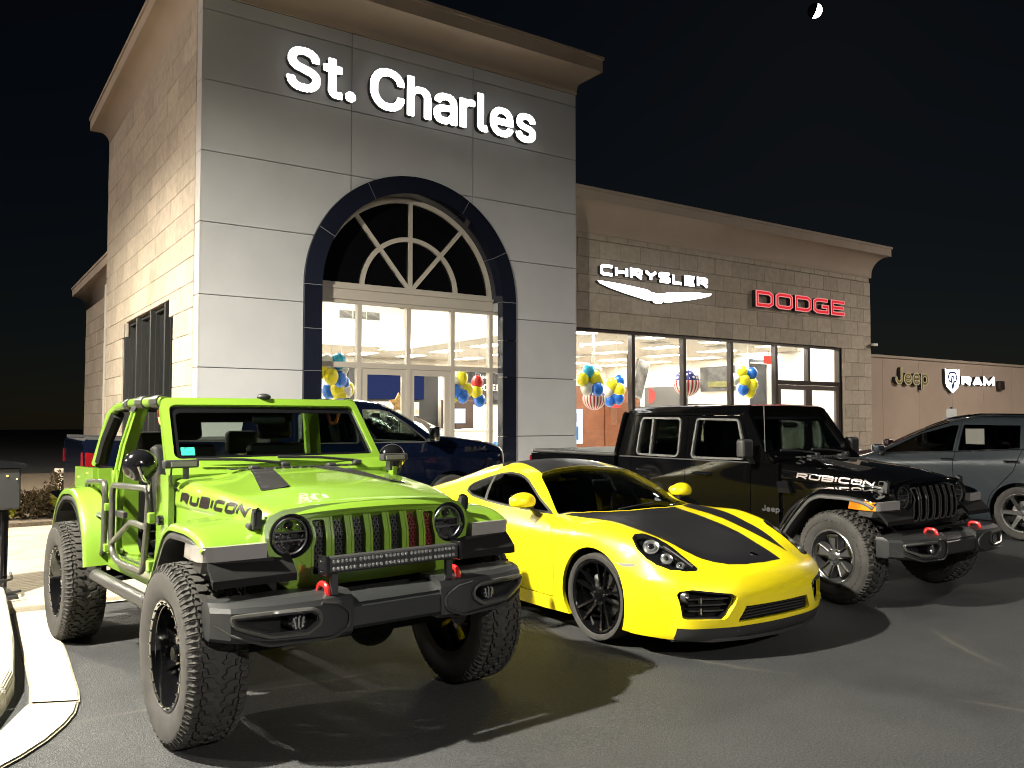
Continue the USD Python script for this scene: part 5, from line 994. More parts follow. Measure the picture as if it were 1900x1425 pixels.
def sports_coupe():
    t = thing('yellow_coupe', 'low yellow sports coupe with black bonnet stripe and black wheels', 'sports car', (4.935, 4.863, 0.0), math.radians(.6))
    S = Shell(whole(skin(SP)), .03)
    # wheel arches
    for y, r_ in ((0.03, .362), (2.475, .368)):
        for s in (-1, 1):
            c = prism(Point(y, .336).buffer(r_, 32), 'x', .60, 1.2); S.groove(c if s > 0 else mirror_x(c))
            a = prism(Point(y, .336).buffer(r_+.03, 32).difference(Point(y, .336).buffer(r_+.012, 32)).intersection(sbox(-2, .10, 4, 2)), 'x', .55, .80); part(t, 'wheel_arch_liner', a if s > 0 else mirror_x(a), M_inner)
    cowl = [(-.755, .60), (-.62, .47), (-.45, .385), (-.22, .34), (0, .328), (.22, .34), (.45, .385), (.62, .47), (.755, .60)]
    head = [(.56, 1.10), (.50, 1.165), (.3, 1.205), (0, 1.225), (-.3, 1.205), (-.50, 1.165), (-.56, 1.10)]
    ws = Polygon(cowl+head)
    hoodp = Polygon([(-.735, .565), (-.725, .30), (-.69, .10), (-.655, -.08), (-.615, -.26), (-.585, -.42), (-.545, -.56), (-.485, -.685), (-.42, -.76), (-.34, -.815), (-.2, -.845), (0, -.855), (.2, -.845), (.34, -.805), (.39, -.75), (.425, -.67), (.475, -.54), (.52, -.38), (.575, -.14), (.62, .08), (.66, .28), (.69, .50)]+[(x, y-.012) for x, y in cowl[::-1][1:-1]])
    stripe = Polygon([(.31, .42), (.31, -.19), (.29, -.38), (.235, -.6), (.19, -.78), (.19, -.90), (.37, -.90), (.38, -.75), (.385, -.63), (.395, -.47), (.42, -.28), (.445, -.08), (.44, .42)])
    win = lambda: Polygon([(.665, .878), (.92, .993), (1.06, 1.062), (1.19, 1.118), (1.30, 1.152), (1.40, 1.170), (1.53, 1.176), (1.68, 1.160), (1.85, 1.12), (2.0, 1.075), (2.07, 1.045), (2.085, 1.01), (2.05, .972), (1.9, .935), (1.62, .906), (1.37, .89), (1.0, .880)])
    glass_parts = []
    w_ = S.take(prism(ws, 'z', .86, 1.5)); glass_parts.append(('windscreen', w_))
    rear = S.take(prism(Polygon([(-.36, 2.12), (.36, 2.12), (.42, 2.70), (-.42, 2.70)]), 'z', .9, 1.5)); glass_parts.append(('rear_window', rear))
    wins = {s: S.take(prism_x(win(), s)) for s in (-1, 1)}
    hood = S.take(prism(hoodp.difference(stripe), 'z', .60, 1.0)); hs = S.take(prism(hoodp.intersection(stripe).buffer(-.0005), 'z', .60, 1.0))
    rf = Polygon([(-.515, 1.15), (-.475, 1.29), (-.445, 1.46), (-.415, 1.62), (-.405, 1.9), (-.40, 2.115), (.40, 2.115), (.405, 1.9), (.415, 1.62), (.445, 1.46), (.475, 1.29), (.515, 1.15), (.3, 1.21), (0, 1.23), (-.3, 1.21)]).difference(ws.buffer(.002)); rs = sbox(.305, 1.0, .405, 2.2)
    roof = S.take(prism(rf.difference(rs), 'z', 1.02, 1.5)); rstripe = S.take(prism(rf.intersection(rs).buffer(-.0005), 'z', 1.02, 1.5))
    lampp = Polygon([(-.775, -.285), (-.735, -.275), (-.665, -.315), (-.63, -.38), (-.612, -.49), (-.602, -.60), (-.59, -.69), (-.58, -.745), (-.605, -.755), (-.68, -.725), (-.755, -.65), (-.795, -.56), (-.81, -.47), (-.80, -.36)]).buffer(-.012).buffer(.012)
    lamps = {s: S.take(prism(lampp if s < 0 else mx_poly(lampp), 'z', .55, .95)) for s in (-1, 1)}
    inp = Polygon([(-.79, .465), (-.775, .488), (-.71, .50), (-.45, .465), (-.412, .44), (-.425, .40), (-.475, .315), (-.505, .292), (-.72, .296), (-.765, .31)]).buffer(-.012).buffer(.012); cin = Polygon([(-.335, .372), (.335, .372), (.40, .268), (-.40, .268)]).buffer(-.01).buffer(.01)
    for g in (inp, mx_poly(inp), cin): S.groove(prism(g, 'y', -1.3, -.5))
    lip = S.take(prism(sbox(-.78, .0, .78, .236), 'y', -1.3, -.70))
    # shut lines
    for s in (-1, 1):
        f = lambda m: m if s < 0 else mirror_x(m)
        S.groove(f(seam([(.645, .90), (.60, .80), (.52, .60), (.515, .40), (.53, .245), (1.05, .238), (1.66, .25), (1.86, .48), (1.86, .70), (1.74, .93)], 'x', -1.0, -.74))); S.groove(f(seam([(.40, .115), (.40, .20), (.53, .245)], 'x', -1.0, -.7)))
        S.groove(f(seam([(-.40, .57), (-.33, .56), (-.26, .63)], 'x', -1.0, -.76, .0025)))
    S.groove(seam(list(Point(.30, .755).buffer(.062, 16).exterior.coords), 'x', -1.0, -.80, .0022))
    bd = S.put(t, 'body', S.body, M_yellow); S.put(t, 'bonnet', hood, M_wrap, 'satin black bonnet'); S.put(t, 'bonnet_stripe', hs, M_yellow); S.put(t, 'roof', roof, M_wrap, 'satin black roof'); S.put(t, 'roof_stripe', rstripe, M_yellow); S.put(t, 'front_lip', lip, M_trim)
    for nm, g in glass_parts: S.put(t, nm, g, M_dkglass)
    for s in (-1, 1):
        f = (lambda m: m) if s < 0 else mirror_x
        gl = wins[s]; st_ = f(prism(Polygon([(1.78, 1.2), (1.82, 1.2), (1.65, .85), (1.61, .85)]), 'x', -1.0, -.4))
        bz = gl ^ MF(f(prism(win().difference(win().buffer(-.016)), 'x', -1.2, -.3))); gl = gl-MF(f(prism(win().difference(win().buffer(-.016)), 'x', -1.2, -.3))); bp = gl ^ MF(st_); gl = gl-MF(st_)
        wq = S.put(t, 'side_window', gl, M_dkglass); S.put(wq, 'window_trim', bz, M_blackpl); S.put(wq, 'window_divider', bp, M_satin)
        # headlamp: clear cover over a black bowl with three projectors
        lp = S.put(t, 'headlight', lamps[s], M_lens); inn = TM(lamps[s]).copy(); inn.vertices += np.array([-s*.022, .022, -.040]); part(lp, 'bowl', inn, M_blackgl, 30)
        rim = lamps[s] ^ MF(f(prism(lampp.difference(lampp.buffer(-.014)), 'z', .5, 1.0))); S.put(lp, 'lamp_rim', TM(rim) if False else rim, M_blackgl)
        nrm = np.array([s*.55, -.55, .63]); nrm /= np.linalg.norm(nrm)
        for (x, y, z), r_ in (((.715, -.42, .742), .058), ((.705, -.565, .675), .042), ((.665, -.66, .635), .030)):
            b0 = lathe([(-.015, 0), (-.010, r_*.5), (-.018, r_*.62), (.002, r_*.66), (-.006, r_), (.03, r_*.8), (.03, 0)], 24, 'x'); zz = -nrm; xa = np.cross([0, 0, 1], zz); xa /= np.linalg.norm(xa); Rm = np.stack([zz, xa, np.cross(zz, xa)], 1)
            pj = part(lp, 'projector', xform(b0, Rm, (s*x, y, z)), M_led); part(lp, 'projector_lens', xform(ball((-.012, 0, 0), r_*.42, 2, (.5, 1, 1)), Rm, (s*x, y, z)), M_blackgl)
        part(lp, 'lamp_strip', [tube([(s*.625, -.46, .748), (s*.615, -.60, .690), (s*.60, -.715, .632)], .007, 6), tube([(s*.79, -.40, .70), (s*.775, -.56, .638), (s*.72, -.66, .612)], .005, 6)], M_led)
        # lower intake with fog lamp and slats
        g = inp if s < 0 else mx_poly(inp); fy = lambda x: np.interp(abs(x), [.41, .55, .70, .79], [-.93, -.885, -.80, -.73])
        ik = part(t, 'air_intake', TM(MF(prism(g.buffer(.004), 'y', 0, .02)).refine_to_length(.06)), M_blackpl, False) if False else None
        def lay(pl, off, th):
            m = TM(MF(prism(pl, 'y', 0, th)).refine_to_length(.06)); m.vertices[:, 1] += fy(m.vertices[:, 0])+off; return m
        ik = part(t, 'air_intake', lay(g.buffer(.006), .075, .02), M_inner, False); part(ik, 'intake_rim', lay(g.buffer(.003).difference(g.buffer(-.014)), .012, .06), M_blackgl, 25)
        for z in (.345, .385, .425): part(ik, 'slat', lay(g.intersection(sbox(-1, z-.004, 1, z+.006)).intersection(sbox(-.70, 0, -.40, 1) if s < 0 else sbox(.40, 0, .70, 1)), .035, .04), M_blackpl, 25)
        part(ik, 'running_light', [bx(s*.625-.007, s*.625+.007, fy(.625)+.03, fy(.625)+.05, .325, .365), bx(s*.625-.007, s*.625+.007, fy(.625)+.03, fy(.625)+.05, .395, .435)], M_led)
        fg = part(t, 'fog_lamp', xform(lathe([(.03, .045), (-.004, .046), (-.008, .040), (.0, .036), (.02, .02), (.022, 0)], 24, 'y'), rotm([0, 0, 1], -s*.5), (s*.715, fy(.715)+.03, .448)), M_gunm); part(fg, 'fog_lens', xform(lathe([(-.010, 0), (-.008, .025), (-.003, .036)], 20, 'y'), rotm([0, 0, 1], -s*.5), (s*.715, fy(.715)+.03, .448)), M_lens)
        part(fg, 'fog_reflector', [ball((s*(.715+dx), fy(.715)+.042, .448+dz), .009, 1) for dx, dz in ((-.016, .01), (.014, .012), (0, -.016))], M_led)
        mk = Polygon([(-.215, .622), (-.30, .625), (-.43, .634), (-.37, .605), (-.285, .594), (-.225, .600)])
        mm_ = TM(MF(prism(mk, 'x', 0, .01)).refine_to_length(.03)); mm_.vertices[:, 0] += -np.interp(mm_.vertices[:, 1], [-.45, -.36, -.2], [.848, .866, .886]); part(t, 'side_marker', f(mm_), M_clear, False)
        # mirror
        mb = ball((0, 0, 0), 1.0, 3, (.125, .075, .078)); mb.vertices[:, 2] = np.where(mb.vertices[:, 2] < -.035, -.035+(mb.vertices[:, 2]+.035)*.25, mb.vertices[:, 2]); mb.vertices[:, 1] -= .10*np.abs(mb.vertices[:, 0])*-.6
        mi = part(t, 'side_mirror', f(xform(mb, None, (-.935, .855, .975))), M_yellow, True); part(mi, 'mirror_base', f([hull([(-.985, .82, .945), (-.86, .80, .945), (-.985, .90, .945), (-.86, .92, .945), (-.98, .83, .925), (-.86, .82, .915), (-.87, .90, .915)]), hull([(-.90, .82, .93), (-.86, .82, .93), (-.87, .89, .93), (-.79, .78, .868), (-.79, .90, .868), (-.80, .80, .845), (-.80, .86, .845)])]), M_blackpl); part(mi, 'mirror_glass', f(xform(ball((0, 0, 0), 1.0, 2, (.105, .012, .06)), rotm([0, 0, 1], .08), (-.935, .925, .982))), M_chrome, True)
        seat(t, s*.34, 1.35, .28, 'seat', M_inner)
        wheel(t, (s*.775, 0, .336), s, 'sport', .336, .235, .262, 0.0, .4); wheel(t, (s*.765, 2.475, .338), s, 'sport', .338, .265, .262, 0.0, .9)
    g = part(t, 'lower_grille', TM(MF(prism(cin.buffer(.008), 'y', -.90, -.885)).refine_to_length(.1)), M_inner, False); part(g, 'grille_bar', [bx(-.36, .36, -.935, -.90, z, z+.008) for z in (.285, .305, .325, .345)], M_blackpl, False); part(t, 'splitter', hull([(x, y, z) for x, y in ((-.78, -.68), (-.55, -.86), (-.3, -.94), (0, -.965), (.3, -.94), (.55, -.86), (.78, -.68), (.7, -.4), (-.7, -.4)) for z in (.135, .158)]), M_trim)
    part(t, 'floor_pan', [bx(-.70, .70, -.55, 3.1, .135, .20), bx(-.66, .66, -.5, .45, .20, .50)], M_inner, False)
    part(t, 'dashboard', rbox(-.66, .66, .52, .90, .62, .86, .06), M_inner); steering(t, (.34, .98, .84), .175, .35); part(t, 'rear_bulkhead', bx(-.60, .60, 1.98, 2.02, .3, 1.02), M_inner)
    part(t, 'interior_mirror', rbox(-.11, .11, .93, .96, 1.06, 1.12, .015), M_blackpl); part(t, 'bonnet_badge', xform(lathe([(-.004, 0), (-.004, .022), (.0, .028), (.004, .028), (.004, 0)], 16, 'z'), rotm([1, 0, 0], .28), (0, -.755, .671)), M_chrome)
    for a, b in (((-.30, .385, .916), (.12, .41, .945)), ((.36, .40, .916), (.60, .56, .925))): part(t, 'wiper', tube([a, b], .008, 6), M_blackpl)
    return t
sports_coupe()

# ================================================================ black crew-cab pickup of the jeep type
M_silver = pbr('silver_decal', (.24, .21, .20), .38, metal=.6); M_grytrim = pbr('window_trim_grey', (.045, .045, .045), .4)
def black_pickup():
    t = thing('black_pickup', 'black crew cab off-road pickup with slotted grille and silver spoked wheels', 'pickup truck', (7.61, 4.66, .0), math.radians(2))
    dz = -.12
    jeep_front(t, M_blk, dz, {'kind': 'black', 'bump': -.03}); jeep_under(t, 0, 3.487, .8, .417)
    for y in (0, 3.487):
        for s in (-1, 1): wheel(t, (s*.83, y, .417), s, 'at', .417, .285, .236, (-.16 if y == 0 else 0), .25)
    tw = lambda z: .0 if z < 1.22 else (z-1.22)*.165
    def shear(m): m = TM(m).copy(); m.vertices[:, 0] += np.where(m.vertices[:, 2] > 1.22, (m.vertices[:, 2]-1.22)*.165, 0); return m
    low = Polygon([(.66, .56), (2.74, .56), (2.74, .62), (2.93, .80), (2.985, 1.22), (.70, 1.22), (.70, .66)])
    w1 = Polygon([(1.10, 1.255), (1.24, 1.65), (1.79, 1.66), (1.82, 1.245)]).buffer(-.04).buffer(.04); w2 = Polygon([(2.02, 1.25), (2.03, 1.665), (2.63, 1.672), (2.665, 1.255)]).buffer(-.05).buffer(.05)
    up = Polygon([(.80, 1.22), (1.125, 1.735), (2.86, 1.76), (2.985, 1.22)]); upo = up.difference(unary_union([w1, w2]))
    bed = Polygon([(3.04, .70), (3.04, 1.20), (4.68, 1.20), (4.68, .70), (4.2, .62), (2.95, .62)]).difference(Point(3.487, .417).buffer(.54, 24))
    lines_ = [[(1.04, .60), (1.04, 1.0), (1.02, 1.24), (1.20, 1.70)], [(1.92, .60), (1.92, 1.70)], [(2.70, .62), (2.75, .9), (2.76, 1.70)]]
    gap = unary_union([LineString(l).buffer(.004, cap_style=2) for l in lines_]+[LineString([(1.04, .605), (2.70, .62)]).buffer(.004), LineString([(1.2, 1.70), (2.76, 1.70)]).buffer(.004)])
    def side(s, X):
        b = part(t, 'cab_side', X(prism(low.difference(gap), 'x', -.79, -.75)), M_blk); part(b, 'gap_backing', X(prism(low.union(upo).buffer(-.01), 'x', -.745, -.74)), M_inner) if False else None
        part(b, 'upper_side', X(shear(prism(upo.difference(gap), 'x', -.787, -.745))), M_blk); part(b, 'waist_mould', X(bx(-.795, -.775, 1.0, 2.95, 1.212, 1.226, .003)), M_grytrim)
        for w in (w1, w2):
            g = part(t, 'side_window', X(shear(prism(w.buffer(.004), 'x', -.772, -.766))), M_tint, False); part(g, 'window_trim', X(shear(prism(w.buffer(.014).difference(w.buffer(-.008)), 'x', -.80, -.765))), M_grytrim)
        part(g, 'window_divider', X(shear(bx(-.798, -.764, 2.44, 2.465, 1.25, 1.675))), M_grytrim)
        for y0 in (1.72, 2.55): h = part(t, 'door_handle', X([tube(rounded([(-.79, y0+.09, 1.075), (-.835, y0+.06, 1.08), (-.835, y0-.14, 1.075), (-.79, y0-.17, 1.07)], .03), .013, 8)]), M_blkgloss)
        mr = part(t, 'side_mirror', X(rbox(-1.03, -.86, .93, 1.03, 1.27, 1.46, .03)), M_trim); part(mr, 'mirror_arm', X(hull([(-.88, .96, 1.30), (-.88, 1.02, 1.30), (-.78, .98, 1.20), (-.78, 1.06, 1.20), (-.88, .98, 1.36), (-.78, 1.02, 1.27)])), M_trim)
        part(t, 'bed_side', X(prism(bed, 'x', -.80, -.755)), M_blk)
        p, n = prof_normal(smooth_path([(2.80, .60), (2.86, .80), (2.98, .96), (3.2, 1.03), (3.75, 1.03), (3.97, .95), (4.10, .78), (4.15, .62)], 28)); n = -n if n[len(n)//2][1] < 0 else n
        rg = lambda h0, h1, xo: np.array([[(x, y+ny*h, z+nz*h) for x, h in ((-.79, h0), (xo+.05, h0), (xo+.01, h0-.008), (xo, h0-.025), (xo, h1), (-.79, h1))] for (y, z), (ny, nz) in zip(p, n)])
        part(t, 'wheel_flare', X(loft(rg(.02, -.04, -.945))), M_trim, 40); part(t, 'wheel_arch_liner', X(prism(Point(3.487, .417).buffer(.56, 24).difference(Point(3.487, .417).buffer(.53, 24)).intersection(sbox(2.8, .65, 4.2, 1.2)), 'x', -.92, -.5)), M_inner)
        part(t, 'rock_rail', X(tube([(-.83, .78, .52), (-.83, 2.72, .52)], .038, 10)), M_trim); tl = part(t, 'tail_light', X(rbox(-.80, -.68, 4.681, 4.73, .90, 1.17, .015)), M_redlens)
        seat(t, s*.36, 1.42, .66); part(t, 'rear_seat', X(rbox(-.66, -.05, 2.45, 2.62, .8, 1.38, .05)), M_seat)
        part(t, 'wing_vent', X(prism(Polygon([(.56, .94), (.70, .94), (.72, 1.05), (.60, 1.06)]), 'x', -.80, -.76)), M_blackgl)
        L_ = letters('RUBICON', .056, 1.6, .25, .4, .18); w_ = L_[-1][1].bounds[2]
        for c, g in L_:
            g = affinity.scale(g, .80/w_, 1, origin=(0, 0)); part(t, 'decal_letter', on_bonnet_side(g, s, .53 if s < 0 else -.27, -1 if s < 0 else 1, dz, .012), M_silver, False)
        for c, g in letters('Jeep', .062, 1.0, .2, .12, round_=True):
            m = prism(affinity.translate(g, 0, 0), 'y', 0, .002); v = m.vertices.copy(); m.vertices = np.c_[-.793+v[:, 1], (.90-v[:, 0]) if s < 0 else (.74+v[:, 0]), .742+v[:, 2]]
            if s > 0: m.vertices[:, 0] *= -1
            m.fix_normals(); part(t, 'badge_letter', m, M_grytrim, False)
    sides(side)
    # small plane emblem on the bonnet side
    part(t, 'bonnet_emblem', [tube([(-.655, -.335, z) for z in (1.06, 1.085)], .004, 5), tube(rounded([(-.657, -.33, 1.06), (-.66, -.27, 1.062), (-.66, -.27, 1.10), (-.657, -.32, 1.10), (-.655, -.33, 1.06)], .01), .003, 5)], M_grytrim)
    rp = np.array([[(x*k, y, z) for x, z in ((-.80+tw(1.735), 1.735), (-.665, 1.79), (-.60, 1.81), (0, 1.822), (.60, 1.81), (.665, 1.79), (.80-tw(1.735), 1.735), (.6, 1.72), (-.6, 1.72))] for y, k in ((1.13, .99), (1.18, 1.0), (2.0, 1.0), (2.80, 1.0), (2.875, .97))]); rp[0, :, 2] -= .015; rp[-1, :, 2] -= .03
    rf = part(t, 'hard_roof', loft(rp), M_blk, 35); part(rf, 'roof_joint', [bx(-.70, .70, 1.93, 1.945, 1.815, 1.828)], M_blackpl)
    f, L = leaned((2.985, 1.22), (2.875, 1.74), .765, .70, .04); q = rrect(-.62, .62, .06, L-.10, .04)
    bw = part(t, 'cab_back', f(rrect(-.765, .765, 0, L, .04).difference(q), 0, .04), M_blk, 30); part(bw, 'rear_window', f(q.buffer(.004), .018, .022), M_tint, False)
    part(t, 'cab_back_lower', bx(-.77, .77, 2.93, 2.97, .60, 1.215), M_blk)
    f, L = leaned((.80, 1.305), (1.145, 1.753), .765, .705, .05); q = rrect(-.715, .715, .055, L-.06, .045)
    w = part(t, 'windscreen_frame', f(rrect(-.765, .765, 0, L, .05).difference(q), 0, .055), M_blk, 30); part(w, 'frit', f(q.buffer(.004).difference(rrect(-.685, .685, .07, L-.10, .03)), .018, .024), M_blackgl, 30); part(w, 'windscreen', f(q.buffer(.003), .0255, .027, .1), M_wind, True)
    part(t, 'floor_pan', [bx(-.74, .74, .72, 2.95, .58, .64), bx(-.66, .66, .72, .80, .6, 1.2)], M_inner, False); ds = part(t, 'dashboard', rbox(-.68, .68, .86, 1.12, 1.0, 1.25, .05), M_inner); steering(t, (.37, 1.20, 1.16), .185)
    part(t, 'interior_mirror', rbox(-.12, .12, 1.10, 1.14, 1.57, 1.63, .02), M_blackpl); part(t, 'windscreen_tag', bx(-.62, -.50, 1.06, 1.065, 1.36, 1.44), M_sticker, False)
    part(t, 'cowl_panel', loft(np.array([[(x, .77, 1.252), (x, .845, 1.32), (x, .90, 1.28), (x, .80, 1.18)] for x in np.linspace(-.765, .765, 9)])), M_blk)
    for x0, x1 in ((-.02, -.60), (.52, -.06)): part(t, 'wiper', [tube([(x0, .795, 1.305), ((x0+x1)/2, .80, 1.335), (x1, .81, 1.345)], .009, 6), rbox(x0-.03, x0+.03, .76, .82, 1.275, 1.31, .012)], M_blackpl)
    an = part(t, 'aerial', tube([(-.76, .87, 1.03), (-.76, .885, 1.80)], .0045, 6), M_steel); part(an, 'aerial_base', lathe([(1.0, 0), (1.0, .02), (1.03, .014), (1.05, .006), (1.05, 0)], 12, 'z').apply_translation([-.76, .87, 0]), M_blackpl)
    part(t, 'bed_floor', [bx(-.75, .75, 3.06, 4.66, .75, .79), bx(-.75, .75, 3.04, 3.08, .79, 1.19), bx(-.75, .75, 4.63, 4.679, .70, 1.20)], M_blk); part(t, 'bed_cover', rbox(-.79, .79, 3.05, 4.68, 1.205, 1.255, .02), M_trim)
    part(t, 'rear_bumper', rbox(-.88, .88, 4.70, 4.88, .58, .76, .03), M_bump)
    return t
M_blkgloss = M_blackgl
black_pickup()

# ================================================================ dark blue full-size pickup parked across the entrance
def rows_of(st, cols):
    """rows of control points from a table: one tuple per station (y, centre z, then (x, z) pairs from roof to sill)"""
    return [[(0.0 if j == 0 else s_[2][j-1][0], s_[0]+(s_[1][j] if s_[1] else 0), s_[3] if j == 0 else s_[2][j-1][1]) for s_ in st] for j in range(cols)]
def R_(rows): return [[tuple(p) for p in r] for r in rows]
M_sideglass = pane('side_glass', (.78, .82, .79), .05)
M_navy = paint('navy_paint', (.002, .0035, .011), .08)
def blue_truck():
    t = thing('navy_truck', 'dark navy full size pickup parked across the entrance behind the lime off-roader', 'pickup truck', (6.3, 11.83, 0), PI/2)
    # stations: nose bottom, nose mid, nose top, bonnet front, bonnet mid, bonnet rear, screen base, screen mid, roof front, roof mid, roof rear, cab back low
    c0 = [(0, -1.10, .50), (0, -1.14, .80), (0, -1.13, 1.10), (0, -1.08, 1.22), (0, -.75, 1.315), (0, -.1, 1.385), (0, .10, 1.42), (0, .52, 1.69), (0, .98, 1.915), (0, 1.5, 1.955), (0, 2.30, 1.935), (0, 2.62, 1.85)]
    c1 = [(.45, -1.09, .50), (.45, -1.13, .80), (.45, -1.12, 1.10), (.46, -1.07, 1.22), (.48, -.74, 1.32), (.50, -.08, 1.395), (.50, .12, 1.42), (.47, .54, 1.685), (.44, 1.0, 1.905), (.44, 1.5, 1.945), (.44, 2.30, 1.925), (.44, 2.62, 1.84)]
    c2 = [(.78, -1.00, .50), (.80, -1.05, .80), (.80, -1.03, 1.10), (.80, -.98, 1.20), (.80, -.66, 1.305), (.80, -.02, 1.395), (.775, .22, 1.42), (.70, .60, 1.67), (.645, 1.05, 1.875), (.64, 1.5, 1.91), (.64, 2.30, 1.89), (.65, 2.60, 1.80)]
    c3 = [(.90, -.86, .50), (.92, -.92, .80), (.92, -.90, 1.06), (.92, -.85, 1.13), (.93, -.6, 1.19), (.935, .0, 1.26), (.925, .28, 1.285), (.92, .62, 1.29), (.915, 1.1, 1.295), (.915, 1.5, 1.30), (.915, 2.30, 1.31), (.915, 2.62, 1.31)]
    c4 = [(.95, -.72, .50), (.975, -.76, .80), (.98, -.74, .96), (.985, -.70, 1.0), (1.0, -.5, 1.04), (1.0, .0, 1.08), (.995, .3, 1.08), (.99, .62, 1.08), (.985, 1.1, 1.08), (.985, 1.5, 1.08), (.985, 2.30, 1.08), (.985, 2.64, 1.08)]
    c5 = [(.95, -.66, .49), (.97, -.68, .60), (.975, -.66, .66), (.98, -.62, .68), (1.0, -.45, .70), (1.0, .0, .72), (.99, .3, .72), (.98, .62, .70), (.975, 1.1, .70), (.975, 1.5, .70), (.975, 2.30, .70), (.975, 2.64, .70)]
    c6 = [(.93, -.62, .48), (.94, -.63, .485), (.945, -.62, .49), (.95, -.60, .49), (.96, -.44, .49), (.96, .0, .49), (.955, .3, .49), (.95, .62, .49), (.95, 1.1, .49), (.95, 1.5, .49), (.95, 2.30, .49), (.95, 2.64, .50)]
    S = Shell(whole(skin([c0, c1, c2, c3, c4, c5, c6])), .035)
    for s in (-1, 1): c = prism(Point(0, .42).buffer(.47, 28), 'x', .6, 1.3); S.groove(c if s > 0 else mirror_x(c))
    ws = S.take(prism(Polygon([(-.80, .26), (-.5, .14), (0, .10), (.5, .14), (.80, .26), (.66, 1.03), (.4, .98), (0, .96), (-.4, .98), (-.66, 1.03)]), 'z', 1.38, 2.2))
    w1 = Polygon([(.34, 1.315), (.68, 1.60), (.92, 1.765), (1.10, 1.80), (1.36, 1.80), (1.36, 1.315)]).buffer(-.03).buffer(.03); w2 = Polygon([(1.47, 1.315), (1.47, 1.80), (2.20, 1.80), (2.32, 1.70), (2.36, 1.32)]).buffer(-.05).buffer(.05)
    W = {(s, k): S.take(prism_x(w, s)) for s in (-1, 1) for k, w in enumerate((w1, w2))}
    for s in (-1, 1):
        f = (lambda m: m) if s < 0 else mirror_x
        for l in ([(.30, .55), (.30, 1.27)], [(1.41, .55), (1.41, 1.84)], [(2.40, .9), (2.42, 1.3), (2.35, 1.80)], [(.30, .55), (2.2, .55)]): S.groove(f(seam(l, 'x', -1.1, -.6, .004)))
    S.groove(f(seam([(-.98, 1.14), (-.5, 1.19), (.2, 1.262)], 'x', -1.1, -.8, .004))); S.groove(seam([(-.98, 1.14), (-.5, 1.19), (.2, 1.262)], 'x', -1.1, -.8, .004))
    S.put(t, 'cab', S.body, M_navy); S.put(t, 'windscreen', ws, M_wind)
    for (s, k), g in W.items():
        f = (lambda m: m) if s < 0 else mirror_x; w = (w1, w2)[k]
        rim = f(prism(w.difference(w.buffer(-.014)), 'x', -1.2, -.3)); a = g ^ MF(rim); q = S.put(t, 'side_window', g-MF(rim), M_sideglass); S.put(q, 'window_trim', a, M_chrome if False else M_grytrim)
    bedp = Polygon([(2.70, .56), (2.70, 1.345), (4.5, 1.40), (4.93, 1.42), (4.97, 1.34), (4.95, .62), (4.4, .56)]).difference(Point(3.68, .42).buffer(.48, 24))
    def side(s, X):
        b = part(t, 'bed_side', X(TM(MF(prism(bedp, 'x', -.985, -.88)))), M_navy, 30); part(b, 'rail_cap', X(loft(np.array([[(x, y, z) for x, z in ((-.97, zz), (-.965, zz+.03), (-.87, zz+.03), (-.87, zz))] for y, zz in ((2.70, 1.346), (4.5, 1.401), (4.93, 1.421))]))), M_trim)
        tl = part(t, 'tail_light', X(hull([(-.992, 4.73, 1.12), (-.992, 4.75, 1.25), (-.90, 4.98, 1.09), (-.90, 4.98, 1.27), (-.992, 4.945, 1.09), (-.992, 4.945, 1.27)])), M_redlens); part(tl, 'lamp_clear', X(bx(-.994, -.95, 4.74, 4.94, 1.065, 1.085)), M_clear)
        for y in (0, 3.68): wheel(t, (s*.86, y, .42), s, 'plain', .42, .28, .27)
        mr = part(t, 'side_mirror', X(rbox(-1.20, -1.02, .33, .43, 1.33, 1.55, .03)), M_chrome); part(mr, 'mirror_arm', X(bx(-1.03, -.93, .36, .42, 1.32, 1.37, .01)), M_blackpl)
        part(t, 'headlight', X(hull([(-.93, -.80, 1.02), (-.93, -.72, 1.14), (-.80, -1.03, 1.0), (-.80, -1.01, 1.12), (-.62, -1.11, 1.02), (-.62, -1.10, 1.12), (-.7, -.9, 1.05)])), M_led)
        part(t, 'door_handle', X(rbox(-1.03, -.985, 1.12, 1.32, 1.12, 1.15, .012)), M_chrome); seat(t, s*.42, .85, .85)
        for c, g in letters('RAM', .075, 1.15, .28, .3):
            m = prism(g, 'y', 0, .004); v = m.vertices.copy(); m.vertices = np.c_[-.992+v[:, 1], (-.22-v[:, 0]), 1.165+v[:, 2]]; part(t, 'badge_letter', X(m), M_chrome, False)
    sides(side)
    part(t, 'tailgate', [bx(-.86, .86, 4.90, 4.965, .70, 1.40, .015)], M_navy); part(t, 'rear_bumper', rbox(-.98, .98, 4.92, 5.12, .50, .70, .04), M_chrome); part(t, 'front_bumper', rbox(-.92, .92, -1.20, -1.06, .52, .74, .04), M_chrome); part(t, 'front_grille', bx(-.6, .6, -1.16, -1.12, .80, 1.10, .01), M_blackpl)
    part(t, 'tonneau_cover', bx(-.869, .869, 2.72, 4.89, 1.37, 1.40), M_trim); part(t, 'floor_pan', [bx(-.85, .85, -.9, 4.9, .45, .60)], M_inner, False); part(t, 'dashboard', rbox(-.8, .8, .35, .7, 1.05, 1.33, .06), M_inner); steering(t, (.42, .72, 1.27), .19)
    part(t, 'mirror_ornament', rbox(-.12, .12, .78, .82, 1.68, 1.75, .02), M_blackpl)
    return t
blue_truck()

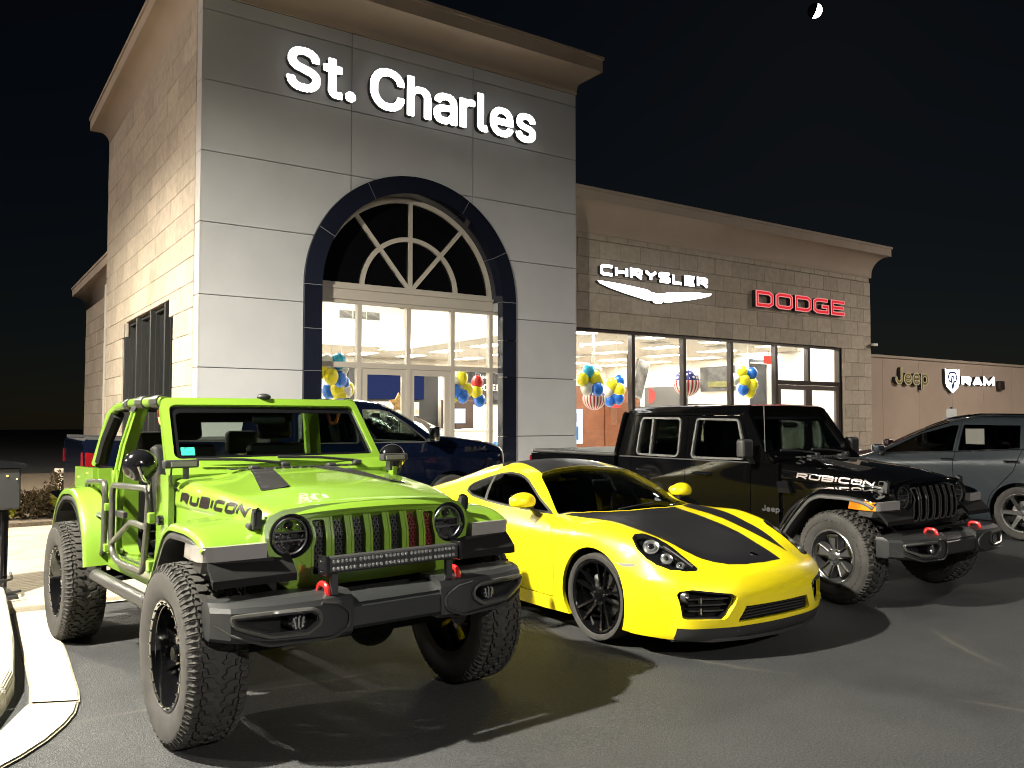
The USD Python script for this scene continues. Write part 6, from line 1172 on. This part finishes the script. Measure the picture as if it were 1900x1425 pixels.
# ================================================================ crossovers nosed in on the right
M_slate = paint('slate_paint', (.030, .037, .045), .34, .35); M_dkred = paint('dark_red_paint', (.018, .005, .005), .3)
def crossover(name, label, loc, rz, pm, tags=True, windows=True):
    t = thing(name, label, 'car', loc, rz)
    c0 = [(0, -.92, .25), (0, -.95, .5), (0, -.90, .78), (0, -.70, .90), (0, -.2, 1.0), (0, .45, 1.08), (0, .68, 1.15), (0, 1.25, 1.43), (0, 1.85, 1.66), (0, 2.4, 1.735), (0, 3.2, 1.725), (0, 3.75, 1.66), (0, 4.02, 1.28), (0, 4.10, .80), (0, 4.05, .3)]
    c1 = [(.40, -.90, .25), (.40, -.93, .5), (.40, -.88, .78), (.42, -.68, .90), (.45, -.18, 1.0), (.46, .48, 1.08), (.46, .72, 1.15), (.44, 1.28, 1.425), (.42, 1.88, 1.65), (.42, 2.4, 1.725), (.42, 3.2, 1.715), (.42, 3.74, 1.65), (.44, 4.00, 1.28), (.44, 4.08, .80), (.44, 4.03, .3)]
    c2 = [(.70, -.80, .25), (.71, -.83, .5), (.71, -.78, .78), (.70, -.58, .90), (.71, -.12, .99), (.74, .52, 1.07), (.77, .80, 1.145), (.70, 1.36, 1.40), (.63, 1.96, 1.61), (.62, 2.4, 1.675), (.62, 3.2, 1.665), (.62, 3.70, 1.60), (.66, 3.94, 1.28), (.68, 4.02, .80), (.68, 3.98, .3)]
    c3 = [(.86, -.62, .25), (.88, -.64, .5), (.88, -.60, .76), (.87, -.45, .86), (.88, -.06, .95), (.90, .55, 1.03), (.905, .85, 1.09), (.905, 1.4, 1.12), (.905, 2.0, 1.16), (.90, 2.4, 1.185), (.895, 3.2, 1.24), (.87, 3.68, 1.27), (.84, 3.88, 1.20), (.82, 3.95, .80), (.82, 3.92, .3)]
    c4 = [(.91, -.48, .25), (.93, -.49, .48), (.935, -.46, .66), (.94, -.35, .74), (.955, 0, .82), (.965, .55, .88), (.97, .85, .92), (.97, 1.4, .95), (.97, 2.0, .98), (.97, 2.4, 1.0), (.96, 3.05, 1.0), (.93, 3.68, .98), (.88, 3.86, .92), (.86, 3.9, .7), (.85, 3.88, .3)]
    c5 = [(.92, -.42, .24), (.935, -.42, .36), (.94, -.40, .44), (.945, -.3, .48), (.955, 0, .52), (.955, .55, .52), (.95, .85, .52), (.945, 1.4, .52), (.945, 2.0, .52), (.95, 2.4, .53), (.95, 3.05, .53), (.93, 3.66, .50), (.89, 3.82, .48), (.87, 3.86, .44), (.86, 3.85, .3)]
    c6 = [(.90, -.40, .22), (.905, -.39, .225), (.91, -.38, .23), (.91, -.28, .235), (.915, 0, .24), (.91, .55, .24), (.90, .85, .24), (.90, 1.4, .24), (.90, 2.0, .24), (.90, 2.4, .24), (.90, 3.05, .25), (.89, 3.62, .27), (.87, 3.78, .275), (.86, 3.81, .28), (.85, 3.835, .29)]
    S = Shell(whole(skin([c0, c1, c2, c3, c4, c5, c6])), .03)
    for y in (0, 3.05):
        for s in (-1, 1): c = prism(Point(y, .375).buffer(.415, 28), 'x', .6, 1.3); S.groove(c if s > 0 else mirror_x(c))
    ws = S.take(prism(Polygon([(-.80, .86), (-.5, .76), (0, .72), (.5, .76), (.80, .86), (.64, 1.94), (.4, 1.87), (0, 1.84), (-.4, 1.87), (-.64, 1.94)]), 'z', 1.10, 2.2))
    wa = Polygon([(.98, 1.135), (1.55, 1.43), (2.02, 1.565), (2.12, 1.565), (2.12, 1.195)]).buffer(-.02).buffer(.02); wb = Polygon([(2.19, 1.20), (2.19, 1.575), (2.98, 1.57), (3.04, 1.255)]).buffer(-.02).buffer(.02); wc = Polygon([(3.12, 1.265), (3.07, 1.565), (3.5, 1.53), (3.64, 1.32)]).buffer(-.02).buffer(.02)
    W = {(s, k): S.take(prism_x(w, s)) for s in (-1, 1) for k, w in enumerate((wa, wb, wc))}
    for s in (-1, 1):
        f = (lambda m: m) if s < 0 else mirror_x
        for l in ([(.78, .42), (.80, 1.06)], [(2.155, .40), (2.155, 1.61)], [(3.08, 1.26), (2.98, .95), (2.66, .60), (2.6, .40)], [(.78, .42), (2.6, .40)]): S.groove(f(seam(l, 'x', -1.1, -.5, .004)))
    S.put(t, 'body', S.body, pm); S.put(t, 'windscreen', ws, M_dkglass)
    for (s, k), g in W.items(): S.put(t, 'side_window', g, M_dkglass)
    def side(s, X):
        for y in (0, 3.05): wheel(t, (s*.83, y, .375), s, 'plain', .375, .235, .255)
        rr = part(t, 'roof_rail', X(tube([(-.66, 1.95, 1.66), (-.655, 2.4, 1.725), (-.655, 3.2, 1.715), (-.655, 3.7, 1.66)], .016, 8)), M_chrome); part(t, 'window_strip', X(tube([(-.905, .95, 1.118), (-.912, 2.0, 1.175), (-.905, 3.1, 1.247)], .008, 6)), M_chrome)
        mr = part(t, 'side_mirror', X(rbox(-1.12, -.93, .98, 1.09, 1.13, 1.27, .035)), pm); part(mr, 'mirror_stalk', X(bx(-.96, -.88, 1.0, 1.05, 1.10, 1.14, .01)), M_blackpl); part(mr, 'mirror_cap', X(rbox(-1.13, -1.0, .97, 1.0, 1.15, 1.25, .012)), M_chrome)
        for y in (1.98, 2.86): part(t, 'door_handle', X(rbox(-1.0, -.955, y, y+.20, 1.06, 1.09, .012)), M_chrome)
        part(t, 'headlight', X(hull([(-.90, -.35, .72), (-.88, -.40, .84), (-.70, -.72, .74), (-.70, -.70, .85), (-.6, -.6, .8)])), M_led); part(t, 'tail_light', X(hull([(-.86, 3.85, .95), (-.85, 3.86, 1.15), (-.70, 4.0, .95), (-.70, 3.98, 1.15), (-.8, 3.8, 1.05)])), M_redlens); seat(t, s*.38, 1.75, .55)
        if tags and s > 0: part(t, 'window_sheet', bx(.865, .87, 2.30, 2.56, 1.30, 1.52), M_papgrey, False)
    sides(side)
    part(t, 'floor_pan', bx(-.85, .85, -.5, 3.8, .24, .32), M_inner, False); part(t, 'dashboard', rbox(-.78, .78, .85, 1.25, .85, 1.12, .06), M_inner); steering(t, (-.38, 1.35, 1.10), .18)
    if tags: part(t, 'hang_tag', bx(.30, .42, 1.40, 1.405, 1.30, 1.45), M_whitep, False)
    else: tg = part(t, 'roof_tag', xform(bx(-.10, .10, -.004, .004, 0, .19), rotm([0, 0, 1], -.5), (.45, 1.98, 1.66)), M_whitep, False); part(tg, 'tag_clip', ball((.45, 1.98, 1.87), .035, 2, (1.4, .6, .5)), M_blackpl)
    return t
M_papgrey = pbr('window_sheet', (.13, .13, .115), .7)
crossover('slate_crossover', 'slate grey crossover parked nose in at the right edge of the lot', (13.06, 8.58, 0), PI, M_slate)
crossover('dark_crossover', 'dark red crossover mostly hidden behind the slate grey one, white tag on its roof', (16.3, 10.4, 0), PI+.0, M_dkred, False)
crossover('showroom_car', 'grey crossover on show inside the entrance hall', (11.3, 19.6, FL), .3, M_slate, True)

# ================================================================ unseen lamps of the parking lot, and the moon
LL = ['tall grey lamp post on the island lighting the lot from the left', 'lamp post at the front of the lot behind the viewer', 'lamp post at the far right of the lot', 'lamp post beside the tower flank out of view on the left', 'tall floodlight mast far off to the left']
for (x, y, h, I, col), lab in zip(UNSEEN_LAMPS, LL):
    t = thing('lot_lamp', lab, 'lamp post', (x, y, 0))
    dx = -.9 if x < 0 else .9
    part(t, 'pole', tube([(dx, 0, .6), (dx, 0, h+.2)], [.09, .06], 12), M_satin); part(t, 'base', lathe([(-.1, 0), (-.1, .3), (.6, .3), (.62, .26), (.62, 0)], 20, 'z').apply_translation([dx, 0, 0]), M_concrete); part(t, 'arm', tube([(dx, 0, h+.15), (0, 0, h+.2)], .04, 8), M_satin)
    sh = prism(sbox(-.36, -.3, .36, .3).difference(sbox(-.33, -.27, .33, .27)), 'z', h-.02, h+.20); part(t, 'shade', [sh, bx(-.36, .36, -.3, .3, h+.201, h+.24, .01)], M_bronze)
    s = UsdLux.SphereLight.Define(stage, t+'/lamp'); s.CreateRadiusAttr(.12); s.CreateIntensityAttr(I); s.CreateColorAttr(Gf.Vec3f(*col)); s.AddTranslateOp().Set((0, 0, h+.06))
mo = thing('moon', 'bright half moon in the black sky at the upper right', 'moon', tuple(np.array([0, 0, 1.67])+MOON_DIR*900.0))
b = ball((0, 0, 0), 6.6, 4); lit = rgt*.90-upv*.24-MOON_DIR*.06; lit /= np.linalg.norm(lit); k = b.triangles_center @ lit > 0
for nm, kk, m_ in (('lit_side', k, glow('moonlit_side', (1.0, .98, .93), 6.0)), ('dark_side', ~k, pbr('moon_dark', (.02, .02, .02), 1.0))):
    s = trimesh.Trimesh(b.vertices, b.faces[kk], process=False); s.remove_unreferenced_vertices(); part(mo, nm, s, m_, True)

M_farlamp, M_farlamp2 = glow('unseen_white_globe', (1.0, .95, .88), 42.0), glow('unseen_amber_globe', (1.0, .72, .42), 34.0)
# ================================================================ far left: pedestal, shrubs, planter
t = thing('black_pedestal', 'glossy black cabinet on a fluted post at the left edge of the picture', 'cabinet', (.30, 9.55, -.08), .12)
part(t, 'post', [bx(-.20, .22, -.10, .10, .05, .86, .01)]+[bx(-.20+k*.07, -.165+k*.07, -.125, -.10, .06, .85, .008) for k in range(6)], M_blackgl)
part(t, 'cabinet', rbox(-.42, .30, -.20, .20, .87, 1.27, .02), M_blackpl); part(t, 'rounded_top', loft(np.array([[(x, y, 1.271+z) for y, z in ((-.23, 0), (-.2, .03+h), (0, .05+h), (.2, .03+h), (.23, 0))] for x, h in ((-.45, .0), (-.3, .03), (-.1, .045), (.15, .03), (.34, .0))])), M_blackgl, 40)
part(t, 'foot', rbox(-.30, .30, -.20, .20, -.03, .05, .02), M_blackpl); part(t, 'cable', tube(rounded([(-.6, -.3, .30), (-.1, -.26, .22), (.24, -.24, .20), (.28, .1, .22)], .1), .012, 6), M_blackpl); part(t, 'cable', tube(rounded([(-.6, -.35, .12), (-.05, -.36, .08), (.30, -.30, .10)], .1), .012, 6), M_blackpl)
part(t, 'string_light', [ball((x, -.212, 1.18+.02*math.sin(k*2.1)), .008, 1) for k, x in enumerate(np.linspace(-.38, .26, 9))], glow('orange_glow', (1.0, .5, .12), 6.0), False)  # glowing dots stand in for orange lights mirrored on the cabinet
def leaf_cloud(n, rx, ry, rz, size, seed, lift=.0):
    r = np.random.default_rng(seed); d = r.normal(size=(n, 3)); d /= np.linalg.norm(d, axis=1, keepdims=True); rad = r.uniform(.45, 1, n)**.6; lump = 1+.28*np.sin(d[:, 0]*5+seed)*np.cos(d[:, 1]*4+d[:, 2]*3)
    c = d*(rad*lump)[:, None]*[rx, ry, rz]; c[:, 2] = np.abs(c[:, 2])+lift
    a = r.normal(size=(n, 3)); a /= np.linalg.norm(a, axis=1, keepdims=True); b = np.cross(a, r.normal(size=(n, 3))); b /= np.linalg.norm(b, axis=1, keepdims=True); s = size*r.uniform(.6, 1.3, n)[:, None]
    v = np.stack([c-a*s, c+b*s*.45, c+a*s, c-b*s*.45], 1).reshape(-1, 3); i = np.arange(n)[:, None]*4
    return trimesh.Trimesh(v, np.vstack([i+[0, 1, 2], i+[0, 2, 3]]), process=False)
def leafm(name, col):
    return mat(name, {'g': ('geometry', {}), 'r': ('rgb_ramp', {'ramp': [(0, tuple(c*.5 for c in col)), (.6, col), (1, tuple(min(1, c*1.7) for c in col))]}), 'd': ('diffuse_bsdf', {}), 't': ('translucent_bsdf', {}), 'm': ('mix_closure', {'fac': .3})},
        [('g.random_per_island', 'r.fac'), ('r.color', 'd.color'), ('r.color', 't.color'), ('d.BSDF', 'm.closure1'), ('t.BSDF', 'm.closure2')], surface='m.closure')
M_brownleaf, M_yelleaf, M_bark = leafm('brown_leaf', (.085, .062, .035)), leafm('yellow_leaf', (.32, .30, .03)), pbr('bark', (.06, .045, .03), .9)
for lab, x, y, s, m_, sd in (('low brown shrub beyond the ramp beside the rear wheel', 1.85, 16.0, (.55, .5, .62), M_brownleaf, 1), ('low brown shrub further left beyond the ramp', 1.30, 15.6, (.38, .4, .42), M_brownleaf, 2), ('small yellow green plant left of the brown shrubs', .85, 15.5, (.17, .17, .42), M_yelleaf, 3), ('brown shrub against the tower wall', 2.6, 16.6, (.45, .45, .55), M_brownleaf, 4)):
    t = thing('shrub', lab, 'shrub', (x, y, .05)); part(t, 'foliage', leaf_cloud(2600 if m_ is M_brownleaf else 700, *s, .035, sd, .05), m_, False); part(t, 'stem', [tube([(0, 0, -.05), (.06*math.cos(a), .06*math.sin(a), s[2]*.6), (.2*math.cos(a)*s[0], .2*math.sin(a)*s[1], s[2]*.9)], [.02, .012, .006], 6) for a in np.arange(5)*1.26], M_bark)
t = thing('tan_bin', 'small tan flat topped cabinet half hidden behind the rear wheel', 'utility cabinet', (2.05, 17.3, .06)); part(t, 'body', bx(-.30, .30, -.25, .25, 0, .62, .015), M_stucco); part(t, 'lid', bx(-.36, .36, -.30, .30, .621, .68, .01), M_cap); part(t, 'corner_strip', bx(-.315, -.285, -.265, -.24, .05, .60, .004), M_print_w)
for k, (px_, py_, d) in enumerate(((3, 817, 160.0), (6, 823, 150.0), (8, 936, 60.0), (10, 955, 48.0))):
    r_ = fwd+rgt*(px_-950)/FPX-upv*(py_-712.5)/FPX; r_ /= np.linalg.norm(r_); p_ = np.array([0, 0, 1.67])+r_*d
    t = thing('distant_lamp', ['upper of two tiny far lights at the left edge', 'lower of two tiny far lights at the left edge', 'tiny far light low behind the pedestal', 'tiny light low beside the pedestal foot'][k], 'lamp', tuple(p_)); part(t, 'bulb', ball((0, 0, 0), d*.0013, 2), glow('far_bulb', (1.0, .93, .85), 4.0), False); part(t, 'post', bx(-.03, .03, -.03, .03, -p_[2]-.3, -d*.0014), M_blackpl)
# unseen lamps out of view, placed as bright points for the paintwork to mirror
rl_ = np.random.default_rng(11)
FAR = [(-22, -18), (-9, -30), (2, -36), (13, -31), (24, -26), (38, -18), (46, -4), (-34, -4), (-30, 26), (-18, 38), (18, -48), (-14, -52), (52, -34)]
for k, (x, y) in enumerate(FAR):
    z = 6.5+(k*7 % 5)*.6; t = thing('street_lamp', 'street lamp across the road behind the viewer, number %s from the left' % (ORD[k] if k < 9 else ['tenth', 'eleventh', 'twelfth', 'thirteenth'][k-9]), 'street lamp', (x, y, 0)); part(t, 'pole', tube([(0, 0, 0), (0, 0, z-.25)], .07, 8), M_satin); part(t, 'globe', ball((0, 0, z), .24, 2), M_farlamp if k % 3 else M_farlamp2, True)
# wall camera and small wall lamp
t = thing('wall_camera', 'small pale camera at the right corner of the showroom wall', 'camera', (23.5, 14.97, 3.92)); part(t, 'body', bx(-.02, .20, -.16, -.06, -.03, .05, .01), M_print_w); part(t, 'arm', bx(.0, .04, -.059, .02, -.01, .02), M_steel)

# ================================================================ seated person inside the entrance
def person():
    t = thing('person', 'person with dark hair in blue shirt sitting inside beside the right arch jamb', 'person', (10.62, 16.0, FL), PI*.62)
    J = dict(pel=(0, 0, .52), che=(0, .02, .86), nek=(0, 0, 1.03), hed=(0, -.01, 1.06), shl=(-.19, .01, .97), shr=(.19, .01, .97), ell=(-.24, -.10, .73), elr=(.24, -.10, .73), wrl=(-.16, -.34, .70), wrr=(.16, -.34, .70), hpl=(-.10, 0, .50), hpr=(.10, 0, .50), knl=(-.12, -.44, .50), knr=(.12, -.44, .50), anl=(-.12, -.42, .08), anr=(.12, -.42, .08), tol=(-.13, -.58, .035), tor=(.13, -.58, .035))
    R = dict(pel=.14, che=.145, nek=.055, hed=.055, shl=.062, shr=.062, ell=.045, elr=.045, wrl=.030, wrr=.030, hpl=.10, hpr=.10, knl=.062, knr=.062, anl=.042, anr=.042, tol=.03, tor=.03)
    ic = trimesh.creation.icosphere(2, 1.0).vertices
    H = lambda a, b: MF(hull(np.vstack([ic*R[a]+J[a], ic*R[b]+J[b]])))
    bones = [('pel', 'che'), ('che', 'nek'), ('shl', 'shr'), ('che', 'shl'), ('che', 'shr'), ('shl', 'ell'), ('shr', 'elr'), ('ell', 'wrl'), ('elr', 'wrr'), ('pel', 'hpl'), ('pel', 'hpr'), ('hpl', 'knl'), ('hpr', 'knr'), ('knl', 'anl'), ('knr', 'anr'), ('anl', 'tol'), ('anr', 'tor'), ('nek', 'hed')]
    m = m3.Manifold.batch_boolean([H(a, b) for a, b in bones], m3.OpType.Add)
    hd = ball((0, -.02, 1.20), .10, 3, (.80, .98, 1.18)); m = m+MF(hd)+MF(hull(np.vstack([ball((0, -.115, 1.185), .016, 1).vertices, ball((0, -.10, 1.225), .010, 1).vertices])))+MF(ball((-.082, 0, 1.20), .024, 1, (.4, .8, 1.2)))+MF(ball((.082, 0, 1.20), .024, 1, (.4, .8, 1.2)))
    for s in (-1, 1):
        m = m+MF(hull(np.vstack([ball((s*.16, -.36, .70), .022, 1, (1.3, 1, .6)).vertices, ball((s*.15, -.43, .695), .022, 1, (1.6, 1, .6)).vertices])))
        for k in range(4): m = m+MF(hull(np.vstack([ball((s*.15+(k-1.5)*.018, -.44, .695), .009, 1).vertices, ball((s*.15+(k-1.5)*.02, -.50+.006*abs(k-1.2), .68), .008, 1).vertices])))
        m = m+MF(hull(np.vstack([ball((s*.125, -.39, .70), .010, 1).vertices, ball((s*.105, -.44, .69), .009, 1).vertices])))
    b = TM(m.refine_to_length(.02)); trimesh.smoothing.filter_taubin(b, iterations=8); part(t, 'body', b, pbr('skin', (.45, .22, .15), .5), True)
    cl = m3.Manifold.batch_boolean([MF(hull(np.vstack([ic*(R[a]+.012)+J[a], ic*(R[b]+.012)+J[b]]))) for a, b in bones[:2]+bones[2:7]], m3.OpType.Add)-MF(bx(-1, 1, -1, 1, 1.03, 2)); part(t, 'shirt', TM(cl), pbr('blue_shirt', (.03, .16, .45), .8), True)
    tr = m3.Manifold.batch_boolean([MF(hull(np.vstack([ic*(R[a]+.013)+J[a], ic*(R[b]+.013)+J[b]]))) for a, b in bones[9:15]], m3.OpType.Add); part(t, 'trousers', TM(tr), M_seat, True)
    part(t, 'hair', TM(MF(ball((0, .005, 1.215), .11, 3, (.84, .98, 1.12)))-MF(bx(-.2, .2, -.2, -.065, 1.0, 1.262))-MF(bx(-.2, .2, -.2, .2, .9, 1.13))), pbr('dark_hair', (.012, .008, .006), .6), True)
    part(t, 'eyes', [ball((s*.034, -.105, 1.212), .011, 1) for s in (-1, 1)], M_blackgl); part(t, 'mouth', tube([(-.022, -.108, 1.142), (0, -.113, 1.139), (.022, -.108, 1.142)], .005, 5), pbr('lips', (.35, .10, .08), .5))
    t = thing('office_chair', 'dark office chair under the seated person inside the entrance', 'chair', (10.62, 16.0, FL), PI*.62); part(t, 'seat', rbox(-.24, .24, -.26, .24, .33, .40, .03), M_seat); part(t, 'backrest', rbox(-.22, .22, .20, .27, .45, .92, .03), M_seat); part(t, 'stem', tube([(0, 0, .08), (0, 0, .33)], .03, 8), M_blackpl); part(t, 'base', [tube([(0, 0, .08), (.28*math.cos(a), .28*math.sin(a), .04)], [.03, .02], 6) for a in np.arange(5)*1.2566], M_blackpl)
person()
